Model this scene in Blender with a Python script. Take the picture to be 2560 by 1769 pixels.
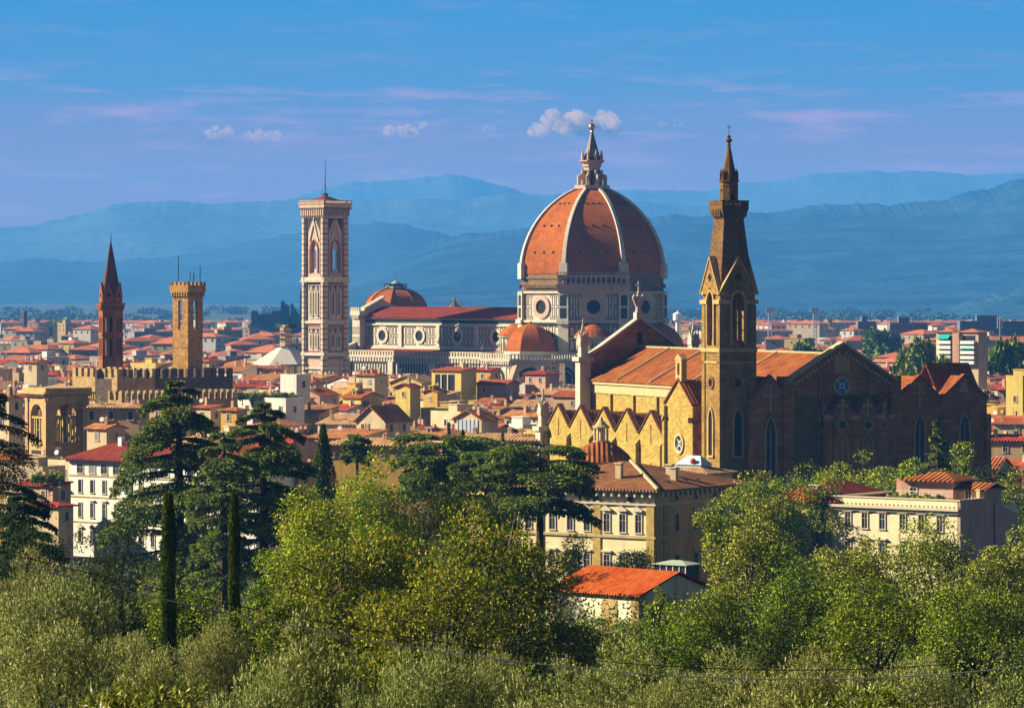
import bpy, math, random
import numpy as np
from mathutils import Vector, noise as mnoise

for o in list(bpy.data.objects): bpy.data.objects.remove(o)
SC = bpy.context.scene
COL = SC.collection
# ------------------------------------------------------------------ camera, sky, sun, exposure
FPX, CX, HY, CAMZ = 9343.0, 1280.0, 715.0, 55.0       # focal length, principal column, horizon row of the 2560x1769 photograph
cam_d = bpy.data.cameras.new('camera'); cam = bpy.data.objects.new('camera', cam_d); COL.objects.link(cam)
cam.location = (0, 0, CAMZ); cam.rotation_euler = (math.radians(90), 0, 0)
cam_d.sensor_width = 36; cam_d.lens = 36 * FPX / 2560; cam_d.shift_y = (HY - 884.5) / 2560
cam_d.clip_start = 1; cam_d.clip_end = 80000
SC.camera = cam
SUN_EL = math.radians(28); SUN_H = (-0.985, 0.17)
sun_d = bpy.data.lights.new('sun', 'SUN'); sun = bpy.data.objects.new('sun', sun_d); COL.objects.link(sun)
sun_d.energy = 5.0; sun_d.angle = math.radians(0.5); sun_d.color = (1.0, 0.87, 0.66)
sun.location = (-300, 0, 400)
sun.rotation_euler = Vector((-SUN_H[0] * math.cos(SUN_EL), -SUN_H[1] * math.cos(SUN_EL), -math.sin(SUN_EL))).to_track_quat('-Z', 'Y').to_euler()
SC.view_settings.view_transform = 'Standard'; SC.view_settings.look = 'None'
SC.view_settings.exposure = 1.3; SC.view_settings.gamma = 1.0
SC.cycles.use_denoising = True
SC.cycles.max_bounces = 4; SC.cycles.diffuse_bounces = 1; SC.cycles.glossy_bounces = 1
SC.cycles.transmission_bounces = 2; SC.cycles.volume_bounces = 1; SC.cycles.transparent_max_bounces = 8
SC.cycles.caustics_reflective = False; SC.cycles.caustics_refractive = False
SC.cycles.sample_clamp_indirect = 4
SC.cycles.volume_step_rate = 1; SC.cycles.volume_max_steps = 96

class NT:
    """terse node tree helper"""
    def __init__(s, tree):
        s.t = tree; s.t.nodes.clear()
    def n(s, typ, **k):
        nd = s.t.nodes.new(typ)
        for a, b in k.items():
            if a.startswith('i_'): nd.inputs[a[2:].replace('_', ' ')].default_value = b
            else: setattr(nd, a, b)
        return nd
    def l(s, a, b): s.t.links.new(a, b)
    def math(s, op, a, b=None, c=None, clamp=False):
        nd = s.t.nodes.new('ShaderNodeMath'); nd.operation = op; nd.use_clamp = clamp
        for i, v in enumerate((a, b, c)):
            if v is None: continue
            if isinstance(v, (int, float)): nd.inputs[i].default_value = v
            else: s.l(v, nd.inputs[i])
        return nd.outputs[0]
    def mix(s, fac, a, b, blend='MIX'):
        nd = s.t.nodes.new('ShaderNodeMix'); nd.data_type = 'RGBA'; nd.blend_type = blend
        for i, v in ((0, fac), (6, a), (7, b)):
            if isinstance(v, (int, float)): nd.inputs[i].default_value = v
            elif isinstance(v, tuple): nd.inputs[i].default_value = (v + (1,))[:4]
            else: s.l(v, nd.inputs[i])
        return nd.outputs[2]
    def ramp(s, fac, stops, interp='LINEAR'):
        nd = s.t.nodes.new('ShaderNodeValToRGB'); cr = nd.color_ramp; cr.interpolation = interp
        while len(cr.elements) < len(stops): cr.elements.new(0.5)
        for e, (p, c) in zip(cr.elements, stops):
            e.position = p; e.color = (tuple(c) + (1,))[:4] if not isinstance(c, (int, float)) else (c, c, c, 1)
        s.l(fac, nd.inputs[0]); return nd.outputs[0]
    def noise(s, vec, scale, detail=3, rough=0.55):
        nd = s.n('ShaderNodeTexNoise'); nd.inputs['Scale'].default_value = scale
        nd.inputs['Detail'].default_value = detail; nd.inputs['Roughness'].default_value = rough
        if vec is not None: s.l(vec, nd.inputs['Vector'])
        return nd.outputs['Fac']
    def sep(s, v):
        nd = s.n('ShaderNodeSeparateXYZ'); s.l(v, nd.inputs[0]); return nd.outputs
    def comb(s, x, y, z):
        nd = s.n('ShaderNodeCombineXYZ')
        for i, v in enumerate((x, y, z)):
            if isinstance(v, (int, float)): nd.inputs[i].default_value = v
            else: s.l(v, nd.inputs[i])
        return nd.outputs[0]
    def vscale(s, v, sc):
        nd = s.n('ShaderNodeVectorMath', operation='MULTIPLY'); s.l(v, nd.inputs[0]); nd.inputs[1].default_value = sc; return nd.outputs[0]

world = bpy.data.worlds.new('World'); SC.world = world; world.use_nodes = True
w = NT(world.node_tree)
sky = w.n('ShaderNodeTexSky', sky_type='NISHITA', sun_disc=False, sun_elevation=SUN_EL, sun_rotation=math.atan2(SUN_H[0], SUN_H[1]),
          altitude=100, air_density=1.2, dust_density=0.6, ozone_density=3.0)
nish = w.n('ShaderNodeBackground'); nish.inputs[1].default_value = 0.05
w.l(w.mix(1.0, sky.outputs[0], (0.32, 0.28, 0.34), 'MULTIPLY'), nish.inputs[0])
gen = w.n('ShaderNodeTexCoord').outputs['Generated']
sx_, sy_, sz_ = w.sep(gen)
# low band of the sky: deep clear blue above a lavender haze layer with thin streaks of cirrus
warp = w.noise(w.vscale(gen, (9, 9, 60)), 1.0, 4)
el_ = w.math('ADD', sz_, w.math('MULTIPLY', w.math('SUBTRACT', warp, 0.5), 0.010))
low = w.ramp(w.math('MULTIPLY', el_, 8.0, clamp=True), [
    (0.0, (0.25, 0.12, 0.13)), (0.2, (0.235, 0.113, 0.155)), (0.30, (0.175, 0.115, 0.20)), (0.37, (0.11, 0.13, 0.25)), (0.43, (0.05, 0.142, 0.275)), (0.6, (0.018, 0.14, 0.31)), (1.0, (0.012, 0.11, 0.26))])
cir = w.noise(w.vscale(gen, (22, 22, 170)), 1.0, 6, 0.66)
cirm = w.math('MULTIPLY', w.ramp(cir, [(0.50, 0.0), (0.72, 1.0)]), w.ramp(w.math('MULTIPLY', sz_, 8.0, clamp=True), [(0.0, 0.15), (0.2, 0.7), (0.40, 0.75), (0.47, 0.2), (0.9, 0.0)]))
low = w.mix(cirm, low, (0.42, 0.20, 0.31))
lowb = w.n('ShaderNodeBackground'); w.l(low, lowb.inputs[0]); lowb.inputs[1].default_value = 0.80
mx = w.n('ShaderNodeMixShader'); w.l(w.ramp(sz_, [(0.080, 0.0), (0.125, 1.0)]), mx.inputs[0])
w.l(lowb.outputs[0], mx.inputs[1]); w.l(nish.outputs[0], mx.inputs[2])
wo = w.n('ShaderNodeOutputWorld'); w.l(mx.outputs[0], wo.inputs[0])

# ------------------------------------------------------------------ helpers
def PX(sx, Y): return (sx - CX) / FPX * Y
def PZ(sy, Y): return CAMZ - (sy - HY) / FPX * Y
def ground_z(Y):
    return float(np.interp(Y, [0, 25, 60, 100, 140, 200, 330, 450, 600], [52.2, 49.5, 44.0, 41.0, 37.5, 32.5, 23.5, 9.0, 0.0]))

def tag(o, label=None, cat=None, group=None, kind=None):
    for k, v in (('label', label), ('category', cat), ('group', group), ('kind', kind)):
        if v: o[k] = v
    return o
def empty(name, loc, rotz=0.0, label=None, cat=None, group=None):
    o = bpy.data.objects.new(name, None); COL.objects.link(o)
    o.location = loc; o.rotation_euler = (0, 0, rotz); o.empty_display_size = 0.5
    return tag(o, label, cat, group)
def link_mesh(name, me, parent=None, loc=None, rotz=None):
    o = bpy.data.objects.new(name, me); COL.objects.link(o)
    if parent is not None: o.parent = parent
    if loc is not None: o.location = loc
    if rotz is not None: o.rotation_euler = (0, 0, rotz)
    return o
def V3(x, y, z): return (float(x), float(y), float(z))

def FR(side, off, ox=0.0, oy=0.0):
    """wall frame on an axis-aligned side: origin, direction to the right seen from outside, outward normal"""
    return {'S': ((ox, off, 0), (1, 0, 0), (0, -1, 0)), 'N': ((ox, off, 0), (-1, 0, 0), (0, 1, 0)),
            'E': ((off, oy, 0), (0, 1, 0), (1, 0, 0)), 'W': ((off, oy, 0), (0, -1, 0), (-1, 0, 0))}[side]
def FA(ang, off, cx=0.0, cy=0.0):
    c, s = math.cos(ang), math.sin(ang)
    return ((cx + c * off, cy + s * off, 0), (-s, c, 0), (c, s, 0))
def fpt(fr, a, v, d):
    o, u, n = fr
    return (o[0] + u[0] * a + n[0] * d, o[1] + u[1] * a + n[1] * d, o[2] + v)

class MB:
    def __init__(s): s.v = []; s.f = []; s.mi = []; s.cur = 0
    def add(s, vs, fs):
        b = len(s.v); s.v.extend(vs)
        for f in fs: s.f.append(tuple(b + i for i in f)); s.mi.append(s.cur)
        return s
    def hexa(s, p):
        return s.add(p, [(0, 3, 2, 1), (4, 5, 6, 7), (0, 1, 5, 4), (1, 2, 6, 5), (2, 3, 7, 6), (3, 0, 4, 7)])
    def box(s, x0, x1, y0, y1, z0, z1):
        return s.hexa([(x0, y0, z0), (x1, y0, z0), (x1, y1, z0), (x0, y1, z0), (x0, y0, z1), (x1, y0, z1), (x1, y1, z1), (x0, y1, z1)])
    def fbox(s, fr, a0, a1, v0, v1, d0, d1):
        return s.hexa([fpt(fr, a0, v0, d1), fpt(fr, a1, v0, d1), fpt(fr, a1, v0, d0), fpt(fr, a0, v0, d0),
                       fpt(fr, a0, v1, d1), fpt(fr, a1, v1, d1), fpt(fr, a1, v1, d0), fpt(fr, a0, v1, d0)])
    def prism(s, fr, pts, d0, d1):
        n = len(pts)
        vs = [fpt(fr, a, v, d1) for a, v in pts] + [fpt(fr, a, v, d0) for a, v in pts]
        fs = [tuple(range(n)), tuple(range(2 * n - 1, n - 1, -1))] + [(i, n + i, n + (i + 1) % n, (i + 1) % n) for i in range(n)]
        return s.add(vs, fs)
    def ringframe(s, fr, inner, outer, d0, d1):
        n = len(inner)
        for i in range(n - 1):
            a, b, c, d = inner[i], inner[i + 1], outer[i + 1], outer[i]
            s.prism(fr, [a, b, c, d], d0, d1)
        return s
    def slab(s, pts, t):
        """quad or polygon roof plane of thickness t below it"""
        n = len(pts)
        vs = [tuple(p) for p in pts] + [(p[0], p[1], p[2] - t) for p in pts]
        return s.add(vs, [tuple(range(n)), tuple(range(2 * n - 1, n - 1, -1))] + [(i, n + i, n + (i + 1) % n, (i + 1) % n) for i in range(n)])
    def loft(s, loops, cap0=True, cap1=True, closed=True):
        n = len(loops[0]); b = len(s.v)
        fs = []
        for j in range(len(loops) - 1):
            for i in range(n if closed else n - 1):
                k = (i + 1) % n
                fs.append((j * n + i, j * n + k, (j + 1) * n + k, (j + 1) * n + i))
        if cap0: fs.append(tuple(range(n - 1, -1, -1)))
        if cap1: fs.append(tuple((len(loops) - 1) * n + i for i in range(n)))
        return s.add([p for l in loops for p in l], fs)
    def lathe(s, cx, cy, prof, n=16, ph=0.0, a0=None, a1=None):
        loops = []
        for r, z in prof:
            if a0 is None: loops.append([(cx + r * math.cos(ph + 2 * math.pi * i / n), cy + r * math.sin(ph + 2 * math.pi * i / n), z) for i in range(n)])
            else: loops.append([(cx + r * math.cos(a0 + (a1 - a0) * i / n), cy + r * math.sin(a0 + (a1 - a0) * i / n), z) for i in range(n + 1)])
        return s.loft(loops, True, True, a0 is None)
    def tube(s, pts, rad, n=6):
        loops = []
        P = [Vector(p) for p in pts]
        for i, p in enumerate(P):
            d = (P[min(i + 1, len(P) - 1)] - P[max(i - 1, 0)])
            d = d.normalized() if d.length > 1e-9 else Vector((0, 0, 1))
            a = d.cross(Vector((0.31, 0.95, 0.02)) if abs(d.y) < 0.9 else Vector((1, 0, 0))).normalized(); b = d.cross(a)
            r = rad[i] if hasattr(rad, '__len__') else rad
            loops.append([tuple(p + a * (r * math.cos(2 * math.pi * k / n)) + b * (r * math.sin(2 * math.pi * k / n))) for k in range(n)])
        return s.loft(loops)
    def archwall(s, fr, a0, a1, v0, v1, holes, d0, d1):
        """wall slab with arched openings (centre, half width, bottom, springing, top, pointed)"""
        x = a0
        for (c, hw, vb, vs_, vt, pt) in sorted(holes):
            if c - hw > x + 1e-6: s.fbox(fr, x, c - hw, v0, v1, d0, d1)
            if vb > v0 + 1e-6: s.fbox(fr, c - hw, c + hw, v0, vb, d0, d1)
            top = arch_top(c, hw, vs_, vt, pt)
            for (p, q) in zip(top[:-1], top[1:]):
                s.prism(fr, [p, q, (q[0], v1), (p[0], v1)], d0, d1)
            x = c + hw
        if a1 > x + 1e-6: s.fbox(fr, x, a1, v0, v1, d0, d1)
        return s
    def mesh(s, name, mats, smooth=False):
        me = bpy.data.meshes.new(name); me.from_pydata([tuple(map(float, p)) for p in s.v], [], s.f)
        for m in (mats if isinstance(mats, (list, tuple)) else [mats]): me.materials.append(m)
        if len(me.materials) > 1: me.polygons.foreach_set('material_index', s.mi)
        if smooth: me.polygons.foreach_set('use_smooth', [True] * len(me.polygons))
        me.update(); return me
    def build(s, name, mats, parent=None, smooth=False, loc=None, rotz=None):
        return link_mesh(name, s.mesh(name, mats, smooth), parent, loc, rotz)

def arch_top(c, hw, vs, vt, pointed, n=8):
    """points over an arch from left to right springing"""
    P = []
    for i in range(n + 1):
        t = i / n
        if pointed:
            x = -1 + 2 * t; y = math.sqrt(max(0.0, 4 - (1 + abs(x)) ** 2)) / math.sqrt(3.0)
        else:
            x = -math.cos(math.pi * t); y = math.sin(math.pi * t)
        P.append((c + hw * x, vs + (vt - vs) * y))
    return P
def arch_poly(c, hw, vb, vs, vt, pointed):
    return [(c + hw, vb)] + [] + arch_top(c, hw, vs, vt, pointed)[::-1] + [(c - hw, vb)]
def circ(c, v, r, n=20, ry=None): return [(c + r * math.cos(2 * math.pi * i / n), v + (ry or r) * math.sin(2 * math.pi * i / n)) for i in range(n)]

def arch_window(parent, fr, c, hw, vb, vs, vt, pointed, frame_m, pane_m, fw=0.3, proud=0.22, mull=0, name='window'):
    """window = moulded frame standing proud of the wall, with its dark glazed pane as a sub-part"""
    f = MB(); i_ = [(c + hw, vb)] + arch_top(c, hw, vs, vt, pointed)[::-1] + [(c - hw, vb)]
    o_ = [(c + hw + fw, vb)] + [(c + (x - c) * (hw + fw) / hw, y + (fw if k_ else 0) * max(0.0, min(1, (y - vs) / max(vt - vs, .01)))) for k_, (x, y) in enumerate(arch_top(c, hw, vs, vt, pointed)[::-1], 1)] + [(c - hw - fw, vb)]
    f.ringframe(fr, i_, o_, 0, proud)
    f.fbox(fr, c - hw - fw * 1.3, c + hw + fw * 1.3, vb - fw, vb, 0, proud * 1.4)
    for k in range(mull):
        a = c - hw + 2 * hw * (k + 1) / (mull + 1)
        f.fbox(fr, a - .09, a + .09, vb, vs + (vt - vs) * .45, 0.05, proud * .8)
    fo = f.build(name, frame_m, parent)
    p = MB(); p.prism(fr, i_, -0.05, 0.035); p.build('pane', pane_m, fo)
    return fo
def round_window(parent, fr, c, v, r, R, frame_m, pane_m, proud=0.3, spokes=0, bar_m=None, name='round_window'):
    f = MB(); f.ringframe(fr, circ(c, v, r) + [circ(c, v, r)[0]], circ(c, v, R) + [circ(c, v, R)[0]], 0, proud)
    fo = f.build(name, frame_m, parent)
    p = MB(); p.prism(fr, circ(c, v, r), -0.05, 0.05); p.build('pane', pane_m, fo)
    if spokes:
        b = MB()
        for k in range(spokes):
            t = math.pi / 4 + 2 * math.pi * k / spokes
            p0, p1 = (c + math.cos(t) * r * .3, v + math.sin(t) * r * .3), (c + math.cos(t) * r, v + math.sin(t) * r)
            nx, ny = -math.sin(t) * .06, math.cos(t) * .06
            b.prism(fr, [(p0[0] + nx, p0[1] + ny), (p0[0] - nx, p0[1] - ny), (p1[0] - nx, p1[1] - ny), (p1[0] + nx, p1[1] + ny)], 0.05, 0.12)
        for rr in (r * .3, r):
            ci, co = circ(c, v, rr - .1), circ(c, v, rr + .05); b.ringframe(fr, ci + [ci[0]], co + [co[0]], 0.05, 0.14)
        b.build('tracery', bar_m, fo)
    return fo
def panels(mb, fr, a0, a1, v0, v1, nx, ny, gap=0.45, lw=0.28, d=0.05, skip=None):
    """dark inlay rectangles laid in a marble wall"""
    w_, h_ = (a1 - a0) / nx, (v1 - v0) / ny
    for i in range(nx):
        for j in range(ny):
            l, r, b, t = a0 + i * w_ + gap / 2, a0 + (i + 1) * w_ - gap / 2, v0 + j * h_ + gap / 2, v0 + (j + 1) * h_ - gap / 2
            if skip and skip((l + r) / 2, (b + t) / 2): continue
            mb.fbox(fr, l, r, b, b + lw, 0, d); mb.fbox(fr, l, r, t - lw, t, 0, d)
            mb.fbox(fr, l, l + lw, b + lw, t - lw, 0, d); mb.fbox(fr, r - lw, r, b + lw, t - lw, 0, d)
def corbels(mb, fr, a0, a1, v0, v1, d0, d1, step, wd):
    n = max(1, int((a1 - a0) / step))
    for i in range(n):
        a = a0 + (a1 - a0) * (i + .5) / n
        mb.prism(fr, [(a - wd / 2, v0), (a + wd / 2, v0), (a + wd / 2, v1), (a - wd / 2, v1)], d0, d1)
def merlons(mb, fr, a0, a1, v0, v1, d0, d1, n, fill=0.55):
    st = (a1 - a0) / (n - 1 + fill)
    for i in range(n): mb.fbox(fr, a0 + i * st, a0 + i * st + st * fill, v0, v1, d0, d1)

# ------------------------------------------------------------------ materials
def base(name):
    m = bpy.data.materials.new(name); m.use_nodes = True
    t = NT(m.node_tree); out = t.n('ShaderNodeOutputMaterial'); b = t.n('ShaderNodeBsdfPrincipled')
    t.l(b.outputs[0], out.inputs[0]); b.inputs['Specular IOR Level'].default_value = 0.15
    tc = t.n('ShaderNodeTexCoord')
    return m, t, b, tc
def mul(c, k): return tuple(min(1.0, x * k) for x in c)
ALB = 0.68
def plaster(name, c, var=0.30, scale=0.25, rough=0.9, streak=0.35, bump=0.0, dirt=(0.16, 0.12, 0.08), rnd=0.0, brick=None, alb=None, bands=None):
    c = mul(c, alb or ALB); dirt = mul(dirt, ALB)
    m, t, b, tc = base(name); ob = tc.outputs['Object']
    n1 = t.noise(ob, scale, 6, 0.65)
    col = t.mix(t.ramp(n1, [(0.30, 0.0), (0.70, 1.0)]), mul(c, 1 - var), mul(c, 1 + var * .45))
    n2 = t.noise(t.vscale(ob, (1.1, 1.1, 0.10)), 0.9, 4, 0.6)
    col = t.mix(t.math('MULTIPLY', t.ramp(n2, [(0.50, 0.0), (0.78, 1.0)]), streak), col, dirt)
    if brick:
        x, y, z = t.sep(ob); bw, bh, c2, mort, k = brick
        bt = t.n('ShaderNodeTexBrick', offset=0.5); t.l(t.comb(t.math('ADD', x, y), z, 0.0), bt.inputs['Vector'])
        bt.inputs['Scale'].default_value = 1.0; bt.inputs['Brick Width'].default_value = bw; bt.inputs['Row Height'].default_value = bh
        bt.inputs['Mortar Size'].default_value = 0.05 * bh; bt.inputs['Color1'].default_value = (.55, .55, .55, 1); bt.inputs['Color2'].default_value = (1.25, 1.2, 1.1, 1)
        bt.inputs['Mortar'].default_value = mort + (1,)
        col = t.mix(k, col, t.mix(1.0, col, bt.outputs['Color'], 'MULTIPLY'))
        n3 = t.noise(ob, 1.7, 5, 0.75); col = t.mix(t.math('MULTIPLY', t.ramp(n3, [(0.42, 0.0), (0.70, 1.0)]), 0.6), col, c2)
    if bands:
        z_ = t.sep(ob)[2]
        for st, off, wd_, bc in bands: col = t.mix(t.math('LESS_THAN', t.math('FRACT', t.math('DIVIDE', t.math('ADD', z_, off), st)), wd_), col, bc)
    if rnd:
        oi = t.n('ShaderNodeObjectInfo').outputs['Random']
        hs = t.n('ShaderNodeHueSaturation'); t.l(col, hs.inputs['Color'])
        t.l(t.math('ADD', 1 - rnd, t.math('MULTIPLY', oi, 2 * rnd)), hs.inputs['Value']); col = hs.outputs[0]
    t.l(col, b.inputs['Base Color']); b.inputs['Roughness'].default_value = rough
    if bump:
        bp = t.n('ShaderNodeBump'); bp.inputs['Strength'].default_value = bump; bp.inputs['Distance'].default_value = 0.3
        t.l(t.noise(ob, 2.5, 6, 0.7), bp.inputs['Height']); t.l(bp.outputs[0], b.inputs['Normal'])
    return m
def tiles(name, c1, c2, period=0.55, rnd=0.12, course=0.0, amt=0.45, lic=0.55):
    c1, c2 = mul(c1, .72), mul(c2, .72)
    m, t, b, tc = base(name); ob = tc.outputs['Object']; x, y, z = t.sep(ob); nx, ny, nz = t.sep(tc.outputs['Normal'])
    side = t.math('GREATER_THAN', t.math('ABSOLUTE', nx), t.math('ABSOLUTE', ny))
    u = t.math('ADD', t.math('MULTIPLY', side, y), t.math('MULTIPLY', t.math('SUBTRACT', 1.0, side), x))
    dn = t.math('ADD', t.math('MULTIPLY', side, x), t.math('MULTIPLY', t.math('SUBTRACT', 1.0, side), y))
    cell = t.comb(t.math('FLOOR', t.math('DIVIDE', u, period)), t.math('FLOOR', t.math('DIVIDE', dn, period * 1.7)), 0.0)
    wn = t.n('ShaderNodeTexWhiteNoise', noise_dimensions='3D'); t.l(cell, wn.inputs['Vector'])
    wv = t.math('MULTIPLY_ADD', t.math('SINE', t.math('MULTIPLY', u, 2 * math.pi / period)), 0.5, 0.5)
    big = t.noise(ob, 0.28, 5, 0.65)
    col = t.mix(t.ramp(big, [(0.32, 0.0), (0.68, 1.0)]), c1, c2)
    col = t.mix(t.math('MULTIPLY', wn.outputs['Value'], 0.65), col, t.mix(1.0, col, (0.40, 0.30, 0.28), 'MULTIPLY'))
    lich = t.noise(ob, 1.3, 5, 0.7); col = t.mix(t.math('MULTIPLY', t.ramp(lich, [(0.58, 0.0), (0.72, 1.0)]), lic), col, (0.42, 0.28, 0.12))
    # shade in the channels between the cover tiles, painted in as a darker colour
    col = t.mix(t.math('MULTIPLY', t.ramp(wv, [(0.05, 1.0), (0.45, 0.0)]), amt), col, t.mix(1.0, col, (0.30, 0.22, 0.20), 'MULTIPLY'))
    if course:
        cw = t.math('FRACT', t.math('DIVIDE', z, course)); col = t.mix(t.math('MULTIPLY', t.math('LESS_THAN', cw, 0.22), 0.25), col, mul(c1, 0.35))
    if rnd:
        oi = t.n('ShaderNodeObjectInfo').outputs['Random']; hs = t.n('ShaderNodeHueSaturation'); t.l(col, hs.inputs['Color'])
        t.l(t.math('ADD', 1 - rnd, t.math('MULTIPLY', oi, 2 * rnd)), hs.inputs['Value']); col = hs.outputs[0]
    t.l(col, b.inputs['Base Color']); b.inputs['Roughness'].default_value = 0.85
    bp = t.n('ShaderNodeBump'); bp.inputs['Strength'].default_value = 0.8; bp.inputs['Distance'].default_value = period * .3
    t.l(t.math('ADD', wv, t.math('MULTIPLY', wn.outputs['Value'], .3)), bp.inputs['Height']); t.l(bp.outputs[0], b.inputs['Normal'])
    return m
def plain(name, c, rough=0.6, metal=0.0, var=0.15, scale=2.0):
    m, t, b, tc = base(name); n1 = t.noise(tc.outputs['Object'], scale, 4)
    t.l(t.mix(n1, mul(c, 1 - var), mul(c, 1 + var)), b.inputs['Base Color'])
    b.inputs['Roughness'].default_value = rough; b.inputs['Metallic'].default_value = metal
    return m
def leaves(name, stops, trans=0.30, rough=0.55, tcol=None, spec=0.25, big=0.0):
    """leaf cards: every leaf takes its own tint, some light passes through"""
    spec *= .3
    m = bpy.data.materials.new(name); m.use_nodes = True; t = NT(m.node_tree)
    out = t.n('ShaderNodeOutputMaterial'); g = t.n('ShaderNodeNewGeometry')
    col = t.ramp(g.outputs['Random Per Island'], stops)
    tc = t.n('ShaderNodeTexCoord')
    nn = t.noise(tc.outputs['Object'], 0.35, 3); hs = t.n('ShaderNodeHueSaturation'); t.l(col, hs.inputs['Color'])
    t.l(t.math('MULTIPLY_ADD', nn, 0.9, 0.55), hs.inputs['Value'])
    t.l(t.math('MULTIPLY_ADD', t.n('ShaderNodeObjectInfo').outputs['Random'], 0.03, 0.485), hs.inputs['Hue']); col = hs.outputs[0]
    b = t.n('ShaderNodeBsdfPrincipled'); t.l(col, b.inputs['Base Color']); b.inputs['Roughness'].default_value = rough; b.inputs['Specular IOR Level'].default_value = spec
    tr = t.n('ShaderNodeBsdfTranslucent'); t.l(t.mix(1.0, col, tcol or (1.6, 1.5, 0.5), 'MULTIPLY'), tr.inputs[0])
    mxs = t.n('ShaderNodeMixShader'); mxs.inputs[0].default_value = trans
    t.l(b.outputs[0], mxs.inputs[1]); t.l(tr.outputs[0], mxs.inputs[2]); t.l(mxs.outputs[0], out.inputs[0])
    return m

M = {}
M['marble'] = plaster('white_marble', (0.90, 0.80, 0.60), 0.18, 0.5, 0.6, 0.35, dirt=(0.30, 0.22, 0.14))
M['inlay'] = plaster('green_marble', (0.035, 0.05, 0.05), 0.3, 1.0, 0.5, 0.2)
M['pink'] = plaster('pink_marble', (0.50, 0.17, 0.11), 0.3, 0.8, 0.6, 0.3)
M['cream_marble'] = plaster('cream_marble', (0.84, 0.58, 0.40), 0.2, 0.5, 0.6, 0.45, dirt=(0.22, 0.12, 0.09))
M['rough_stone'] = plaster('bare_drum_masonry', (0.42, 0.28, 0.13), 0.35, 0.6, 0.95, 0.5, bump=0.5, brick=(1.2, .5, (0.22, 0.12, 0.06), (.4, .3, .2), .6))
M['gold'] = plain('gilded_copper', (0.85, 0.48, 0.14), 0.25, 1.0)
M['lead'] = plaster('lead_cone', (0.20, 0.20, 0.17), 0.3, 1.0, 0.5, 0.4)
M['dark'] = plain('dark_opening', (0.012, 0.011, 0.013), 0.5)
M['pane'] = plain('window_glass', (0.03, 0.035, 0.05), 0.15)
M['dometile'] = plaster('dome_tiles', (0.62, 0.165, 0.006), 0.42, 0.16, 0.85, 0.35, bump=0.35, dirt=(0.20, 0.07, 0.02), brick=(1.1, .7, (0.40, 0.09, 0.012), (.45, .35, .3), .55))
M['banded'] = plaster('banded_marble', (0.90, 0.74, 0.50), 0.2, 0.5, 0.6, 0.35, bands=((3.9, 0.0, .13, (0.26, .10, .07)), (3.9, 1.9, .055, (.03, .04, .04))))
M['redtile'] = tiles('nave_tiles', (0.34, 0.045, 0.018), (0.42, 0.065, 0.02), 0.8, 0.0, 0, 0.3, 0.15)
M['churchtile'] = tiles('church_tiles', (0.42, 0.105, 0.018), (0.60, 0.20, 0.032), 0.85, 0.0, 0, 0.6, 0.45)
M['scwall'] = plaster('yellow_sandstone', (0.64, 0.48, 0.11), 0.25, 0.35, 0.95, 0.35, bump=0.3, dirt=(0.26, 0.15, 0.05), brick=(.9, .34, (0.34, 0.21, 0.06), (.6, .5, .4), .75))
M['scband'] = plaster('pale_cornice_band', (0.74, 0.58, 0.28), 0.15, 0.4, 0.9, 0.3)
M['scbrick'] = plaster('brown_brick', (0.66, 0.28, 0.075), 0.55, 0.22, 0.95, 0.4, bump=0.4, dirt=(0.06, 0.04, 0.03), brick=(1.7, .7, (0.40, 0.20, 0.08), (.4, .3, .25), .9))
M['sctower'] = plaster('tower_stone', (0.50, 0.31, 0.065), 0.38, 0.4, 0.95, 0.4, bump=0.4, dirt=(0.10, 0.06, 0.03), brick=(.8, .35, (0.24, 0.14, 0.05), (.4, .3, .25), .85))
M['coping'] = plaster('white_coping', (0.72, 0.64, 0.50), 0.15, 0.5, 0.8, 0.4)
M['stone'] = plaster('sand_coloured_stone', (0.72, 0.50, 0.20), 0.3, 0.6, 0.9, 0.35, bump=0.3)
M['bargello'] = plaster('ochre_rubble_stone', (0.78, 0.44, 0.12), 0.35, 0.9, 0.95, 0.25, bump=0.5, dirt=(0.14, 0.07, 0.03), brick=(.9, .42, (0.25, 0.14, 0.05), (.5, .4, .3), .8))
M['palacestone'] = plaster('palace_rubble', (0.66, 0.46, 0.19), 0.35, 0.9, 0.95, 0.3, bump=0.5, dirt=(0.14, 0.07, 0.03), brick=(.9, .42, (0.30, 0.18, 0.07), (.5, .4, .3), .8))
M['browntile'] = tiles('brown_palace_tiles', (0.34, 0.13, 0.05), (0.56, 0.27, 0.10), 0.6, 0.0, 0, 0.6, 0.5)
M['shadetile'] = tiles('shade_brown_tiles', (0.30, 0.10, 0.04), (0.42, 0.18, 0.07), 0.6, 0.0, 0, 0.6, 0.4)  # shade of the aisle roof slopes put into a darker brown tile colour
M['spirebrick'] = plaster('red_brick_spire', (0.50, 0.17, 0.05), 0.35, 0.7, 0.9, 0.3, brick=(.8, .3, (0.20, 0.07, 0.03), (.5, .4, .3), .6))
M['bluegrey'] = plain('hazy_dark_cladding', (0.05, 0.065, 0.11), 0.6)
M['iron'] = plain('dark_iron', (0.05, 0.04, 0.04), 0.5, 0.6)
M['steel'] = plain('galvanised_steel', (0.40, 0.42, 0.45), 0.4, 0.7)
M['bark'] = plaster('bark', (0.11, 0.075, 0.05), 0.4, 2.0, 0.95, 0.3, bump=0.6)
M['palebark'] = plaster('pale_bark', (0.24, 0.20, 0.14), 0.4, 2.0, 0.95, 0.3, bump=0.6)
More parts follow.
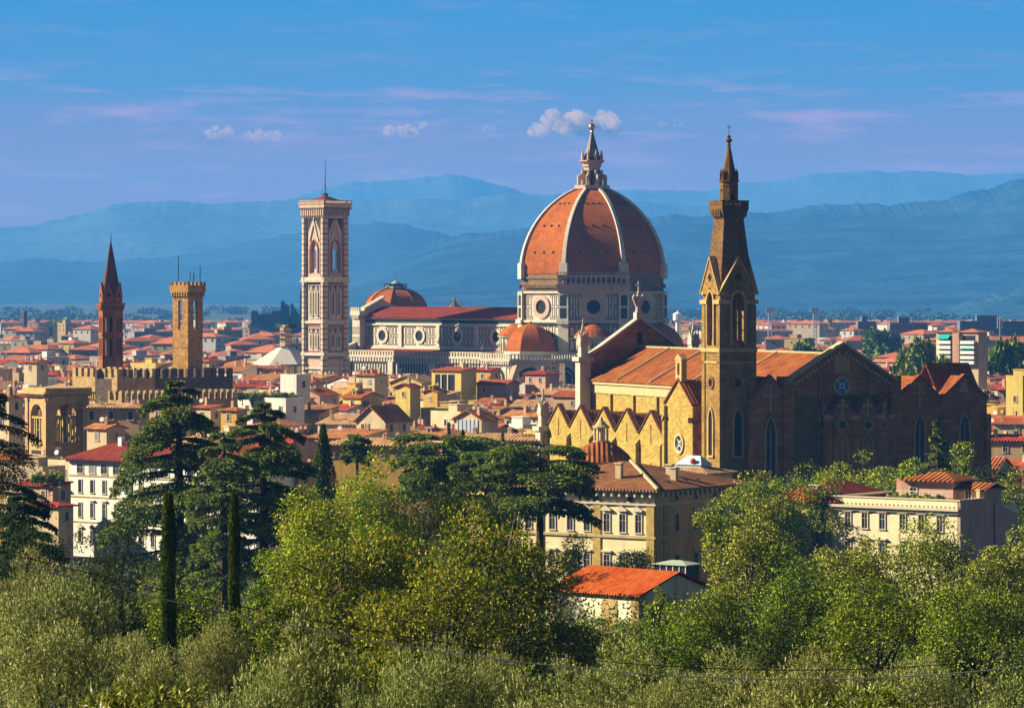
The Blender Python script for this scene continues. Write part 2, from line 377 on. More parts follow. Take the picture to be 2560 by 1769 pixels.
TCOLS = [((0.60, 0.11, 0.030), (0.78, 0.22, 0.05)), ((0.72, 0.24, 0.07), (0.86, 0.40, 0.13)), ((0.48, 0.050, 0.022), (0.62, 0.11, 0.035)), ((0.74, 0.38, 0.15), (0.88, 0.58, 0.27))]
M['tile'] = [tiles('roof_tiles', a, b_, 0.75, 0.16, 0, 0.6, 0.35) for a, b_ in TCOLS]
M['farroof'] = plaster('far_roof', (0.66, 0.20, 0.085), 0.3, 0.3, 0.9, 0.2, rnd=0.2)
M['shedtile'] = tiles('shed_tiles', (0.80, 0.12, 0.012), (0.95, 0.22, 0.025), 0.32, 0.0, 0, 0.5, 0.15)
HW = {'cream': (0.86, 0.68, 0.40), 'ochre': (0.82, 0.50, 0.10), 'yellow': (0.90, 0.68, 0.18), 'pink': (0.82, 0.48, 0.34), 'white': (0.98, 0.90, 0.76),
      'tan': (0.66, 0.44, 0.24), 'grey': (0.52, 0.46, 0.40), 'brown': (0.40, 0.20, 0.10)}
M['wall'] = {k: plaster(k + '_render', c, 0.22, 0.22, 0.9, 0.45, rnd=0.06) for k, c in HW.items()}
M['wall']['white'] = plaster('white_render', (.95, .88, .76), 0.15, 0.22, 0.9, 0.4, rnd=0.05, alb=.82)
M['shutter'] = [plain('green_shutter', (0.03, 0.09, 0.05), 0.6), plain('brown_shutter', (0.13, 0.05, 0.03), 0.6), plain('grey_shutter', (0.22, 0.22, 0.22), 0.6)]
M['frame'] = plain('pale_stone_frame', (0.60, 0.52, 0.38), 0.8)
M['white'] = plain('white_paint', (0.78, 0.76, 0.70), 0.6)

# ------------------------------------------------------------------ ground, hills, air
def ground():
    nx, ys = 60, [-60, 0, 15, 25, 40, 60, 80, 100, 120, 140, 170, 200, 240, 280, 330, 370, 410, 450, 500, 550, 600, 900, 1500, 2500, 4000, 7000, 12000, 27500]
    rnd = random.Random(5); vs = []; fs = []
    for j, y in enumerate(ys):
        hw = 150 + max(y, 0) * 0.55
        for i in range(nx + 1):
            x = -hw + 2 * hw * i / nx
            z = ground_z(y) + (1.2 * mnoise.noise((x * .03, y * .03, 1.0)) if 40 < y < 560 else 0)
            vs.append((x, y, z))
    for j in range(len(ys) - 1):
        for i in range(nx):
            a = j * (nx + 1) + i; fs.append((a, a + 1, a + nx + 2, a + nx + 1))
    m, t, b, tc = base('slope_and_plain'); g = t.n('ShaderNodeNewGeometry').outputs['Position']; x, y, z = t.sep(g)
    col = t.mix(t.ramp(t.noise(g, 0.15, 6), [(.35, 0.0), (.65, 1.0)]), (0.018, 0.024, 0.006), (0.05, 0.05, 0.015))
    plainc = t.mix(t.ramp(t.noise(g, 0.006, 6, 0.7), [(.42, 0.0), (.58, 1.0)]), (0.03, 0.06, 0.045), (0.10, 0.10, 0.08))
    t.l(t.mix(t.ramp(t.math('DIVIDE', y, 2000.0, clamp=True), [(0.45, 0.0), (0.60, 1.0)]), col, plainc), b.inputs['Base Color']); b.inputs['Roughness'].default_value = 1
    mb = MB(); mb.add(vs, fs); o = mb.build('ground', m, None, True); tag(o, kind='structure')
ground()

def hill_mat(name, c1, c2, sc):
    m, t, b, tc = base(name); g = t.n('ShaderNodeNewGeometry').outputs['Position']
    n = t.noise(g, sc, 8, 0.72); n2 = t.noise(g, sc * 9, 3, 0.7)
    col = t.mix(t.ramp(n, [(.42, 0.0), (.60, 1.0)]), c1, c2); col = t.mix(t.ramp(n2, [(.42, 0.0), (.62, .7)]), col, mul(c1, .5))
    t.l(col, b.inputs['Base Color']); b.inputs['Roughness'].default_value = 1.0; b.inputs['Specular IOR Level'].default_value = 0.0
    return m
HILLM = [hill_mat('hazed_wooded_hill', (0.06, 0.13, 0.19), (0.10, 0.17, 0.23), 0.0025), hill_mat('near_hazed_wooded_hill', (0.012, 0.055, 0.11), (0.045, 0.105, 0.16), 0.005), hill_mat('middle_hazed_wooded_hill', (0.020, 0.075, 0.13), (0.045, 0.11, 0.17), 0.003)]  # blue haze painted into the hill colours themselves, paler on the far ranges
def ridge(pts, Y, foot, back, mat, seed, rough=1.0, nx=420, sharp=1.0):
    """a hill range: crest through given bearings and heights, spurs and gullies on the face towards the town"""
    xs = [p[0] for p in pts]; x0, x1 = xs[0], xs[-1]
    mb = MB(); rows = 30; loops = []
    for i in range(nx + 1):
        s = x0 + (x1 - x0) * i / nx; sy = float(np.interp(s, xs, [p[1] for p in pts]))
        # soften corners of the polyline
        sy = sum(float(np.interp(s + d, xs, [p[1] for p in pts])) for d in (-60, -30, 0, 30, 60)) / 5
        zc = PZ(sy, Y); zn = (mnoise.fractal((s * .010, seed, 0), 1.0, 2.0, 4) * 0.0009 * Y + mnoise.noise((s * .11, seed, 3)) * 0.00022 * Y + mnoise.noise((s * .31, seed, 5)) * 0.00016 * Y) * rough
        col = []
        for j in range(rows + 1):
            t = j / rows; k = t ** 1.35
            y = Y - foot * (1 - t); sp = mnoise.fractal(((s - CX) / FPX * Y * .0011, y * .0011, seed + 9), 1.0, 2.1, 5)
            z = -3 + (zc + 3) * (k + 0.10 * sp * math.sin(math.pi * t)) + zn * t ** 14
            col.append(((s - CX) / FPX * (y * .35 + Y * .65), y, z))
        for j in range(1, 4): col.append(((s - CX) / FPX * Y, Y + back * j / 3, -3 + (zc + zn + 3) * (1 - j / 3)))
        loops.append(col)
    m = len(loops[0])
    vs = [p for c in loops for p in c]; fs = [(i * m + j, (i + 1) * m + j, (i + 1) * m + j + 1, i * m + j + 1) for i in range(nx) for j in range(m - 1)]
    mb.add(vs, fs); o = mb.build('hills', mat, None, True); tag(o, kind='structure'); return o
K = 1.1082
def dk(l): return [(a * K, b * K) for a, b in l]
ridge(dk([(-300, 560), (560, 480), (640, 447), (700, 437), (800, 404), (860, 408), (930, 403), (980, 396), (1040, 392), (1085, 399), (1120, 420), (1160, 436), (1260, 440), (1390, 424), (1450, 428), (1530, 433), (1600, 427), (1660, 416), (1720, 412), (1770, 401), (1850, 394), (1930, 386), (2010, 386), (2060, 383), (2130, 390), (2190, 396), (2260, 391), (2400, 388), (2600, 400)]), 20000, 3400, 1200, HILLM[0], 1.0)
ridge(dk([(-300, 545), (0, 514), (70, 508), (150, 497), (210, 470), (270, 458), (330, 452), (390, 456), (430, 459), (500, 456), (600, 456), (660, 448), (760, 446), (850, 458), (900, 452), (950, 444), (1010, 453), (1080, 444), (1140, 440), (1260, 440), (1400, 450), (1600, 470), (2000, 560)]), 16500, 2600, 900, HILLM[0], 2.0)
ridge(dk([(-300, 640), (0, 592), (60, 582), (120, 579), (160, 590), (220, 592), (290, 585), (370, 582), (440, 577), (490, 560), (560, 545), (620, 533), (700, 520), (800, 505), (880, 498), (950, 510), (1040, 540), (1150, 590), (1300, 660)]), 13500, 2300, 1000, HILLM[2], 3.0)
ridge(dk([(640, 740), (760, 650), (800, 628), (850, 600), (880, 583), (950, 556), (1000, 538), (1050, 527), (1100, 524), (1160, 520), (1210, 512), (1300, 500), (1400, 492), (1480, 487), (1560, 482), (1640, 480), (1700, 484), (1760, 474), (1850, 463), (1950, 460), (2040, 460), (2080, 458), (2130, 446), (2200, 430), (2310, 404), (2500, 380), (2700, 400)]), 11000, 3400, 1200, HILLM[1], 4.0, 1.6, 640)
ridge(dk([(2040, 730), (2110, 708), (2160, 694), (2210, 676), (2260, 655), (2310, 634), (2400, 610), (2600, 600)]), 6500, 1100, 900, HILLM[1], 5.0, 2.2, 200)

def haze():
    m = bpy.data.materials.new('blue_air'); m.use_nodes = True; t = NT(m.node_tree)
    out = t.n('ShaderNodeOutputMaterial'); v = t.n('ShaderNodeVolumePrincipled')
    v.inputs['Color'].default_value = (0.10, 0.43, 1.12, 1); v.inputs['Density'].default_value = 0.000062; v.inputs['Anisotropy'].default_value = 0.0
    t.l(v.outputs[0], out.inputs['Volume'])
    mb = MB(); mb.box(-9000, 9000, -120, 21800, -5, 700); o = mb.build('haze', m); tag(o, kind='stuff')
haze()
# ------------------------------------------------------------------ the cathedral
A45 = math.radians(-45)
CAT = (28.9, 1350.0)
def oct_loop(apo, z, ph=22.5): 
    r = apo / math.cos(math.radians(22.5)); return [(r * math.cos(math.radians(ph + 45 * k)), r * math.sin(math.radians(ph + 45 * k)), z) for k in range(8)]
def cathedral():
    T = empty('cathedral', (CAT[0], CAT[1], 0), A45, 'domed cathedral of white and green marble with a huge red tiled dome', 'cathedral')
    AP = 25.9; mar, inl = M['marble'], M['inlay']
    faces = [(-45, 'SE'), (-90, 'S'), (0, 'E'), (-135, 'SW'), (45, 'NE'), (90, 'N'), (135, 'NW'), (180, 'W')]
    half = AP * math.tan(math.radians(22.5))
    # drum
    d = MB(); d.loft([oct_loop(AP, 30), oct_loop(AP, 52.4)]); d.loft([oct_loop(AP + .9, 42.0), oct_loop(AP + .9, 42.9)]); d.loft([oct_loop(AP + .7, 52.4), oct_loop(AP + .7, 53.1)])
    for k in range(8):
        an = math.radians(22.5 + 45 * k); r = AP / math.cos(math.radians(22.5))
        f = FA(an, r); d.fbox(f, -1.9, 1.9, 30, 53.1, -1.4, .25); d.fbox(f, -2.3, 2.3, 41.6, 43, -1.4, .9)
    drum = d.build('drum', mar, T)
    il = MB()
    for deg, nm in faces[:3]:
        f = FA(math.radians(deg), AP)
        for s in (-1, 1):
            panels(il, f, *(sorted((s * 4.9, s * 8.9))), 43.6, 51.8, 2, 2, 0.5, .30, .06)
            il.fbox(f, *sorted((s * 4.6, s * 9.0)), 43.2, 43.5, 0, .05); il.fbox(f, *sorted((s * 4.6, s * 9.0)), 51.9, 52.2, 0, .05)
            il.fbox(f, *sorted((s * 8.95, s * 9.25)), 43.2, 52.2, 0, .05); il.fbox(f, *sorted((s * 4.3, s * 4.6)), 43.2, 44.6, 0, .05); il.fbox(f, *sorted((s * 4.3, s * 4.6)), 50.8, 52.2, 0, .05)
        panels(il, f, -9, 9, 31.5, 41.2, 6, 2, 0.8, .35, .06)
        il.fbox(f, -9.2, 9.2, 41.2, 41.7, 0, .5)
        an = math.radians(deg + 22.5); f2 = FA(an, AP / math.cos(math.radians(22.5)))
        for z0, z1 in ((43.6, 47.3), (48, 51.8)): il.fbox(f2, -1.2, 1.2, z0, z1, .25, .31)
    an = math.radians(-112.5); f2 = FA(an, AP / math.cos(math.radians(22.5)))
    for z0, z1 in ((43.6, 47.3), (48, 51.8)): il.fbox(f2, -1.2, 1.2, z0, z1, .25, .31)
    il.build('marble_inlay', inl, drum)
    for deg, nm in faces[:3]: round_window(drum, FA(math.radians(deg), AP), 0, 47.6, 2.5, 4.2, M['cream_marble'], M['dark'], .5)
    # bare masonry band under the tiles, and the one finished gallery
    b = MB(); b.loft([oct_loop(AP - .5, 53.1), oct_loop(AP - .5, 59.4)]); b.loft([oct_loop(AP - .1, 57.6), oct_loop(AP - .1, 58.3)])
    for deg, nm in faces:
        f = FA(math.radians(deg), AP - .5)
        b.fbox(f, -half, half, 55.4, 55.9, 0, .7); corbels(b, f, -9, 9, 54.3, 55.4, 0, .9, .9, .5)
    band = b.build('masonry_band', M['rough_stone'], T)
    g = MB(); f = FA(math.radians(-45), AP)
    g.fbox(f, -half - 2.4, half + 2.4, 53.1, 55.3, -.5, 1.2); g.fbox(f, -half - 2.9, half + 2.9, 55.0, 55.5, -.5, 1.7)
    holes = [(-half - .9 + (2 * half + 1.8) * (i + .5) / 13, .52, 56.1, 57.6, 58.2, False) for i in range(13)]
    g.archwall(f, -half - 2.0, half + 2.0, 55.5, 58.5, holes, .5, 1.0); g.fbox(f, -half - 2.4, half + 2.4, 58.5, 59.0, -.4, 1.5)
    for s in (-1, 1): g.fbox(f, *sorted((s * (half + .4), s * (half + 2.2))), 55.5, 58.5, -.5, .5)
    for i in range(26): g.fbox(f, -half - 2.2 + i * (2 * half + 4.4) / 26, -half - 1.9 + i * (2 * half + 4.4) / 26, 59.0, 59.7, 1.0, 1.3)
    g.fbox(f, -half - 2.3, half + 2.3, 59.7, 59.95, .9, 1.4)
    g.build('gallery', M['cream_marble'], T)
    # shell of the dome with eight white ribs
    A0, Z0, HT = 25.6, 59.4, 31.2; rho = 1.3 * A0
    prof = []
    for i in range(25):
        h = HT * i / 24; prof.append((math.sqrt(rho * rho - h * h) - (rho - A0), Z0 + h))
    dm = MB(); dm.loft([oct_loop(a, z) for a, z in prof], False, True); dome = dm.build('dome', M['dometile'], T)
    for k in range(8):
        an = math.radians(22.5 + 45 * k); c, s = math.cos(an), math.sin(an); rb = MB(); loops = []
        for i, (a, z) in enumerate(prof):
            r = a / math.cos(math.radians(22.5)); wd = .80 - .30 * i / 24
            j = min(i + 1, 24); dr = prof[j][0] - prof[j - 1][0]; dz = prof[j][1] - prof[j - 1][1]; L = math.hypot(dr, dz); nr, nz = dz / L, -dr / L
            q = []
            for t_, e in ((-wd, -.9), (wd, -.9), (wd, .55), (-wd, .55)):
                rr = r + nr * e; q.append((c * rr - s * t_, s * rr + c * t_, z + nz * e))
            loops.append(q)
        rb.loft(loops); rb.fbox(FA(an, A0 / math.cos(math.radians(22.5))), -1.6, 1.6, 57.6, 63.2, -1.2, .75); rb.build('rib', mar, T)
    vent = MB(); vent.box(-.32, .32, -.3, .12, -.36, .36); vme = vent.mesh('vent', M['dark'])
    for deg in (-45, -90, 0):
        for z, off in ((67.0, 4.6), (76.5, 3.6), (84.5, 2.2)):
            i = (z - Z0) / HT * 24; i0 = int(i); a = prof[i0][0] + (prof[i0 + 1][0] - prof[i0][0]) * (i - i0)
            for q in (-1, 0, 1):
                an = math.radians(deg); x, y = math.cos(an) * a - math.sin(an) * q * off, math.sin(an) * a + math.cos(an) * q * off
                link_mesh('vent', vme, dome, (x, y, z), an + math.pi / 2)
    # lantern
    zt = Z0 + HT
    l = MB(); l.loft([oct_loop(6.3, zt - .6), oct_loop(6.3, zt + .7)]); l.loft([oct_loop(2.9, zt), oct_loop(2.9, zt + 9.6)])
    l.loft([oct_loop(2.9, zt + 7.2), oct_loop(3.4, zt + 7.5), oct_loop(3.4, zt + 8.6), oct_loop(4.5, zt + 9.3), oct_loop(4.5, zt + 9.7)])
    l.loft([oct_loop(2.9, zt + 9.7), oct_loop(2.9, zt + 11.4)])
    lan = l.build('lantern', M['cream_marble'], T)
    for k in range(8):
        an = math.radians(22.5 + 45 * k); f = FA(an, 0); fr = ((0, 0, 0), (math.cos(an), math.sin(an), 0), (-math.sin(an), math.cos(an), 0))
        q = MB(); q.prism(fr, [(2.9, zt + .7), (3.9, zt + .7), (3.9, zt + 2.6), (4.3, zt + 3.1), (4.6, zt + 2.6), (4.6, zt + .7), (5.7, zt + .7), (5.7, zt + 4.0), (5.2, zt + 4.4), (4.2, zt + 4.9), (3.6, zt + 5.9), (2.9, zt + 6.4)], -.35, .35)
        q.prism(fr, [(3.2, zt + 5.4), (4.1, zt + 5.4), (4.1, zt + 6.2), (3.2, zt + 6.2)], -.45, .45); q.build('buttress', M['cream_marble'], lan)
        q = MB(); x, y = math.cos(an) * 3.7, math.sin(an) * 3.7
        q.lathe(x, y, [(.55, zt + 9.7), (.55, zt + 11.4), (.38, zt + 11.6), (.5, zt + 12.1), (.25, zt + 12.4), (.34, zt + 12.9), (.02, zt + 13.5)], 6); q.build('finial', M['cream_marble'], lan)
    for deg in (-45, -90, 0, 45, -135):
        f = FA(math.radians(deg), 2.9); q = MB(); q.prism(f, arch_poly(0, .62, zt + .9, zt + 5.6, zt + 6.2, False), -.05, .06); q.build('lantern_window', M['dark'], lan)
        q = MB(); q.prism(f, arch_poly(0, .75, zt + 9.8, zt + 10.8, zt + 11.3, False), -.05, .06); q.build('niche', M['dark'], lan)
    q = MB(); q.loft([oct_loop(2.75, zt + 11.4), oct_loop(.42, zt + 19.9)]); q.build('cone', M['lead'], lan)
    q = MB(); q.lathe(0, 0, [(.55, zt + 19.8), (.75, zt + 20.2), (.35, zt + 20.5), (.35, zt + 20.7)], 10)
    q.lathe(0, 0, [(max(.05, 1.25 * math.sin(math.pi * i / 12)), zt + 21.8 - 1.25 * math.cos(math.pi * i / 12)) for i in range(13)], 18)
    q.build('copper_ball', M['gold'], lan, True)
    q = MB(); c45 = math.radians(45); f = ((0, 0, 0), (math.cos(c45), math.sin(c45), 0), (math.sin(c45), -math.cos(c45), 0))
    q.fbox(f, -.11, .11, zt + 22.9, zt + 25.0, -.11, .11); q.fbox(f, -.65, .65, zt + 24.0, zt + 24.25, -.1, .1); q.build('cross', M['gold'], lan)
    # tribunes: three polygonal apses with half domes, and the small exedrae between them
    for nm, ang, dist, R in (('tribune', -90, 31.5, 9.6), ('tribune', 0, 33, 9.6), ('tribune', 90, 33, 9.6)):
        an = math.radians(ang); cx, cy = math.cos(an) * dist, math.sin(an) * dist
        t_ = MB(); n = 8; ph = math.radians(22.5)
        t_.lathe(cx, cy, [(R * 1.95, 0), (R * 1.95, 28.6)], n, ph); t_.lathe(cx, cy, [(R * 1.95 + .9, 28.6), (R * 1.95 + .9, 29.5)], n, ph); t_.lathe(cx, cy, [(R * 1.08, 29), (R * 1.08, 31.9)], n, ph)
        for k in range(8):
            f = FA(ph + math.pi / 8 + k * math.pi / 4, R * 1.95 * math.cos(math.pi / 8), cx, cy); hf = R * 1.95 * math.sin(math.pi / 8)
            corbels(t_, f, -hf, hf, 27.4, 28.6, 0, .8, 1.1, .6)
            merlons(t_, f, -hf, hf, 29.5, 30.9, .3, .6, 12, .45); t_.fbox(f, -hf, hf, 30.9, 31.2, .2, .7)
        tb = t_.build(nm, mar, T)
        il = MB(); wd_ = MB()
        for k in range(8):
            f = FA(ph + math.pi / 8 + k * math.pi / 4, R * 1.95 * math.cos(math.pi / 8), cx, cy); hf = R * 1.95 * math.sin(math.pi / 8)
            for z in np.arange(2, 20, 1.6): il.fbox(f, -hf, hf, z, z + .8, 0, .05)
            il.prism(f, arch_poly(0, hf * .62, 20.5, 22.5, 26.6, False), 0, .06)
            panels(il, f, -hf, -hf * .68, 20.5, 26.8, 1, 1, .5, .3, .06); panels(il, f, hf * .68, hf, 20.5, 26.8, 1, 1, .5, .3, .06)
        il.build('marble_inlay', inl, tb)
        for k in range(8):
            f = FA(ph + math.pi / 8 + k * math.pi / 4, R * 1.95 * math.cos(math.pi / 8), cx, cy); hf = R * 1.95 * math.sin(math.pi / 8)
            arch_window(tb, f, 0, hf * .40, 20.6, 22.8, 25.0, False, M['marble'], M['pane'], .4, .3, 1)
        td = MB(); pr = [(R * math.cos(q * math.pi / 2 / 9) ** .95 + .02, 31.2 + (R * 1.08) * math.sin(q * math.pi / 2 / 9)) for q in range(10)]
        td.lathe(cx, cy, pr, n, ph); td.lathe(cx, cy, [(.5, 41.2), (.6, 42), (.15, 42.6)], 6); td.build('half_dome', M['dometile'], tb)
    for ang in (-45, -135):
        an = math.radians(ang); cx, cy = math.cos(an) * (AP + 1.2), math.sin(an) * (AP + 1.2); e = MB()
        e.lathe(cx, cy, [(6.0, 28), (6.0, 36.3), (7.0, 36.7), (7.0, 37.2)], 20); e.lathe(cx, cy, [(7.6, 0), (7.6, 30.2), (8.0, 30.2), (8.0, 31.2)], 20)
        for k in range(20): 
            f = FA(2 * math.pi * k / 20 + .157, 6.0, cx, cy); e.fbox(f, -.2, .2, 31, 36.3, 0, .35)
        eo = e.build('exedra', mar, T)
        for k in range(5):
            f = FA(an - math.radians(72) + math.radians(36) * k, 6.0, cx, cy); q = MB(); q.prism(f, arch_poly(0, .95, 31.4, 34.0, 35.2, False), -.05, .1); q.build('niche', M['rough_stone'], eo)
        q = MB(); q.lathe(cx, cy, [(7.3, 37.2), (5.2, 39.3), (2.4, 41.0), (.1, 42.0)], 20); q.build('exedra_roof', M['dometile'], eo)
    for (cx, cy, an) in ((-13, -40, -120), (8.5, -47, -75), (22, -38, -45)):
        f0 = math.radians(an); fr = ((cx, cy, 0), (math.cos(f0), math.sin(f0), 0), (-math.sin(f0), math.cos(f0), 0))
        q = MB(); q.prism(fr, [(0, 0), (9, 0), (9, 17), (1.0, 28), (0, 28)], -.9, .9); q.build('sloping_buttress', M['cream_marble'], T)
    # nave and aisle
    n = MB(); n.box(-110, -23, -11, 11, 0, 42.6); n.box(-110.4, -23, -11.7, 11.7, 42.6, 43.3); n.box(-110.2, -23, -11.45, -11, 40.2, 40.7); n.box(-110.2, -23, -11.4, -11, 31.4, 32.1)
    for x in (-110, -89, -68.5, -48, -27.5): n.box(x - .9, x + .9, -11.55, -11, 32.1, 40.2)
    nave = n.build('nave', mar, T)
    il = MB(); f = FR('S', -11)
    cs = (-99, -78.7, -58.3, -38)
    for c in cs: panels(il, f, c - 9.2, c + 9.2, 32.6, 40.0, 10, 2, .42, .26, .06, lambda a, v, c=c: abs(a - c) < 2.6)
    il.fbox(f, -110, -23, 41.2, 42.4, 0, .05)
    il.build('marble_inlay', inl, nave)
    for c in cs: round_window(nave, f, c, 36.4, 2.0, 3.1, M['marble'], M['dark'], .4)
    r = MB()
    for s in (-1, 1): r.slab([(-110.2, s * 12.1, 43.3), (-23, s * 12.1, 43.3), (-23, 0, 47.2), (-110.2, 0, 47.2)], .3)
    r.build('nave_roof', M['redtile'], T)
    a = MB(); a.box(-109, -21, -20.5, -11, 0, 29.0); a.box(-109.5, -21, -21.6, -20.5, 28.4, 29.2)
    f = FR('S', -20.5)
    corbels(a, f, -109, -21, 26.8, 28.4, 0, .95, 1.5, .75)
    merlons(a, ((0, -20.5, 0), (1, 0, 0), (0, -1, 0)), -109.3, -21, 29.2, 30.6, .5, .9, 60, .5); a.fbox(f, -109.4, -21, 30.6, 30.95, .4, 1.0)
    for x in (-107.5, -84, -62, -45.5, -29): a.fbox(f, x - 1.3, x + 1.3, 0, 27.5, 0, .8)
    ai = a.build('aisle', mar, T)
    il = MB()
    for i in range(58):
        x = -108 + i * 1.5
        il.fbox(f, x, x + .75, 22.4, 26.2, 0, .06)
    for z in np.arange(4, 21, 1.7): il.fbox(f, -109, -21, z, z + .85, 0, .05)
    il.build('marble_inlay', inl, ai)
    r = MB(); r.slab([(-109.5, -20.3, 29.3), (-21, -20.3, 29.3), (-21, -11.05, 31.4), (-109.5, -11.05, 31.4)], .25); r.build('aisle_roof', M['redtile'], T)
    # west front seen from behind: parapet and corner turret
    w_ = MB(); f = ((-110.4, 0, 0), (0, 1, 0), (1, 0, 0))
    w_.prism(f, [(-13, 0), (13, 0), (13, 45.2), (11, 45.2), (0, 49.8), (-11, 45.2), (-13, 45.2)], -2.0, 0)
    w_.prism(f, [(-22.0, 0), (-13, 0), (-13, 34), (-22.0, 31.5)], -2.0, 0)
    w_.box(-112.6, -108.6, -14.0, -10.4, 0, 44.0); w_.box(-113.2, -108.0, -14.6, -9.8, 44.0, 45.6); w_.box(-112.6, -108.6, -23, -19, 0, 31)
    for k in range(5): w_.box(-113.1 + k * 1.05, -112.5 + k * 1.05, -14.5, -14.0, 45.6, 47.0)
    for k in range(14):
        y = -10 + k * .78; z = 45.6 + (y + 11) * .418; w_.box(-112.3, -110.2, y, y + .42, z - .2, z + 1.0)
    corbels(w_, FR('S', -14.0), -112.6, -108.6, 42.6, 44.0, 0, .6, .8, .4); corbels(w_, FR('E', -108.6), -14, -10.4, 42.6, 44.0, 0, .6, .8, .4)
    wf = w_.build('west_front', mar, T)
    il = MB()
    for (z0, z1) in ((33, 36), (36.6, 39.8)): panels(il, FR('S', -14.0), -112.6, -108.6, z0, z1, 2, 1, .6, .28, .05)
    il.build('marble_inlay', inl, wf)
cathedral()

# ------------------------------------------------------------------ the marble bell tower
def bell_tower():
    L = 5.55; E_, N_ = -96.5, -42.5
    loc = (CAT[0] + (E_ + N_) * .7071, CAT[1] + (-E_ + N_) * .7071, 0)
    T = empty('bell_tower', loc, A45, 'tall square marble bell tower in white, green and pink beside the nave', 'bell tower')
    Y = loc[1]; S = lambda y: PZ(y, Y)
    base_, mar, pk, inl = M['cream_marble'], M['marble'], M['pink'], M['inlay']
    zc0, zc1 = S(545), S(508); z4 = S(701); z3 = S(808); z2 = S(888)
    sides = ('S', 'E', 'N', 'W'); fr = lambda s, d=L: FR(s, d if s in 'EN' else -d)
    b = MB(); b.box(-L, L, -L, L, 0, z4)
    for s in sides:
        th = 1.5; h = L if s in 'SN' else L - th
        b.archwall(fr(s), -h, h, z4, zc0, [(0, 1.85, z4 + 2.8, S(625), S(600), True)], -th, 0)
    b.box(-L + .1, L - .1, -L + .1, L - .1, zc0 - .4, zc0)
    body = b.build('shaft', base_, T)
    q = MB()
    for sx in (-1, 1):
        for sy in (-1, 1):
            x, y = sx * (L - .3), sy * (L - .3); q.lathe(x, y, [(1.35, 0), (1.35, zc0)], 8, math.pi / 8)
    q.build('corner_buttress', M['banded'], T)
    for z, hgt, pr in ((z4, 1.2, .8), (z3, .9, .7), (z2, 1.1, .9), (S(705), .5, 1.1), (z2 - 5, .6, .6)): q = MB(); q.box(-L - pr, L + pr, -L - pr, L + pr, z, z + hgt); q.build('string_course', mar, T)
    q = MB(); ip = MB()
    for s in sides[:2]:
        f = fr(s)
        for z0, z1, ny in ((z4 + 1.6, zc0 - .6, 6), (z3 + 1.3, z4 - .5, 4), (z2 + 1.4, z3 - .4, 3)):
            for a in (-4.25, 3.15): 
                panels(ip, f, a, a + 1.1, z0, z1, 1, ny, .3, .3, .06)
                for k in range(ny): h = (z1 - z0) / ny; q.fbox(f, a + .42, a + .68, z0 + k * h + .7, z0 + (k + 1) * h - .7, 0, .07)
        for z0, z1 in ((z3 - 1.4, z3 - .5), (z4 - 1.5, z4 - .5), (z2 + 1.2, z2 + 1.9)): q.fbox(f, -4.0, 4.0, z0, z1, 0, .07)
        for k in range(11): ip.fbox(f, -3.8 + k * .72, -3.45 + k * .72, z2 - 1.3, z2 - .5, 0, .07)
        for zz in range(6): ip.fbox(f, -4.2, 4.2, 6 + zz * 2.6, 7.1 + zz * 2.6, 0, .06)
        # steep gable over the great window
        g = MB(); zt_ = S(551); zb = S(603)
        for sg in (-1, 1): g.prism(f, [(sg * 2.65, zb), (sg * 2.15, zb), (0, zt_ - 1.2), (0, zt_)], 0, .4)
        g.fbox(f, -.18, .18, zt_, zt_ + 1.2, 0, .4); g.build('gable', mar, T)
        ip.prism(f, [(-3.1, zc0 - .7), (-.9, zc0 - .7), (-3.1, zc0 - 5)], 0, .05); ip.prism(f, [(3.1, zc0 - .7), (3.1, zc0 - 5), (.9, zc0 - .7)], 0, .05)
        for z0, z1 in ((z3, z4), (z2, z3)):
            for c in (-1.38, 1.38):
                g = MB(); zt_ = z1 - 1.8; zb = z1 - 4.8
                for sg in (-1, 1): g.prism(f, [(c + sg * 1.2, zb), (c + sg * .88, zb), (c, zt_ - .9), (c, zt_)], 0, .3)
                g.build('gable', mar, T)
                ip.prism(f, [(c - 1.4, zt_), (c - .4, zt_), (c - 1.4, zb + 1)], 0, .05); ip.prism(f, [(c + 1.4, zt_), (c + 1.4, zb + 1), (c + .4, zt_)], 0, .05)
                arch_window(T, f, c, .62, z0 + 3.2, z1 - 5.2, z1 - 4.2, True, mar, M['dark'], .32, .4, 1)
                g = MB(); g.fbox(f, c - .9, c + .9, z0 + 1.8, z0 + 3.0, 0, .22); g.build('parapet', mar, T)
        # tracery of the great window: two colonnettes and a balustrade
        g = MB()
        for a in (-.7, .7): g.fbox(f, a - .12, a + .12, z4 + 2.8, S(622), -.9, -.6)
        g.fbox(f, -1.85, 1.85, z4 + 2.8, z4 + 4.2, -.9, -.6); g.prism(f, arch_top(0, 1.85, S(625), S(600), True) , -.9, -.6)
        g.build('tracery', mar, T)
        ii = [(1.85, z4 + 2.8)] + arch_top(0, 1.85, S(625), S(600), True)[::-1] + [(-1.85, z4 + 2.8)]
        oo = [(2.5, z4 + 2.8)] + [(x * 2.5 / 1.85, y + .3) for x, y in arch_top(0, 1.85, S(625), S(600), True)[::-1]] + [(-2.5, z4 + 2.8)]
        g = MB(); g.ringframe(f, ii, oo, 0, .35); g.build('window_surround', pk, T)
    q.build('pink_panels', pk, body); ip.build('marble_inlay', inl, body)
    c = MB(); e = 1.35
    c.loft([[(x * a, y * a, z) for x, y in ((-1, -1), (1, -1), (1, 1), (-1, 1))] for a, z in ((L + .3, zc0), (L + .45, zc0 + .6), (L + .45, zc0 + 2.9), (L + e, zc0 + 3.2), (L + e, zc1 - .4))])
    c.box(-L - e - .3, L + e + .3, -L - e - .3, L + e + .3, zc1 - .4, zc1)
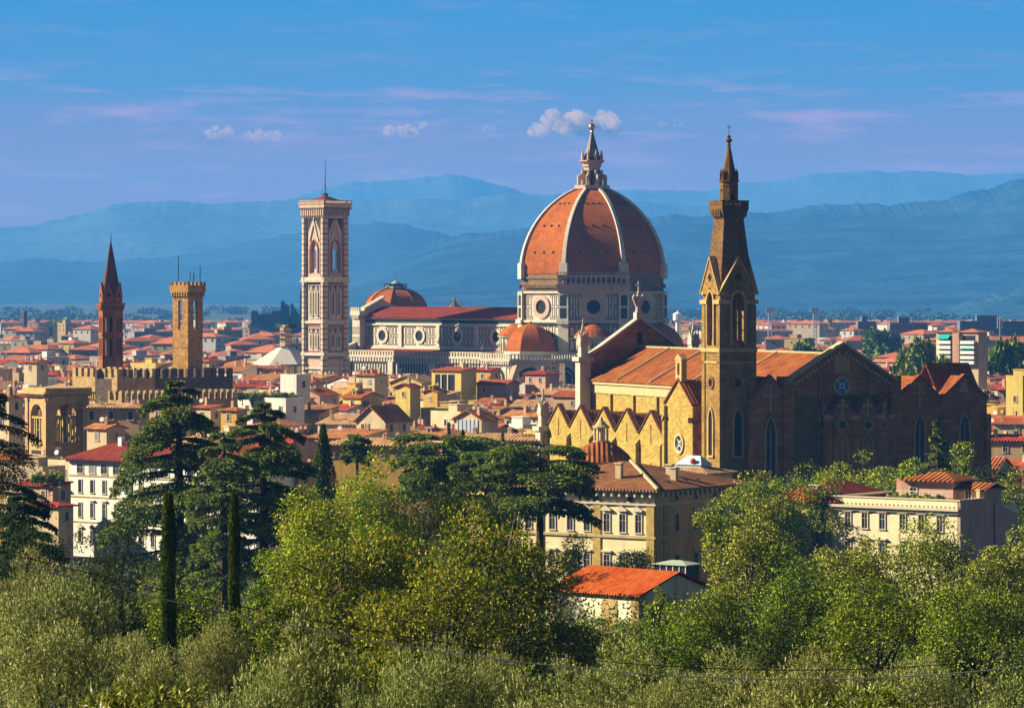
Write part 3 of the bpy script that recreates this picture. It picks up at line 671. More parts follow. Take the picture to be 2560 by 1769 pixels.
    for s in sides: f = fr(s, L + .3); corbels(c, f, -L - 1, L + 1, zc0 + .7, zc0 + 3.0, 0, e - .5, 1.15, .5); merlons(c, fr(s, L + e), -L - e, L + e, zc1, zc1 + .8, -.4, 0, 22, .45); c.fbox(fr(s, L + e), -L - e, L + e, zc1 + .8, zc1 + 1.0, -.45, .05)
    co_ = c.build('cornice', base_, T)
    q = MB()
    for s in sides[:2]:
        q.fbox(fr(s, L + .45), -L - .4, L + .4, zc0 + .7, zc0 + 2.8, 0, .05)
        q.fbox(fr(s, L + e), -L - e, L + e, zc0 + 3.3, zc0 + 3.7, 0, .06); q.fbox(fr(s, L), -L, L, zc0 - .9, zc0 - .2, 0, .1)
    q.build('recess_shade_strips', inl, co_)  # dark strips between the corbels paint in the shade under the cornice
    r = MB(); za = S(489); k = L + .6
    r.add([(-k, -k, zc1 + .1), (k, -k, zc1 + .1), (k, k, zc1 + .1), (-k, k, zc1 + .1), (0, 0, za)], [(0, 1, 4), (1, 2, 4), (2, 3, 4), (3, 0, 4)]); r.build('roof', M['redtile'], T)
    p = MB(); p.box(-.7, .7, -.7, .7, za - 1, za + .9); p.tube([(0, 0, za), (0, 0, S(398))], [.22, .07], 8); p.build('flagpole', M['iron'], T)
    p = MB()
    for sx, sy in ((-4, -1), (4, 1), (1, -4), (-1, 4)): p.tube([(0, 0, S(460)), (sx, sy, zc1 + .6)], .025, 4)
    p.build('stay_wires', M['iron'], T)
bell_tower()

# ------------------------------------------------------------------ the brick church on the right and its tower
CH = (60.9, 690.0); CHR = math.radians(-67)
def gabled(mb, f, c, hw, v0, ve, va, d0, d1): mb.prism(f, [(c - hw, v0), (c + hw, v0), (c + hw, ve), (c, va), (c - hw, ve)], d0, d1)
def coping(mb, f, c, hw, ve, va, d0, d1, t=.45, over=.25):
    for s in (-1, 1): mb.prism(f, [(c + s * (hw + over), ve - over), (c + s * (hw + over), ve - over + t), (c, va + t), (c, va)], d0, d1)
def stone_cross(parent, f, c, v, h, m):
    q = MB(); q.fbox(f, c - .14, c + .14, v, v + h, 0, .2); q.fbox(f, c - h * .28, c + h * .28, v + h * .58, v + h * .58 + .28, 0, .2)
    for a, b in ((c, v), (c, v + h), (c - h * .28, v + h * .6), (c + h * .28, v + h * .6)): q.fbox(f, a - .26, a + .26, b - .2, b + .2, 0, .16)
    return q.build('cross', m, parent)
def church():
    T = empty('church', (CH[0], CH[1], 0), CHR, 'long yellow stone church with brown brick gabled east end and orange tiled roof', 'church')
    Lh = 89.0; W = 11.0; yel, brn, cop = M['scwall'], M['scbrick'], M['coping']
    # local: +x east end (towards the camera), -y the lit flank
    n = MB(); n.box(-Lh, 0, -W, W, 0, 35.0); nave = n.build('nave', yel, T)
    q = MB(); q.box(-Lh, -.6, -W - .25, -W + .1, 33.2, 35.0); q.box(-Lh, -.6, -W - .6, -W + .1, 35.0, 36.0); q.build('cornice', M['scband'], nave)
    f = FR('S', -W)
    q = MB()
    for x in (-78.3, -67.3, -56.3, -45.3, -34.3, -23.5): q.fbox(f, x - .45, x + .45, 10, 33.2, 0, .5)
    q.build('pilaster_strips', yel, nave)
    for x in (-83.5, -72.8, -61.8, -50.8, -39.8, -28.5): arch_window(nave, f, x, .62, 20, 27.2, 29.0, True, M['scband'], M['dark'], .28, .25, 0)
    r = MB()
    for s in (-1, 1): r.slab([(-Lh, s * (W + .9), 35.9), (-.9, s * (W + .9), 35.9), (-.9, 0, 42.3), (-Lh, 0, 42.3)], .3)
    rf = r.build('nave_roof', M['churchtile'], T)
    q = MB()
    for x in (-74, -58, -41, -26): q.tube([(x, -W - .9, 36.2), (x, 0, 42.6)], .16, 4)
    q.tube([(-Lh, 0, 42.5), (-1, 0, 42.5)], .2, 5); q.build('roof_ribs', M['scband'], rf)
    # east gable
    e = MB(); fe = FR('E', 0.0)
    gabled(e, fe, 0, W, 0, 37.6, 44.3, -.9, 0)
    for s in (-1, 1): e.fbox(fe, *sorted((s * (W - 1.0), s * (W + 1.2))), 0, 38.4, -2.6, .5)
    e.fbox(fe, -4.9, -4.5, 20, 40.2, 0, .35); e.fbox(fe, 5.3, 5.8, 20, 39.8, 0, .35)
    eg = e.build('east_gable', brn, T)
    q = MB(); coping(q, fe, 0, W + .2, 37.6, 44.3, -1.4, .7, .5)
    for s in (-1, 1):
        for k in range(14): 
            a = s * (W - .4 - k * .76); v = 37.6 + (W - abs(a)) * .61
            q.prism(fe, circ(a, v - 1.3, .30, 8), 0, .35)
    q.build('raking_cornice', M['scband'], eg)
    q = MB(); q.prism(fe, arch_poly(0, 1.6, 39.0, 41.2, 42.4, False), 0, .06); q.build('blind_arch', M['stone'], eg)
    round_window(eg, fe, 0, 36.6, 1.6, 1.85, M['stone'], plain('rose_glass', (0.07, 0.16, 0.34), .2), .2, 4, M['white'])
    # west front seen from behind, with white coping, pinnacles and an angel holding a cross
    w_ = MB(); fw = FR('E', -Lh + .6); gabled(w_, fw, 0, 12.0, 0, 40.0, 48.2, -1.3, 0); wf = w_.build('west_gable', brn, T)
    q = MB(); coping(q, fw, 0, 12.2, 40.0, 48.2, -1.6, .35, .55, .1); q.build('white_coping', cop, wf)
    q = MB(); q.fbox(fw, -.6, .6, 43.0, 45.4, 0, .1); q.build('opening', M['dark'], wf)
    q = MB(); x = -Lh; q.box(x - .8, x + .8, -.8, .8, 48.4, 49.6); q.lathe(x, 0, [(.75, 49.6), (.6, 51), (.7, 52.4), (.42, 53.2), (.3, 53.4)], 8); q.lathe(x, 0, [(.32, 53.3), (.36, 53.7), (.05, 54.1)], 8)
    q.prism(FR('E', x), [(-.5, 50.5), (-1.4, 52.6), (-1.0, 53.3), (-.3, 52.4)], -.2, .2); q.prism(FR('E', x), [(.5, 50.5), (.3, 52.4), (1.0, 53.3), (1.4, 52.6)], -.2, .2)
    q.fbox(FR('E', x), -.1, .1, 54, 56, -.1, .1); q.fbox(FR('E', x), -.55, .55, 55.1, 55.35, -.1, .1); q.build('angel_statue', cop, wf)
    for y, zb in ((-12.6, 39.6), (12.6, 39.6), (-21.5, 25.5)):
        q = MB(); q.box(-Lh - 1.1, -Lh + 1.3, y - 1.2, y + 1.2, 0, zb); q.box(-Lh - 1.6, -Lh + 1.8, y - 1.7, y + 1.7, zb, zb + .9)
        q.box(-Lh - .7, -Lh + .9, y - .8, y + .8, zb + .9, zb + 4.6)
        gabled(q, FR('E', -Lh + .9), y, 1.0, zb + 3.2, zb + 4.2, zb + 6.0, -.2, .15); gabled(q, FR('S', y - .8), -Lh + .1, 1.0, zb + 3.2, zb + 4.2, zb + 6.0, -.2, .15)
        q.lathe(-Lh + .1, y, [(.75, zb + 4.6), (.1, zb + 8.0), (.22, zb + 8.2), (.02, zb + 8.8)], 6)
        for sx in (-.6, .8):
            for sy in (-.7, .7): q.lathe(-Lh + sx, y + sy, [(.22, zb + 4), (.2, zb + 5.2), (.02, zb + 6.6)], 5)
        po = q.build('pinnacle', cop, wf)
    # aisle with five gables
    XA = [-82.3, -71.3, -60.2, -49.2, -38.2]; ya = -21.0
    a = MB(); fa = FR('S', ya); a.box(-88.0, -32.5, ya + .8, -W, 0, 26.0)
    for x in XA: gabled(a, fa, x, 5.5, 0, 26.3, 31.0, -.8, 0)
    for x in [XA[0] - 5.5] + [x + 5.5 for x in XA]: a.fbox(fa, x - .45, x + .45, 0, 24.6, 0, .9); a.prism(((x, ya, 0), (0, -1, 0), (1, 0, 0)), [(0, 24.6), (.9, 24.6), (0, 25.6)], -.45, .45)
    ao = a.build('aisle', yel, T)
    rr = MB(); cp = MB()
    for x in XA:
        coping(cp, fa, x, 5.35, 26.6, 31.0, -.95, .25, .28, .1)
        for s in (-1, 1): rr.slab([(x, ya + .9, 29.9), (x, -W - .1, 29.9), (x + s * 5.45, -W - .1, 26.0), (x + s * 5.45, ya + .9, 26.0)], .2)
    rr.build('aisle_roof', M['shadetile'], ao); cp.build('gable_coping', M['shadetile'], ao)
    for x in XA: arch_window(ao, fa, x + .5, .55, 12, 17.8, 19.6, True, M['scband'], M['dark'], .25, .25, 0)
    q = MB()
    for x in XA: q.fbox(fa, x - .1, x + .1, 24.8, 28.4, 0, .12); q.prism(fa, circ(x, 21, .28, 8), 0, .12)
    q.build('slits', M['scbrick'], ao)
    # tall gabled chapel beside the tower, lit front and shaded side
    c = MB(); yc = -24.0; fc = FR('S', yc); xc = -19.5; gabled(c, fc, xc, 5.8, 0, 33.0, 37.5, -.8, 0); c.box(xc - 5.8, xc + 5.8, yc + .8, -W, 0, 32.8); c.fbox(fc, xc - 6.1, xc - 5.2, 0, 32.6, -.8, .6)
    for s in (-1, 1): c.prism(fc, [(xc + s * 5.8, 29.6), (xc + s * 5.8, 30.6), (xc + s * 4.9, 30.6)], 0, .9)
    co = c.build('chapel', yel, T)
    q = MB(); q.box(xc + 5.8, xc + 5.95, yc + .05, -W, 0, 32.7); q.build('chapel_side', brn, co)
    r = MB()
    for s in (-1, 1): r.slab([(xc, yc + .9, 37.5), (xc, -W - .1, 37.5), (xc + s * 6.0, -W - .1, 33.0), (xc + s * 6.0, yc + .9, 33.0)], .25)
    coping(r, fc, xc, 5.9, 33.0, 37.5, -1.1, .35, .45); r.build('chapel_roof', M['churchtile'], co)
    q = MB(); q.archwall(((xc, yc, 0), (1, 0, 0), (0, -1, 0)), -1.3, 1.3, 37.2, 41.4, [(0, .5, 38.4, 40.2, 40.7, False)], -1.0, .1); gabled(q, fc, xc, 1.5, 41.2, 41.4, 42.4, -1.1, .2); q.build('bellcote', M['stone'], co)
    round_window(co, fc, xc + .4, 25.6, 1.5, 2.0, M['scband'], M['pane'], .3, 4, M['white']); arch_window(co, fc, xc - .3, .6, 8.5, 16.5, 18.2, True, M['scband'], M['dark'], .25, .2)
    # east end: chapels and polygonal apse
    def chapel(yc_, hw, ve, va, d, sign, nm):
        m = MB(); fx = FR('E', d); gabled(m, fx, yc_, hw, 0, ve, va, -.8, 0); m.box(-8, d - .8, yc_ - hw, yc_ + hw, 0, ve)
        m.fbox(fx, yc_ - hw, yc_ + hw, ve - 3.2, ve - 2.9, 0, .15)
        for s in (-1, 1): m.fbox(fx, yc_ + s * hw - .5, yc_ + s * hw + .5, 0, ve - 3, 0, .8)
        o = m.build(nm, brn, T)
        r = MB()
        for s in (-1, 1): r.slab([(d - .9, yc_, va), (-8, yc_, va), (-8, yc_ + s * (hw + .1), ve), (d - .9, yc_ + s * (hw + .1), ve)], .2)
        coping(r, fx, yc_, hw, ve, va, -1.0, .3, .4, .2); r.build('chapel_roof', M['churchtile'], o)
        arch_window(o, fx, yc_, .95, 20, 28.2, 30.8, True, M['stone'], M['pane'], .35, .3, 1)
        return o, fx
    o, fx = chapel(-14.6, 3.9, 34.3, 38.4, -.4, 0, 'east_chapel'); stone_cross(o, fx, -14.6, 32.3, 4.3, M['scband'])
    o, fx = chapel(16.6, 4.6, 34.0, 38.2, -.6, 0, 'east_chapel'); stone_cross(o, fx, 16.6, 32.9, 3.8, M['scband'])
    o, fx = chapel(26.2, 4.9, 34.0, 38.2, -.6, 0, 'east_chapel'); q = MB()
    for a, b in ((0, .5), (-.45, -.25), (.45, -.25)): q.prism(fx, circ(26.2 + a, 35.9 + b, .5, 10), 0, .2)
    q.build('trefoil', M['scband'], o)
    m = MB(); fs = FR('N', 31.2); m.box(-14, -1.4, 30.4, 31.2, 0, 34.0); gabled(m, ((-8, 31.2, 0), (-1, 0, 0), (0, 1, 0)), 0, 5.2, 33.9, 34.0, 40.5, -.8, 0)
    q2 = MB(); 
    for s in (-1, 1): q2.slab([(-8, 31.4, 40.5), (-8, 22, 40.5), (-8 + s * 5.4, 22, 34.0), (-8 + s * 5.4, 31.4, 34.0)], .25)
    mo = m.build('north_chapel', yel, T); q2.build('chapel_roof', M['churchtile'], mo)
    # apse: half octagon, gables with crosses
    R = 6.6; yb = 2.2; vs = [(R * math.cos(math.radians(t)), yb + R * math.sin(math.radians(t))) for t in (-109, -66, -23, 20, 63, 106)]
    ap = MB(); ap.loft([[(x, y, z) for x, y in [(-1, vs[0][1])] + vs + [(-1, vs[-1][1])]] for z in (0, 31.4)])
    apo = None; crosses = []; rr = MB()
    for (x0, y0), (x1, y1) in zip(vs[:-1], vs[1:]):
        L = math.hypot(x1 - x0, y1 - y0); u = ((x1 - x0) / L, (y1 - y0) / L, 0); nn = (u[1], -u[0], 0); fx = (((x0 + x1) / 2, (y0 + y1) / 2, 0), u, nn)
        gabled(ap, fx, 0, L / 2 - .05, 0, 31.4, 34.9, -.6, .04); crosses.append((fx, L))
        ap.fbox(((x0, y0, 0), u, nn), -.5, .5, 0, 30.9, -.4, .6)
    apo = ap.build('apse', brn, T)
    for i, (fx, L) in enumerate(crosses[:4]):
        coping(rr, fx, 0, L / 2, 31.4, 34.9, -.9, .3, .35, .1)
        if L > 3: stone_cross(apo, fx, 0, 31.5, 2.6, M['scband']); round_window(apo, fx, 0, 29.6, .75, 1.05, M['stone'], M['pane'], .25); arch_window(apo, fx, 0, .95, 19, 25.6, 28.0, True, M['stone'], M['pane'], .3, .25, 1)
        mid = ((0, 0), )
        for s in (-1, 1):
            p0 = fpt(fx, 0, 34.7, -.2); p1 = fpt(fx, s * L / 2, 31.3, -.2); rr.slab([p0, (0.0, yb, 34.7), (0.0, yb, 31.5), p1], .15)
    rr.build('apse_roof', M['churchtile'], apo)
    q = MB()
    for x, y in vs[:5]: q.lathe(x * 1.03, yb + (y - yb) * 1.05, [(.8, 30.6), (1.1, 31.2), (.5, 31.4)], 8)
    q.build('corner_capitals', M['scband'], apo)
church()

def church_tower():
    Yt = 684.0; S = lambda y: PZ(y, Yt); L = 3.55
    cx, cy = CH[0] - 20.45 * .9205 + (-5.6) * .3907, CH[1] - 20.45 * .3907 - (-5.6) * .9205
    T = empty('church_tower', (cx, cy, 0), CHR, 'slender brown stone church tower with gables, balcony and pointed spire', 'church tower')
    st, brn = M['sctower'], M['scbrick']; brs = plaster('dark_spire_stone', (0.28, 0.16, 0.045), .4, .4, .95, .5, bump=.4, dirt=(.06, .04, .02), brick=(.8, .35, (0.16, 0.09, 0.03), (.4, .3, .25), .85)); sides = ('S', 'E', 'N', 'W'); fr = lambda s, d=L: FR(s, d if s in 'EN' else -d)  # spire and upper shaft take a darker brown than the stone below
    zb, zs, zg, zga = S(880), S(760), S(736), S(645)
    b = MB(); b.box(-L, L, -L, L, 0, zb)
    for s in sides:
        h = L if s in 'SN' else L - 1.0
        b.archwall(fr(s), -h, h, zb, zg, [(0, 1.25, zb + 1.2, S(752), S(728), True)], -1.0, 0)
    body = b.build('shaft', st, T)
    for z, hh, pr in ((zb, .7, .35), (zs, .8, .5), (S(908), .35, .2)): 
        q = MB()
        for s in sides:
            h = L + pr if s in 'SN' else L
            if z < zg - .5 and z > zb + 1: q.fbox(fr(s), -h, -1.3, z, z + hh, 0, pr); q.fbox(fr(s), 1.3, h, z, z + hh, 0, pr)
            else: q.fbox(fr(s), -h, h, z, z + hh, 0, pr)
        q.build('string_course', M['stone'], T)
    q = MB()
    for sx in (-1, 1):
        for sy in (-1, 1): q.box(*sorted((sx * (L - 1.0), sx * (L + .18))), *sorted((sy * (L - 1.0), sy * (L + .18))), zb + .7, S(762)); q.box(*sorted((sx * (L - 1.0), sx * (L + .2))), *sorted((sy * (L - 1.0), sy * (L + .2))), 0, zb)
    q.build('corner_pilaster', st, T)
    for s in sides:
        f = fr(s); g = MB(); 
        g.prism(f, [(-L - .3, zg), (-1.25, zg), (0, zg + 1.5), (1.25, zg), (L + .3, zg), (0, zga)], -.5, .35)
        go = g.build('gable', st, T)
        g = MB(); coping(g, f, 0, L + .25, zg + .1, zga, -.7, .55, .4, .15); g.build('gable_coping', M['stone'], go)
        g = MB()
        for a, v in ((0, .42), (0, -.42), (.42, 0), (-.42, 0)): g.prism(f, circ(a, S(693) + v, .34, 8), .3, .42)
        g.build('quatrefoil', M['dark'], go)
        ii = [(1.25, zb + 1.3)] + arch_top(0, 1.25, S(752), S(728), True)[::-1] + [(-1.25, zb + 1.3)]
        oo = [(1.6, zb + 1.3)] + [(x * 1.6 / 1.25, y + .35) for x, y in arch_top(0, 1.25, S(752), S(728), True)[::-1]] + [(-1.6, zb + 1.3)]
        g = MB(); g.ringframe(f, ii, oo, 0, .42); g.build('arch_moulding', M['stone'], T)
        g = MB(); g.fbox(f, -.12, .12, zb + 1.2, S(745), -.7, -.5); g.fbox(f, -1.25, 1.25, S(790), S(788), -.7, -.5); g.fbox(f, -1.25, 1.25, zb + 1.2, zb + 2.2, -.8, -.4); g.build('tracery', st, T)
        round_window(T, f, 0, S(957), .75, 1.15, brn, M['dark'], .25); arch_window(T, f, 0, .8, S(1139), S(1050), S(1022), True, M['stone'], M['dark'], .35, .3)
    # tapering shaft, corbelled balcony, drum and spire
    k = MB(); sq = lambda a, z: [(-a, -a, z), (a, -a, z), (a, a, z), (-a, a, z)]
    a1 = 2.02
    k.loft([sq(L - .15, zg), sq(a1, S(547))]); k.build('tapering_shaft', brs, T)
    k = MB(); a2 = 2.72; k.loft([sq(a1, S(547)), sq(a1 + .25, S(540)), sq(a2, S(522)), sq(a2, S(516))]); 
    for s in sides:
        f = fr(s, a1); corbels(k, f, -a1, a1, S(541), S(521), .1, .75, .62, .3)
        f = fr(s, a2); h = a2 if s in 'SN' else a2 - .25
        k.archwall(f, -h, h, S(517), S(502.5), [(-1.9 + i * .95, .16, S(512), S(509), S(507), False) for i in range(5)], -.25, 0); k.fbox(f, -a2 - .12, a2 + .12, S(502.5), S(500.5), -.3, .12)
    k.build('balcony', brs, T)
    k = MB(); o8 = lambda a, z: oct_loop(a, z)
    k.loft([o8(1.55, S(518)), o8(1.55, S(451))]); k.loft([o8(1.8, S(453)), o8(1.8, S(449.5))]); k.loft([o8(1.62, S(464)), o8(1.62, S(462))]); k.build('drum', brs, T)
    q = MB(); f = FR('E', 1.55); q.prism(f, arch_poly(0, .4, S(501), S(490), S(487), False), 0, .06); q.prism(FR('S', -1.55), circ(0, S(474), .3, 10), 0, .06); q.build('doorway', M['dark'], T)
    k = MB(); k.loft([o8(1.4, S(449.5)), o8(.28, S(366)), o8(.22, S(362))])
    for i in range(8):
        an = math.radians(22.5 + 45 * i); x, y = 1.45 * math.cos(an), 1.45 * math.sin(an); k.lathe(x, y, [(.3, S(449.5)), (.3, S(432)), (.02, S(420))], 5)
    k.build('spire', brs, T)
    k = MB(); k.lathe(0, 0, [(.24, S(364)), (.42, S(361)), (.2, S(357)), (.62, S(350)), (.62, S(347)), (.2, S(345)), (.42, S(341)), (.3, S(338)), (.03, S(335))], 10); k.build('finial', brs, T)
    k = MB(); k.tube([(0, 0, S(336)), (0, 0, S(310))], .05, 5); ff = ((0, 0, 0), (math.cos(-CHR), math.sin(-CHR), 0), (math.sin(-CHR), -math.cos(-CHR), 0)); k.fbox(ff, -.4, .4, S(317.5), S(316), -.05, .05); k.build('cross', M['iron'], T)
church_tower()

# ------------------------------------------------------------------ the towers on the left
def battlemented_palace():
    Y = 985.0; S = lambda y: PZ(y, Y); rot = math.radians(-38)
    X = PX(470, Y); T = empty('battlemented_palace', (X, Y, 0), math.radians(-51) + math.pi / 2 - math.pi / 2, 'square ochre stone tower rising behind a low dark battlemented palace', 'palace')
    T.rotation_euler = (0, 0, math.radians(-39)); st = M['bargello']
    # tower: near corner at the origin, lit west side and shaded east side
    L = 20.6; zt = S(703)
    # local x runs along the shaded right-hand face, local y away along the lit one
    b = MB(); w = 5.6; th = .8
    z0, z1 = S(826), S(742)
    b.box(-w, 0, 0, w, 0, z0)
    for s, fr in (('S', ((-w / 2, 0, 0), (1, 0, 0), (0, -1, 0))), ('E', ((0, w / 2, 0), (0, 1, 0), (1, 0, 0))), ('N', ((-w / 2, w, 0), (-1, 0, 0), (0, 1, 0))), ('W', ((-w, w / 2, 0), (0, -1, 0), (-1, 0, 0)))):
        h = w / 2 if s in 'SN' else w / 2 - th
        b.archwall(fr, -h, h, z0, z1, [(.05, .85, z0 + .2, S(756), S(749), False)], -th, 0)
        b.fbox(fr, -.8, .9, S(784), S(781), -th, -th + .5)
    e = .55
    b.box(-w, 0, 0, w, z1, S(735)); b.box(-w - e, e, -e, w + e, S(731), S(713))
    for fr in (((-w / 2, 0, 0), (1, 0, 0), (0, -1, 0)), ((0, w / 2, 0), (0, 1, 0), (1, 0, 0)), ((-w / 2, w, 0), (-1, 0, 0), (0, 1, 0)), ((-w, w / 2, 0), (0, -1, 0), (-1, 0, 0))):
        corbels(b, fr, -w / 2 - .4, w / 2 + .4, S(741), S(731), 0, e, .8, .36)
        merlons(b, fr, -w / 2 - e, w / 2 + e, S(713), S(704.5), e - .7, e, 5, .6)
    b.box(-w - .1, .1, -.1, w + .1, S(869), S(867.5))
    to = b.build('tower', st, T)
    for (x, y, yt) in ((-4.4, .9, 641), (-1.5, 2.4, 682), (-.7, 2.9, 682), (-.4, 5.0, 664)):
        q = MB(); q.tube([(x, y, S(713)), (x, y, S(yt))], .13, 5); q.build('mast', M['iron'], to)
    # the palace block: long dark wall to the right, shorter lit wall to the left
    def wallrun(xa, ya, Ya, xb, yb_, Yb, top, name, m, dep, arc=True, nm=12):
        pa, pb = Vector((PX(xa, Ya), Ya, 0)), Vector((PX(xb, Yb), Yb, 0)); d = (pb - pa); Ln = d.length; u = d / Ln; nn = Vector((u.y, -u.x, 0))
        fr = (tuple(pa), tuple(u), tuple(nn)); q = MB(); zt = PZ(top, (Ya + Yb) / 2); z_c = zt - 4.2
        q.fbox(fr, 0, Ln, 0, zt, -dep, 0); merlons(q, fr, 0, Ln, zt, zt + 2.3, -.8, 0, nm, .55); merlons(q, ((pa + nn * -dep)[:], tuple(u), tuple(nn)), 0, Ln, zt, zt + 2.3, 0, .8, nm, .55)
        if arc: corbels(q, fr, 0, Ln, z_c - 1.6, z_c, 0, .8, 1.15, .5); q.fbox(fr, 0, Ln, z_c, zt, 0, .8); merlons(q, ((pa + nn * .8)[:], tuple(u), tuple(nn)), 0, Ln, zt, zt + 2.3, -.8, 0, nm, .55)
        o = q.build(name, m); return o
    return T, wallrun
TB, wallrun = battlemented_palace()
def into(o, T):
    o.parent = T; o.matrix_parent_inverse = (__import__('mathutils').Matrix.Translation(T.location) @ __import__('mathutils').Matrix.Rotation(T.rotation_euler[2], 4, 'Z')).inverted()
    return o
def baked(o, T):
    """bring a mesh built in world coordinates into the frame of its thing"""
    from mathutils import Matrix
    o.data.transform((Matrix.Translation(T.location) @ Matrix.Rotation(T.rotation_euler[2], 4, 'Z')).inverted()); o.parent = T; return o
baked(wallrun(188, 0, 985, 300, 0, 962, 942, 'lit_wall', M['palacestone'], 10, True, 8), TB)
baked(wallrun(300, 0, 962, 582, 0, 990, 944, 'shaded_wall', plaster('shade_painted_stone', (0.15, 0.11, 0.09), .35, .9, .95, .3, bump=.5, brick=(.9, .42, (0.2, 0.12, 0.06), (.5, .4, .3), .8)), 10, False, 14), TB)  # shade of this wall painted in with a darker version of the palace stone
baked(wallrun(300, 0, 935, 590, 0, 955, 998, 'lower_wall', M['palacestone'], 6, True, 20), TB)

def spired_tower():
    Y = 1010.0; S = lambda y: PZ(y, Y)
    T = empty('spired_tower', (PX(277, Y), Y, 0), math.radians(-22.5 - 3), 'slim six-sided red brick tower topped by a sharp dark spire', 'tower')
    m = M['spirebrick']; n = 6; ph = math.radians(20); R = 3.35
    zc = S(759); ap = R * math.cos(math.pi / n); hf = R * math.sin(math.pi / n)
    b = MB(); b.lathe(0, 0, [(R, 0), (R, S(893))], n, ph)
    zs = [(S(893), S(838)), (S(834), S(785))]
    b.lathe(0, 0, [(R + .2, S(838)), (R + .2, S(834))], n, ph); b.lathe(0, 0, [(R + .15, S(895)), (R + .15, S(892))], n, ph)
    b.lathe(0, 0, [(R, S(785)), (R, zc)], n, ph)
    for k in range(n):
        f = FA(ph + math.pi / n + k * 2 * math.pi / n, ap)
        for z0, z1 in zs: b.archwall(f, -hf, hf, z0, z1, [(-.62, .42, z0 + .4, z1 - 1.3, z1 - .7, False), (.62, .42, z0 + .4, z1 - 1.3, z1 - .7, False)], -.5, 0)
        corbels(b, f, -hf, hf, S(774), S(764), 0, .45, .55, .28)
    b.lathe(0, 0, [(R + .55, S(764)), (R + .6, S(758)), (R + .75, S(757))], n, ph); b.build('shaft', m, T)
    q = MB(); q.lathe(0, 0, [(1.2, S(893)), (1.2, S(785))], n, ph); q.build('stair_core', M['dark'], T)
    q = MB(); q.lathe(0, 0, [(R - .4, S(757)), (R - .4, S(738))], n, ph); o = q.build('lantern_storey', m, T)
    for k in range(n):
        f = FA(ph + math.pi / n + k * 2 * math.pi / n, (R - .4) * math.cos(math.pi / n)); g = MB(); g.prism(f, [(-1.3, S(755)), (1.3, S(755)), (1.3, S(738)), (0, S(706)), (-1.3, S(738))], -.3, .3); go = g.build('gable', m, T)
        g = MB(); g.prism(f, circ(0, S(738), .55, 10), .28, .36); g.build('round_opening', M['dark'], go)
    q = MB(); q.lathe(0, 0, [(R - .55, S(738)), (.16, S(604))], n, ph); q.build('spire', plaster('dark_brick_spire', (0.15, 0.06, 0.035), .35, .8, .9, .2), T)
    q = MB(); q.tube([(0, 0, S(606)), (0, 0, S(582))], [.12, .05], 5); q.lathe(0, 0, [(.05, S(600)), (.28, S(597)), (.05, S(594))], 8); q.build('finial', M['iron'], T)
spired_tower()

def library_tower():
    Y = 800.0; S = lambda y: PZ(y, Y); L = 4.95
    cx, cy = PX(117, Y) + 0, Y; rot = math.radians(-56)
    # near corner at origin; -y side lit (faces left), +x side shaded (faces right)
    c, s = math.cos(rot), math.sin(rot); ox, oy = cx + (c * -L - s * L), cy + (s * -L + c * L)
    T = empty('arched_tower', (ox, oy, 0), rot, 'open square sandstone tower with tall arches, pilasters and a bracketed cornice', 'tower')
    st = M['stone']; sides = ('S', 'E', 'N', 'W'); fr = lambda q, d=L: FR(q, d if q in 'EN' else -d)
    zb, zt = S(1112), S(997)
    b = MB(); b.box(-L, L, -L, L, 0, zb - 1.2); b.box(-L, L, -L, L, zt, S(990))
    for q in sides:
        th = 1.3; h = L if q in 'SN' else L - th
        b.archwall(fr(q), -h, h, zb - 1.2, zt, [(0, 2.75, zb, S(1041), S(1011), False)], -th, 0)
        for a in (-1, 1): b.fbox(fr(q), *sorted((a * (L - 1.3), a * (L - .0))), 0, zt, 0, .25); b.fbox(fr(q), *sorted((a * (L - 1.5), a * L)), zt - .5, zt, .25, .4)
    tw = b.build('shaft', st, T)
    c_ = MB(); e = 1.35
    for q in sides: corbels(c_, fr(q), -L - .2, L + .2, S(991), S(986), 0, .85, .75, .38); merl = None
    c_.box(-L - .5, L + .5, -L - .5, L + .5, S(990), S(991) + .4); c_.box(-L - e, L + e, -L - e, L + e, S(985.5), S(981)); c_.box(-L - .6, L + .6, -L - .6, L + .6, S(981), S(970)); c_.build('cornice', st, T)
    for q in sides:
        m = MB(); f = fr(q); m.fbox(f, -2.75, 2.75, S(1047), S(1042), -1.0, -.2)
        for a in (-1.7, -.75, .75, 1.7): m.fbox(f, a - .16, a + .16, zb, S(1047), -.85, -.4)
        m.fbox(f, -2.75, 2.75, zb, zb + .5, -1.0, .35); m.build('screen', st, T)
    m = MB(); f = fr('S'); m.lathe(.1, -L + .7, [(.5, zb + .5), (.42, zb + 1.8), (.5, zb + 3.0), (.2, zb + 3.5), (.28, zb + 3.9), (.05, zb + 4.3)], 8); m.build('statue', M['iron'], T)
    q = MB(); f = fr('S'); q.fbox(f, -2.2, 2.2, S(1136), S(1127), 0, .08); q.build('plaque', M['inlay'], T)
library_tower()

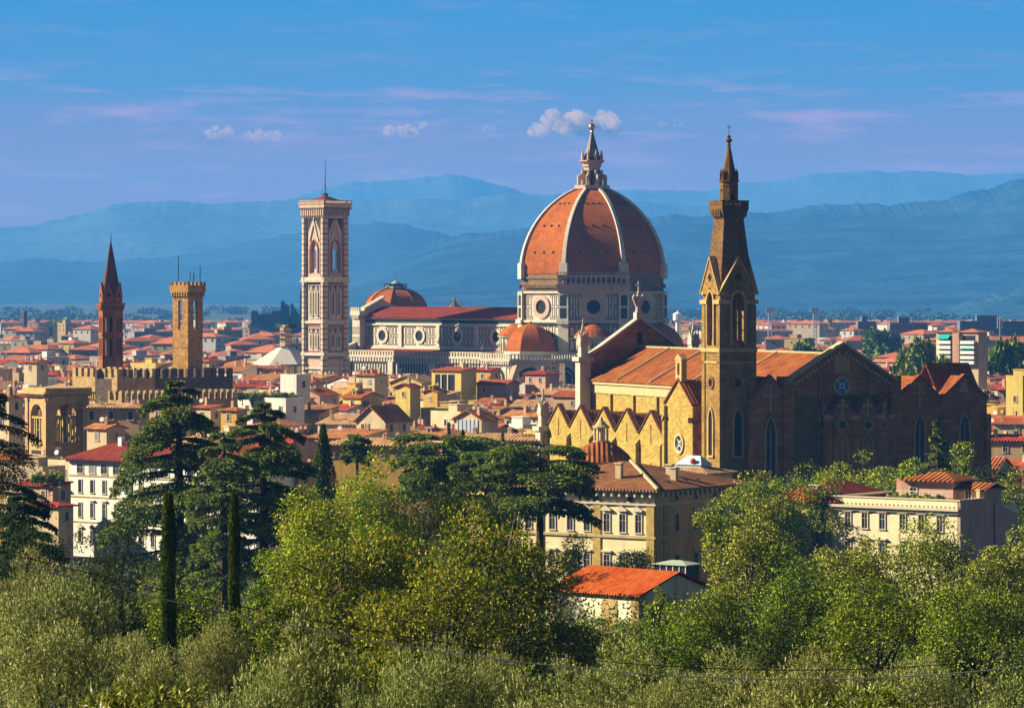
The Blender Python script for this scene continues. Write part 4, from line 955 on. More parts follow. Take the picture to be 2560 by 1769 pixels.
def far_landmarks():
    # domed chapel behind the nave
    Y = 1640.0; S = lambda y: PZ(y, Y); T = empty('domed_chapel', (PX(989, Y), Y, 0), math.radians(-30), 'large red tiled chapel dome with small green lantern behind the nave', 'domed chapel')
    R = 13.9; b = MB(); b.lathe(0, 0, [(R, 0), (R, S(774)), (R + .5, S(773)), (R + .5, S(771))], 8, .39); b.build('drum', M['cream_marble'], T)
    q = MB(); zt = S(720); zb = S(771); q.lathe(0, 0, [(max(3.3, R * math.cos(t * math.pi / 2 / 10) ** .9), zb + (zt - zb) * math.sin(t * math.pi / 2 / 10) ** 1.05) for t in range(10)] + [(3.3, zt)], 8, .39); q.build('dome', M['dometile'], T)
    for k in range(8):
        an = .39 + k * math.pi / 4; q = MB(); q.tube([(math.cos(an) * (max(3.3, R * math.cos(t * math.pi / 2 / 10) ** .9) + .05), math.sin(an) * (max(3.3, R * math.cos(t * math.pi / 2 / 10) ** .9) + .05), zb + (zt - zb) * math.sin(t * math.pi / 2 / 10) ** 1.05) for t in range(10)], .3, 4); q.build('rib', M['dometile'], T)
    q = MB(); q.lathe(0, 0, [(4.6, zt), (4.6, zt + .8), (4.2, zt + .8), (2.2, S(708)), (.5, S(702)), (.1, S(698))], 8, .39); q.tube([(0, 0, S(699)), (0, 0, S(668))], [.14, .06], 4); q.build('lantern', plain('pale_copper', (0.30, 0.40, 0.34), .6), T)
    q = MB()
    for k in range(8): an = .39 + k * math.pi / 4; q.box(math.cos(an) * 4.9 - .15, math.cos(an) * 4.9 + .15, math.sin(an) * 4.9 - .15, math.sin(an) * 4.9 + .15, zt, zt + 2)
    q.lathe(0, 0, [(4.95, zt + 1.7), (5.1, zt + 1.9), (4.95, zt + 2.0)], 8, .39); q.build('railing', M['iron'], T)
    # octagonal baptistery with white roof
    Y = 1455.0; S = lambda y: PZ(y, Y); T = empty('baptistery', (PX(714, Y), Y, 0), A45, 'octagonal baptistery with a white pyramid roof left of the marble bell tower', 'baptistery')
    b = MB(); b.loft([oct_loop(13.2, 0), oct_loop(13.2, S(912))]); b.build('walls', M['marble'], T)
    q = MB(); q.loft([oct_loop(13.8, S(912)), oct_loop(1.6, S(862))]); q.build('roof', plaster('white_marble_roof', (0.80, 0.74, 0.66), .10, .4, .6, .25), T)
    q = MB(); q.box(-1.6, 1.6, -1.6, 1.6, S(866), S(812)); q.build('lantern', M['cream_marble'], T)
    q = MB()
    for x in (-3.2, -1.6, 0, 1.6, 3.2):
        for y in (-3.2, 3.2): q.tube([(x, y, S(872)), (x, y, S(806))], .09, 4)
    for z in range(5): 
        zz = S(866) + z * 1.9
        for y in (-3.2, 3.2): q.tube([(-3.4, y, zz), (3.4, y, zz)], .09, 4)
        for x in (-3.2, 3.2): q.tube([(x, -3.4, zz), (x, 3.4, zz)], .09, 4)
    for z in (0, 2, 3): q.box(-3.3, 3.3, -3.3, -2.4, S(866) + z * 1.9, S(866) + z * 1.9 + .15); q.box(2.4, 3.3, -3.3, 3.3, S(866) + z * 1.9, S(866) + z * 1.9 + .15)
    q.build('scaffold', M['iron'], T)
    q = MB(); q.box(-2.0, 1.5, -3.5, -3.4, S(818), S(808)); q.box(3.4, 3.5, -1.4, 2.4, S(820), S(809)); q.build('scaffold_netting', plain('green_netting', (0.02, 0.05, 0.045), .8), T)
    # scaffolded cupola behind the nave ridge
    Y = 1700.0; S = lambda y: PZ(y, Y); T = empty('scaffolded_lantern', (PX(1136, Y), Y, 0), 0.0, 'small lantern with copper ball wrapped in scaffolding behind the nave ridge', 'lantern')
    q = MB(); q.lathe(0, 0, [(4, 0), (4, S(775)), (2.4, S(764)), (1.0, S(757)), (.8, S(752))], 8); q.build('cupola', M['lead'], T)
    q = MB(); q.lathe(0, 0, [(max(.05, .75 * math.sin(math.pi * i / 8)), S(748) - .75 * math.cos(math.pi * i / 8)) for i in range(9)], 10); q.tube([(0, 0, S(745)), (0, 0, S(738))], .1, 4); q.build('ball', M['gold'], T)
    q = MB()
    for x in np.linspace(-4, 4, 7):
        for y in (-3, 3): q.tube([(x, y, S(775)), (x, y, S(752))], .08, 4)
    for y in (-3, 3):
        for z in (752.5, 757, 762, 767): q.tube([(-4.2, y, S(z)), (4.2, y, S(z))], .08, 4)
    q.build('scaffold', M['steel'], T)
    # dark angular courthouse on the plain
    Y = 3300.0; S = lambda y: PZ(y, Y); X = lambda x: PX(x, Y); T = empty('courthouse', (X(690), Y, 0), 0.0, 'dark blue angular modern building with jagged towers far behind the baptistery', 'modern building'); ox = X(690)
    f = ((-ox + 0, 0, 0), (1, 0, 0), (0, -1, 0)); f = ((0, 0, 0), (1, 0, 0), (0, -1, 0)); R_ = lambda x, y: (X(x) - ox, S(y))
    for nm, pts, d0, d1 in (('main_block', [(635, 900), (704, 900), (704, 776), (686, 776), (685, 783), (637, 786)], 0, 30), ('stair_block', [(635.5, 900), (651, 900), (651, 776), (635.5, 776)], 30, 38),
                            ('tall_slab', [(706, 900), (723.5, 900), (723.5, 764), (711.5, 758), (711.5, 752), (708, 752), (706, 756)], -5, 22), ('pointed_slab', [(730, 900), (758, 900), (758, 800), (731, 757), (729.5, 757)], 5, 18), ('tower_slab', [(751, 900), (775, 900), (775, 720), (754, 720), (752, 740)], 0, 12), ('link_block', [(704, 900), (731, 900), (731, 790), (704, 784)], -8, 4)):
        q = MB(); q.prism(f, [R_(a, b) for a, b in pts], d0, d1); q.build(nm, M['bluegrey'], T)
    # apartment block, chimney, masts and so on
    def far_thing(name, sx, Y, label, cat, fn, group=None):
        T = empty(name, (PX(sx, Y), Y, 0), 0.0, label, cat, group); fn(T, lambda y: PZ(y, Y)); return T
    def chim(T, S): q = MB(); q.lathe(0, 0, [(2.0, 0), (1.7, S(779))], 12); q.lathe(0, 0, [(1.8, S(787)), (1.85, S(783))], 12); q.build('stack', plain('dark_brick_stack', (0.16, 0.06, 0.04), .9), T)
    far_thing('chimney', 62, 2900, 'lone dark brick factory chimney at the far left of the plain', 'chimney', chim)
    def wtower(T, S): q = MB(); q.lathe(0, 0, [(1.4, 0), (1.4, S(806)), (3.2, S(800)), (3.2, S(784)), (.4, S(779)), (.1, S(775))], 12); q.build('tank', M['white'], T)
    far_thing('water_tower', 1694, 2600, 'white cylindrical water tower just left of the church tower', 'water tower', wtower)
    def pylon(top):
        def fn(T, S):
            q = MB(); zt = S(top)
            for a, b in ((-1, -1), (1, -1), (1, 1), (-1, 1)): q.tube([(a * 1.6, b * 1.6, 0), (a * .9, b * .9, zt)], .22, 4)
            for k in range(14):
                z = zt * k / 14; h = 1.6 - .7 * k / 14; z2 = zt * (k + 1) / 14
                q.tube([(-h, -h, z), (h, -h, z2)], .14, 4); q.tube([(h, -h, z), (h, h, z2)], .14, 4); q.tube([(h, h, z), (-h, h, z2)], .14, 4)
            q.build('lattice', M['steel'], T); q = MB(); q.box(-2.6, 2.6, -1.2, 1.2, zt, zt + 2.6); q.build('lamp_bank', M['steel'], T)
        return fn
    far_thing('floodlight_pylon', 1925, 2400, 'steel floodlight pylon just right of the church tower', 'pylon', pylon(780), 'floodlight pylons on the plain')
    far_thing('floodlight_pylon', 2037, 2400, 'steel floodlight pylon behind the gabled brick east end', 'pylon', pylon(780), 'floodlight pylons on the plain')
    def mast(T, S): 
        q = MB(); q.tube([(0, 0, 0), (0, 0, S(775))], [.5, .3], 6); q.build('pole', M['iron'], T)
    far_thing('mast', 2176, 3000, 'thin dark mast standing among the far roofs at right', 'mast', mast)
    def cell(T, S):
        q = MB(); q.tube([(0, 0, 0), (0, 0, S(790))], [.5, .4], 6); q.build('pole', M['steel'], T)
        for k in range(3):
            q = MB(); z = S(792 + 9 * k); q.box(-1.5, -.7, -.9, -.3, z - 2.2, z); q.box(.7, 1.5, -.9, -.3, z - 2.2, z); q.build('antenna_panel', M['white'], T)
    far_thing('antenna_mast', 2500, 1900, 'white antenna mast with panels among roofs at far right', 'antenna mast', cell)
    def apts(T, S):
        T.rotation_euler = (0, 0, math.radians(-36)); w = 7.4
        q = MB(); q.box(-w, w, 0, 5.5, 0, S(830)); q.build('walls', M['wall']['cream'], T)
        r = MB()
        for a, b in ((-w - .5, -.2), (.2, w + .5)):
            c = (a + b) / 2; z = S(830); za = S(821); r.add([(a, -.6, z), (b, -.6, z), (b, 6.1, z), (a, 6.1, z), (c, 2.5, za), (c, 3.2, za)], [(0, 1, 4), (1, 2, 5, 4), (2, 3, 5), (3, 0, 4, 5)])
        r.build('roof', M['farroof'], T)
        q = MB(); q.box(-1.1, 1.1, -1.0, 0, 0, S(832)); q.build('stair_shaft', M['wall']['pink'], T)
        aw = plain('teal_awning', (0.02, 0.38, 0.34), .7); k_ = 0
        for fl in range(5):
            z = S(840 + fl * 12.5)
            for c in (-4.1, 4.1):
                q = MB(); q.box(c - 2.4, c + 2.4, -1.3, 0, z - 2.4, z - 1.4); bo = q.build('balcony', M['white'], T)
                q = MB(); q.box(c - 2.2, c + 2.2, -.05, .0, z - 1.4, z + .2); q.build('window', M['pane'], T)
                if (fl, c) in ((0, -4.1), (2, 4.1)): q = MB(); q.prism(((0, 0, 0), (0, -1, 0), (1, 0, 0)), [(0, z + .5), (1.6, z - .7), (1.6, z - .9), (0, z + .3)], c - 2.0, c + 1.8); q.build('awning', aw, T)
    far_thing('apartment_block', 2393, 1150, 'cream apartment block with balconies and teal awnings at far right', 'apartment block', apts)
far_landmarks()
# ------------------------------------------------------------------ trees
def leaf_mesh(name, P, D, S_, L, W, mat, bend=0.0):
    """one four-cornered leaf per row: base P, long axis D, side axis S"""
    n = len(P); L = np.broadcast_to(np.asarray(L, float).reshape(-1, 1), (n, 1)); W = np.broadcast_to(np.asarray(W, float).reshape(-1, 1), (n, 1))
    N = np.cross(D, S_); co = np.empty((n, 4, 3), np.float32)
    co[:, 0] = P; co[:, 1] = P + D * L * .45 + S_ * W * .5 + N * L * bend; co[:, 2] = P + D * L; co[:, 3] = P + D * L * .45 - S_ * W * .5 + N * L * bend
    me = bpy.data.meshes.new(name); me.vertices.add(n * 4); me.vertices.foreach_set('co', co.ravel())
    me.loops.add(n * 4); me.loops.foreach_set('vertex_index', np.arange(n * 4, dtype=np.int32))
    me.polygons.add(n); me.polygons.foreach_set('loop_start', np.arange(0, n * 4, 4, dtype=np.int32))
    me.materials.append(mat); me.update(calc_edges=True); return me
def unit(v): return v / np.maximum(np.linalg.norm(v, axis=1, keepdims=True), 1e-9)
def rdir(r, n): return unit(r.normal(size=(n, 3)))
def side_of(D, r): return unit(np.cross(D, rdir(r, len(D))))
def cat(*parts): return [np.concatenate([p[i] for p in parts]) for i in range(len(parts[0]))]

def crown_clumps(r, n, a, b, c, cz, lo=-0.75, rad=(0.22, 0.36)):
    """clump centres over an uneven ellipsoid crown of half axes a, b, c centred at height cz"""
    d = rdir(r, n * 3); d = d[d[:, 2] > lo][:n]
    k = r.uniform(.46, .88, len(d)) * (1 + .13 * np.sin(d[:, 0] * 3 + d[:, 2] * 4 + r.uniform(0, 6)) + .13 * np.sin(d[:, 1] * 5 + d[:, 0] * 4 + r.uniform(0, 6))) * np.where(r.random(len(d)) < .10, 1.14, 1.0)
    C = d * np.array([a, b, c]) * k[:, None]; C[:, 2] += cz
    R = r.uniform(rad[0] * .72, rad[1] * 1.12, len(d)) * (a + b + c) / 3
    return C, R
def clump_leaves(r, C, R, n, flat=0.8, up=0.35, deep=0.55):
    i = r.choice(len(C), n, p=(R ** 2) / (R ** 2).sum()); d = rdir(r, n); d[:, 2] += up * .5; d = unit(d)
    q = deep + (1.08 - deep) * r.random(n) ** .55
    q *= 1 + .30 * np.sin(d[:, 0] * 7 + i) * np.sin(d[:, 1] * 6 + 2 * i) * np.sin(d[:, 2] * 5 + i) + r.normal(size=n) * .05
    P = C[i] + d * np.array([1, 1, flat]) * (R[i] * q)[:, None]
    return P, d, i
def broad_meshes(seed, a, b, c, trunk_h, n, leaf, mat, bark=None, nclump=40, ratio=.55, droop=0.0, tuft=0, rad=(0.19, 0.31), lo=-.75, deep=.74, airy=0.0, bend=.08, twigs=0):
    """trunk with limbs, and a crown of leaf clumps; origin at the foot"""
    r = np.random.default_rng(seed); cz = trunk_h + c * .80
    C, R = crown_clumps(r, int(nclump * 1.25), a, b, c, cz, lo, rad)
    P, d, ci = clump_leaves(r, C, R, n, .8, .35, deep)
    if tuft:      # leaves gathered at shoot ends: rosettes of narrow leaves
        m = n // tuft; P, d, ci = P[:m], d[:m], ci[:m]; ax = unit(d * .8 + np.array([0, 0, .55]) + r.normal(size=(m, 3)) * .25)
        ii = np.repeat(np.arange(m), tuft); k = np.tile(np.arange(tuft), m); ax_ = ax[ii]; s = side_of(ax_, r)
        D = unit(ax_ * .75 + s * .75 + np.array([0, 0, -droop])); P = P[ii] + ax_ * (k / tuft * leaf * 1.6)[:, None]; S_ = unit(np.cross(D, ax_ + 1e-3))
        L = leaf * r.uniform(.7, 1.2, len(P))
    else:
        D = unit(d * .45 + rdir(r, len(P)) * .9 + np.array([0, 0, -droop])); nn = unit(d * .55 + np.array([0, 0, .5]) + rdir(r, len(P)) * .55); S_ = unit(np.cross(nn, D)); L = leaf * r.uniform(.65, 1.3, len(P))
    crown = leaf_mesh('crown', P, D, S_, L, L * ratio, mat, bend)
    t = MB(); th = cz - c * .15; tr = max(.05, (a + c) * .035)
    pts = [(0, 0, -.8), (r.normal() * .05 * a, r.normal() * .05 * a, th * .4), (r.normal() * .1 * a, r.normal() * .1 * a, th * .75), (r.normal() * .12 * a, r.normal() * .12 * a, th)]
    t.tube(pts, [tr * 1.3, tr, tr * .8, tr * .5], 7)
    for q in r.choice(len(C), min(len(C), 16), replace=False):
        s = np.array(pts[1 + q % 2]); e = C[q]; m_ = s * .5 + e * .5 + np.array([0, 0, -.08 * c]); t.tube([s, m_, e], [tr * .5, tr * .32, tr * .10], 5)
    for q in r.integers(0, len(C), twigs):      # bare shoots and dead twigs that show among the leaves
        d_ = rdir(r, 1)[0]; d_[2] = abs(d_[2]) * .8 + .1; p0 = C[q]; p1 = p0 + d_ * R[q] * .7; p2 = p1 + (d_ + rdir(r, 1)[0] * .5) * R[q] * .55; w_ = leaf * .16
        t.tube([p0, p1, p2], [w_ * 1.6, w_, w_ * .4], 3)
    return crown, t.mesh('trunk', bark or M['bark'])
def plant_tree(name, meshes, x, y, z, rz, sc, label, cat_, group=None):
    o = empty(name, (x, y, z), rz, label, cat_, group); o.scale = sc if hasattr(sc, '__len__') else (sc, sc, sc)
    link_mesh('trunk', meshes[1], o); link_mesh('crown', meshes[0], o); return o

LM = {}
LM['olive'] = leaves('olive_leaves', [(0.0, (0.060, 0.080, 0.016)), (.4, (0.19, 0.225, 0.050)), (.75, (0.42, 0.45, 0.14)), (1.0, (0.70, 0.70, 0.30))], .10, .5, (1.3, 1.3, .4), .3)
LM['olive_big'] = leaves('long_leaves', [(0.0, (0.05, 0.08, 0.010)), (.5, (0.15, 0.19, 0.024)), (1.0, (0.42, 0.42, 0.09))], .2, .4, (1.4, 1.4, .3), .5)
LM['bright'] = leaves('yellow_green_leaves', [(0.0, (0.070, 0.110, 0.005)), (.5, (0.25, 0.33, 0.010)), (1.0, (0.62, 0.66, 0.022))], .12, .5, (1.3, 1.3, .2))
LM['mid'] = leaves('mid_green_leaves', [(0.0, (0.032, 0.070, 0.005)), (.5, (0.125, 0.19, 0.012)), (1.0, (0.42, 0.48, 0.030))], .12, .5, (1.3, 1.3, .2))
LM['poplar'] = leaves('grey_green_leaves', [(0.0, (0.045, 0.075, 0.007)), (.5, (0.19, 0.235, 0.020)), (1.0, (0.66, 0.64, 0.095))], .12, .45, (1.3, 1.3, .3))
LM['dark'] = leaves('dark_evergreen_leaves', [(0.0, (0.012, 0.028, 0.004)), (.6, (0.036, 0.060, 0.008)), (1.0, (0.11, 0.14, 0.015))], .15, .5, (1.4, 1.3, .3))
LM['cedar'] = leaves('cedar_needles', [(0.0, (0.028, 0.062, 0.012)), (.5, (0.10, 0.16, 0.026)), (1.0, (0.30, 0.36, 0.045))], .12, .6, (1.4, 1.3, .3))
LM['cypress'] = leaves('cypress_scales', [(0.0, (0.020, 0.048, 0.004)), (.6, (0.062, 0.11, 0.008)), (1.0, (0.16, 0.21, 0.016))], .12, .6, (1.4, 1.3, .3))
LM['autumn'] = leaves('autumn_leaves', [(0.0, (0.040, 0.075, 0.005)), (.5, (0.13, 0.18, 0.010)), (.91, (0.42, 0.50, 0.022)), (.965, (0.58, 0.44, 0.020)), (.99, (0.62, 0.22, 0.012)), (1.0, (0.50, 0.08, 0.010))], .12, .5, (1.3, 1.3, .2))

def gz(Y): return ground_z(Y)
def spec_tree(name, mats, sx, top, Y, wpx, label, cat_, leaf_px=2.2, n=14000, hfac=1.0, fill=2.1, seed=None, group=None, base=None, **k):
    """a tree whose crown is wpx wide and reaches row `top` as the photograph shows it, standing on the slope at distance Y"""
    seed = seed if seed is not None else int(sx * 7 + top)
    x, zt = PX(sx, Y), PZ(top, Y); g = gz(Y) if base is None else base
    a = wpx * Y / FPX / 2; c = min(max(a * hfac, (zt - g) / 1.85), a * fill); th = max(.2, zt - g - c * 1.80)
    leaf = leaf_px * Y / 3737.0
    me = broad_meshes(seed, a, a * .9, c, th, n, leaf, mats, **k)
    return plant_tree(name, me, x, Y, g, 0.0, 1.0, label, cat_, group)

# olives of the foreground: three individual olive meshes, copied and turned
OL = [broad_meshes(900 + i, 2.3, 2.3, 2.1, 1.5, 48000, .105, LM['olive'], M['palebark'], nclump=70, ratio=.24, tuft=9, rad=(.17, .30), lo=-.9, deep=.7, bend=.03) for i in range(3)]
OLB = broad_meshes(930, 2.2, 2.2, 2.0, 1.5, 42000, .13, LM['olive'], M['palebark'], nclump=60, ratio=.22, tuft=10, rad=(.17, .30), lo=-.9, deep=.7, bend=.03)
OLH = 1.5 + 2.1 * .80 + 2.1 * .98
olives = [(150, 1412, 132, 330, 'wide grey green olive tree at the left edge below the dark conifer'), (60, 1400, 150, 230, 'olive tree at the far left edge under the conifer boughs'), (150, 1552, 92, 350, 'broad olive tree at the bottom left corner'),
          (540, 1540, 125, 180, 'small olive tree just right of the taller slim cypress foot'), (775, 1540, 74, 370, 'leafy olive with long upright shoots at bottom left of centre'), (390, 1625, 84, 230, 'olive tree at the foot of the taller slim cypress'),
          (1100, 1588, 88, 290, 'rounded olive tree below the orange tipped tree'), (1545, 1612, 84, 310, 'rounded olive tree below the red roofed shed'), (1330, 1690, 64, 330, 'pale olive crown at bottom centre beside the dark gap'),
          (2020, 1612, 94, 290, 'olive tree at lower right under the tall leafy trees'), (1880, 1712, 62, 320, 'olive crown at the bottom edge right of the dark gap'), (2310, 1642, 84, 330, 'olive tree at lower right beneath the cables'),
          (2500, 1700, 70, 260, 'olive tree at the bottom right corner'), (990, 1668, 66, 270, 'low olive crown between the long leaved olive and the rounded one'), (330, 1580, 110, 240, 'olive tree between the broad left olive and the slim cypress'),
          (660, 1640, 68, 300, 'silvery olive crown at the bottom edge left of centre'), (2160, 1700, 64, 300, 'olive crown at the bottom edge below the cables at right'), (1660, 1700, 74, 230, 'small olive beside the dark gap at bottom right of centre'),
          (1230, 1610, 100, 220, 'small olive between two rounded olives under the orange tipped tree'), (1800, 1640, 100, 260, 'olive tree in the shade behind the dark gap')]
for i, (sx, top, Y, wpx, lab) in enumerate(olives):
    sc = wpx * Y / FPX / 4.6; zt = PZ(top, Y); h = zt - gz(Y)
    zsc = max(.55, min(1.6, h / OLH)); big = Y < 76
    o = plant_tree('olive_tree', OLB if big and i % 2 == 0 else OL[i % 3], PX(sx, Y), Y, zt - OLH * sc if OLH * sc > h else gz(Y), i * 2.1, (sc, sc, max(sc * .8, zsc if OLH * sc <= h else sc)), lab, 'olive tree', 'olive trees along the foot of the view')
def long_leaf_bush(sx, top, Y, wpx, label, seed):
    a = wpx * Y / FPX / 2; H = PZ(top, Y) - gz(Y); c = min(a * .8, H / 1.95)
    me = broad_meshes(seed, a, a, c, max(.1, H - 1.9 * c), 5200, .12, LM['olive_big'], M['palebark'], nclump=24, ratio=.27, tuft=8, rad=(.2, .34), lo=-.8, deep=.6)
    plant_tree('laurel_bush', me, PX(sx, Y), Y, gz(Y), 0, 1.0, label, 'bush', 'long leaved bushes at the bottom edge')
long_leaf_bush(330, 1712, 47, 330, 'glossy bush with long leaves at the bottom edge left of centre', 61)
long_leaf_bush(2180, 1735, 47, 400, 'glossy bush with long leaves at the bottom edge right', 62)

# broad trees on the slope
T_ = spec_tree
T_('autumn_tree', LM['autumn'], 890, 1292, 185, 420, 'broad green tree with yellow tips left of the orange tipped tree', 'tree', 3.3, 42000, .9, nclump=64, ratio=.5, tuft=6, twigs=150, bark=M['palebark'])
T_('autumn_tree', LM['autumn'], 1215, 1285, 190, 430, 'large orange tipped tree left of the red roofed shed', 'tree', 3.3, 42000, .95, nclump=64, ratio=.5, tuft=6, twigs=150, bark=M['palebark'])
T_('autumn_tree', LM['autumn'], 1075, 1400, 160, 430, 'lower tree with scattered orange leaves above the rounded olive', 'tree', 3.3, 36000, .8, nclump=56, ratio=.5, tuft=6, twigs=150, bark=M['palebark'])
T_('leafy_tree', LM['bright'], 800, 1200, 290, 260, 'bright yellow green tree right of the second slim cypress', 'tree', 2.6, 22000, 1.25, nclump=60, ratio=.62)
T_('leafy_tree', LM['bright'], 945, 1125, 310, 250, 'tall yellow green tree in front of the spreading cedar', 'tree', 2.6, 22000, 1.15, nclump=56, ratio=.62)
T_('leafy_tree', LM['bright'], 735, 1330, 240, 170, 'yellow green tree under the cedar beside the second slim cypress', 'tree', 2.4, 14000, 1.3, nclump=44, ratio=.62)
T_('oak_tree', LM['dark'], 1150, 1168, 330, 200, 'dark dense evergreen oak under the spreading cedar', 'tree', 2.4, 18000, 1.1, nclump=40, ratio=.55)
T_('oak_tree', LM['dark'], 1235, 1215, 350, 200, 'dark evergreen oak under the flat cedars, left of the palace front', 'tree', 2.4, 17000, 1.0, nclump=40)
T_('oak_tree', LM['dark'], 1040, 1205, 340, 190, 'dark evergreen oak behind the tall yellow green tree', 'tree', 2.4, 16000, 1.0, nclump=40)
T_('oak_tree', LM['dark'], 60, 1290, 240, 300, 'dark evergreen oak at the left edge under the conifer', 'tree', 2.4, 20000, .8, nclump=44)
T_('oak_tree', LM['dark'], 215, 1330, 250, 190, 'dark evergreen oak below the long white building', 'tree', 2.4, 14000, 1.0, nclump=36)
T_('oak_tree', LM['dark'], 285, 1380, 210, 190, 'dark round shrub tree left of the taller slim cypress', 'tree', 2.4, 13000, .8, nclump=36)
T_('oak_tree', LM['dark'], 1435, 1328, 440, 140, 'dark tree against the pale palace front, left of two', 'tree', 2.2, 9000, 1.2, nclump=30)
T_('oak_tree', LM['dark'], 1570, 1332, 440, 150, 'dark tree against the pale palace front, right of two', 'tree', 2.2, 9000, 1.0, nclump=30)
T_('leafy_tree', LM['mid'], 470, 1430, 185, 190, 'green leafy tree just right of the taller slim cypress', 'tree', 2.6, 15000, 1.1, nclump=44, ratio=.6)
T_('leafy_tree', LM['mid'], 640, 1440, 205, 190, 'green leafy tree right of the second slim cypress foot', 'tree', 2.6, 15000, 1.0, nclump=44, ratio=.6)
T_('leafy_tree', LM['mid'], 385, 1440, 215, 130, 'green leafy tree just left of the taller slim cypress', 'tree', 2.4, 10000, 1.2, nclump=36, ratio=.6)
T_('leafy_tree', LM['mid'], 555, 1500, 160, 170, 'green leafy tree between the two slim cypresses', 'tree', 2.6, 12000, 1.0, nclump=36, ratio=.6)
T_('leafy_tree', LM['mid'], 735, 1480, 165, 200, 'green leafy tree under the autumn tree at left', 'tree', 2.6, 14000, .9, nclump=40, ratio=.6)
T_('poplar_tree', LM['poplar'], 1885, 1186, 300, 220, 'tall airy grey green poplar in front of the pale palace', 'tree', 2.3, 15000, 1.75, nclump=64, ratio=.7, rad=(.13, .24), deep=.5, bark=M['palebark'], twigs=110)
T_('poplar_tree', LM['poplar'], 1800, 1225, 315, 130, 'slimmer airy poplar at the palace corner', 'tree', 2.3, 8500, 2.0, nclump=44, ratio=.7, rad=(.15, .26), deep=.5, bark=M['palebark'], twigs=110)
T_('poplar_tree', LM['poplar'], 2130, 1300, 275, 290, 'leafy tree covering the cream building with a flat terrace', 'tree', 2.4, 22000, 1.1, nclump=70, ratio=.65, rad=(.15, .26), twigs=70, bark=M['palebark'])
T_('poplar_tree', LM['poplar'], 2335, 1268, 285, 260, 'tall leafy tree before the pink end wall', 'tree', 2.4, 22000, 1.25, nclump=70, ratio=.65, rad=(.15, .26), twigs=70, bark=M['palebark'])
T_('poplar_tree', LM['poplar'], 2510, 1310, 265, 250, 'leafy tree at the right edge below the pink end wall', 'tree', 2.4, 20000, 1.1, nclump=60, ratio=.65, rad=(.15, .26), twigs=70, bark=M['palebark'])
T_('leafy_tree', LM['mid'], 1975, 1395, 235, 250, 'mid green tree below the airy poplar', 'tree', 2.5, 18000, 1.0, nclump=54, ratio=.6)
T_('leafy_tree', LM['mid'], 1770, 1450, 220, 260, 'mid green tree right of the red roofed shed', 'tree', 2.5, 18000, 1.0, nclump=54, ratio=.6)
T_('leafy_tree', LM['mid'], 2190, 1440, 200, 330, 'wide mid green tree at right under the leafy screen', 'tree', 2.5, 22000, .9, nclump=60, ratio=.6)
T_('leafy_tree', LM['mid'], 2440, 1440, 195, 330, 'wide mid green tree at the right edge above the olives', 'tree', 2.5, 22000, .9, nclump=60, ratio=.6)
T_('leafy_tree', LM['mid'], 1660, 1545, 175, 240, 'mid green tree in front of the red roofed shed wall', 'tree', 2.5, 15000, .8, nclump=44, ratio=.6)
T_('leafy_tree', LM['dark'], 1960, 1560, 160, 260, 'shaded dark green tree above the lower right olive', 'tree', 2.5, 14000, .8, nclump=44, ratio=.6)
T_('leafy_tree', LM['poplar'], 1400, 1540, 190, 250, 'grey green tree just below the shed at left', 'tree', 2.5, 15000, .75, nclump=44, ratio=.5)
T_('leafy_tree', LM['mid'], 1650, 1468, 320, 90, 'small green tree at the shed gable end', 'tree', 2.2, 6000, 1.2, nclump=24, ratio=.6)
T_('leafy_tree', LM['mid'], 1525, 1530, 290, 170, 'green bushy tree before the shed front wall', 'tree', 2.2, 8000, .6, nclump=30, ratio=.6)
back = [(1900, 1165, 560, 130, 'mid', 'round green tree at the foot of the brown tower base'), (1990, 1128, 610, 170, 'mid', 'round olive green tree below the small gable with a cross'), (2085, 1150, 600, 120, 'bright', 'yellowish round tree below the apse, nearest the roof aerial'),
        (2165, 1122, 625, 160, 'bright', 'round yellow green tree in front of the polygonal apse'), (2250, 1130, 630, 130, 'bright', 'round tree between the apse and the narrow conifer'), (2410, 1128, 625, 110, 'bright', 'round light green tree right of the narrow conifer'),
        (2490, 1120, 640, 120, 'dark', 'round dark tree below the right end of the church'), (2548, 1155, 610, 130, 'mid', 'round tree at the right edge behind the pink wall'), (2450, 1170, 585, 150, 'mid', 'darker round tree behind the penthouse at right'),
        (2060, 1185, 575, 110, 'mid', 'low round tree behind the terrace roof aerial'), (1950, 1200, 560, 120, 'bright', 'low yellow green tree above the brown tiled roof'), (2350, 1165, 600, 110, 'mid', 'round tree right under the narrow conifer'), (1835, 1205, 520, 130, 'mid', 'green tree in the gap left of the brown tiled roof')]
for sx, top, Y, wpx, kd, lab in back: T_('round_tree', LM[kd], sx, top, Y, wpx * 1.15, lab, 'tree', 2.2, 9000, .95, nclump=34, ratio=.65, group='round trees in front of the church')
T_('pine_tree', LM['dark'], 300, 1270, 345, 150, 'leaning pine in front of the white building', 'pine', 2.4, 9000, .75, nclump=34, ratio=.35, tuft=7)

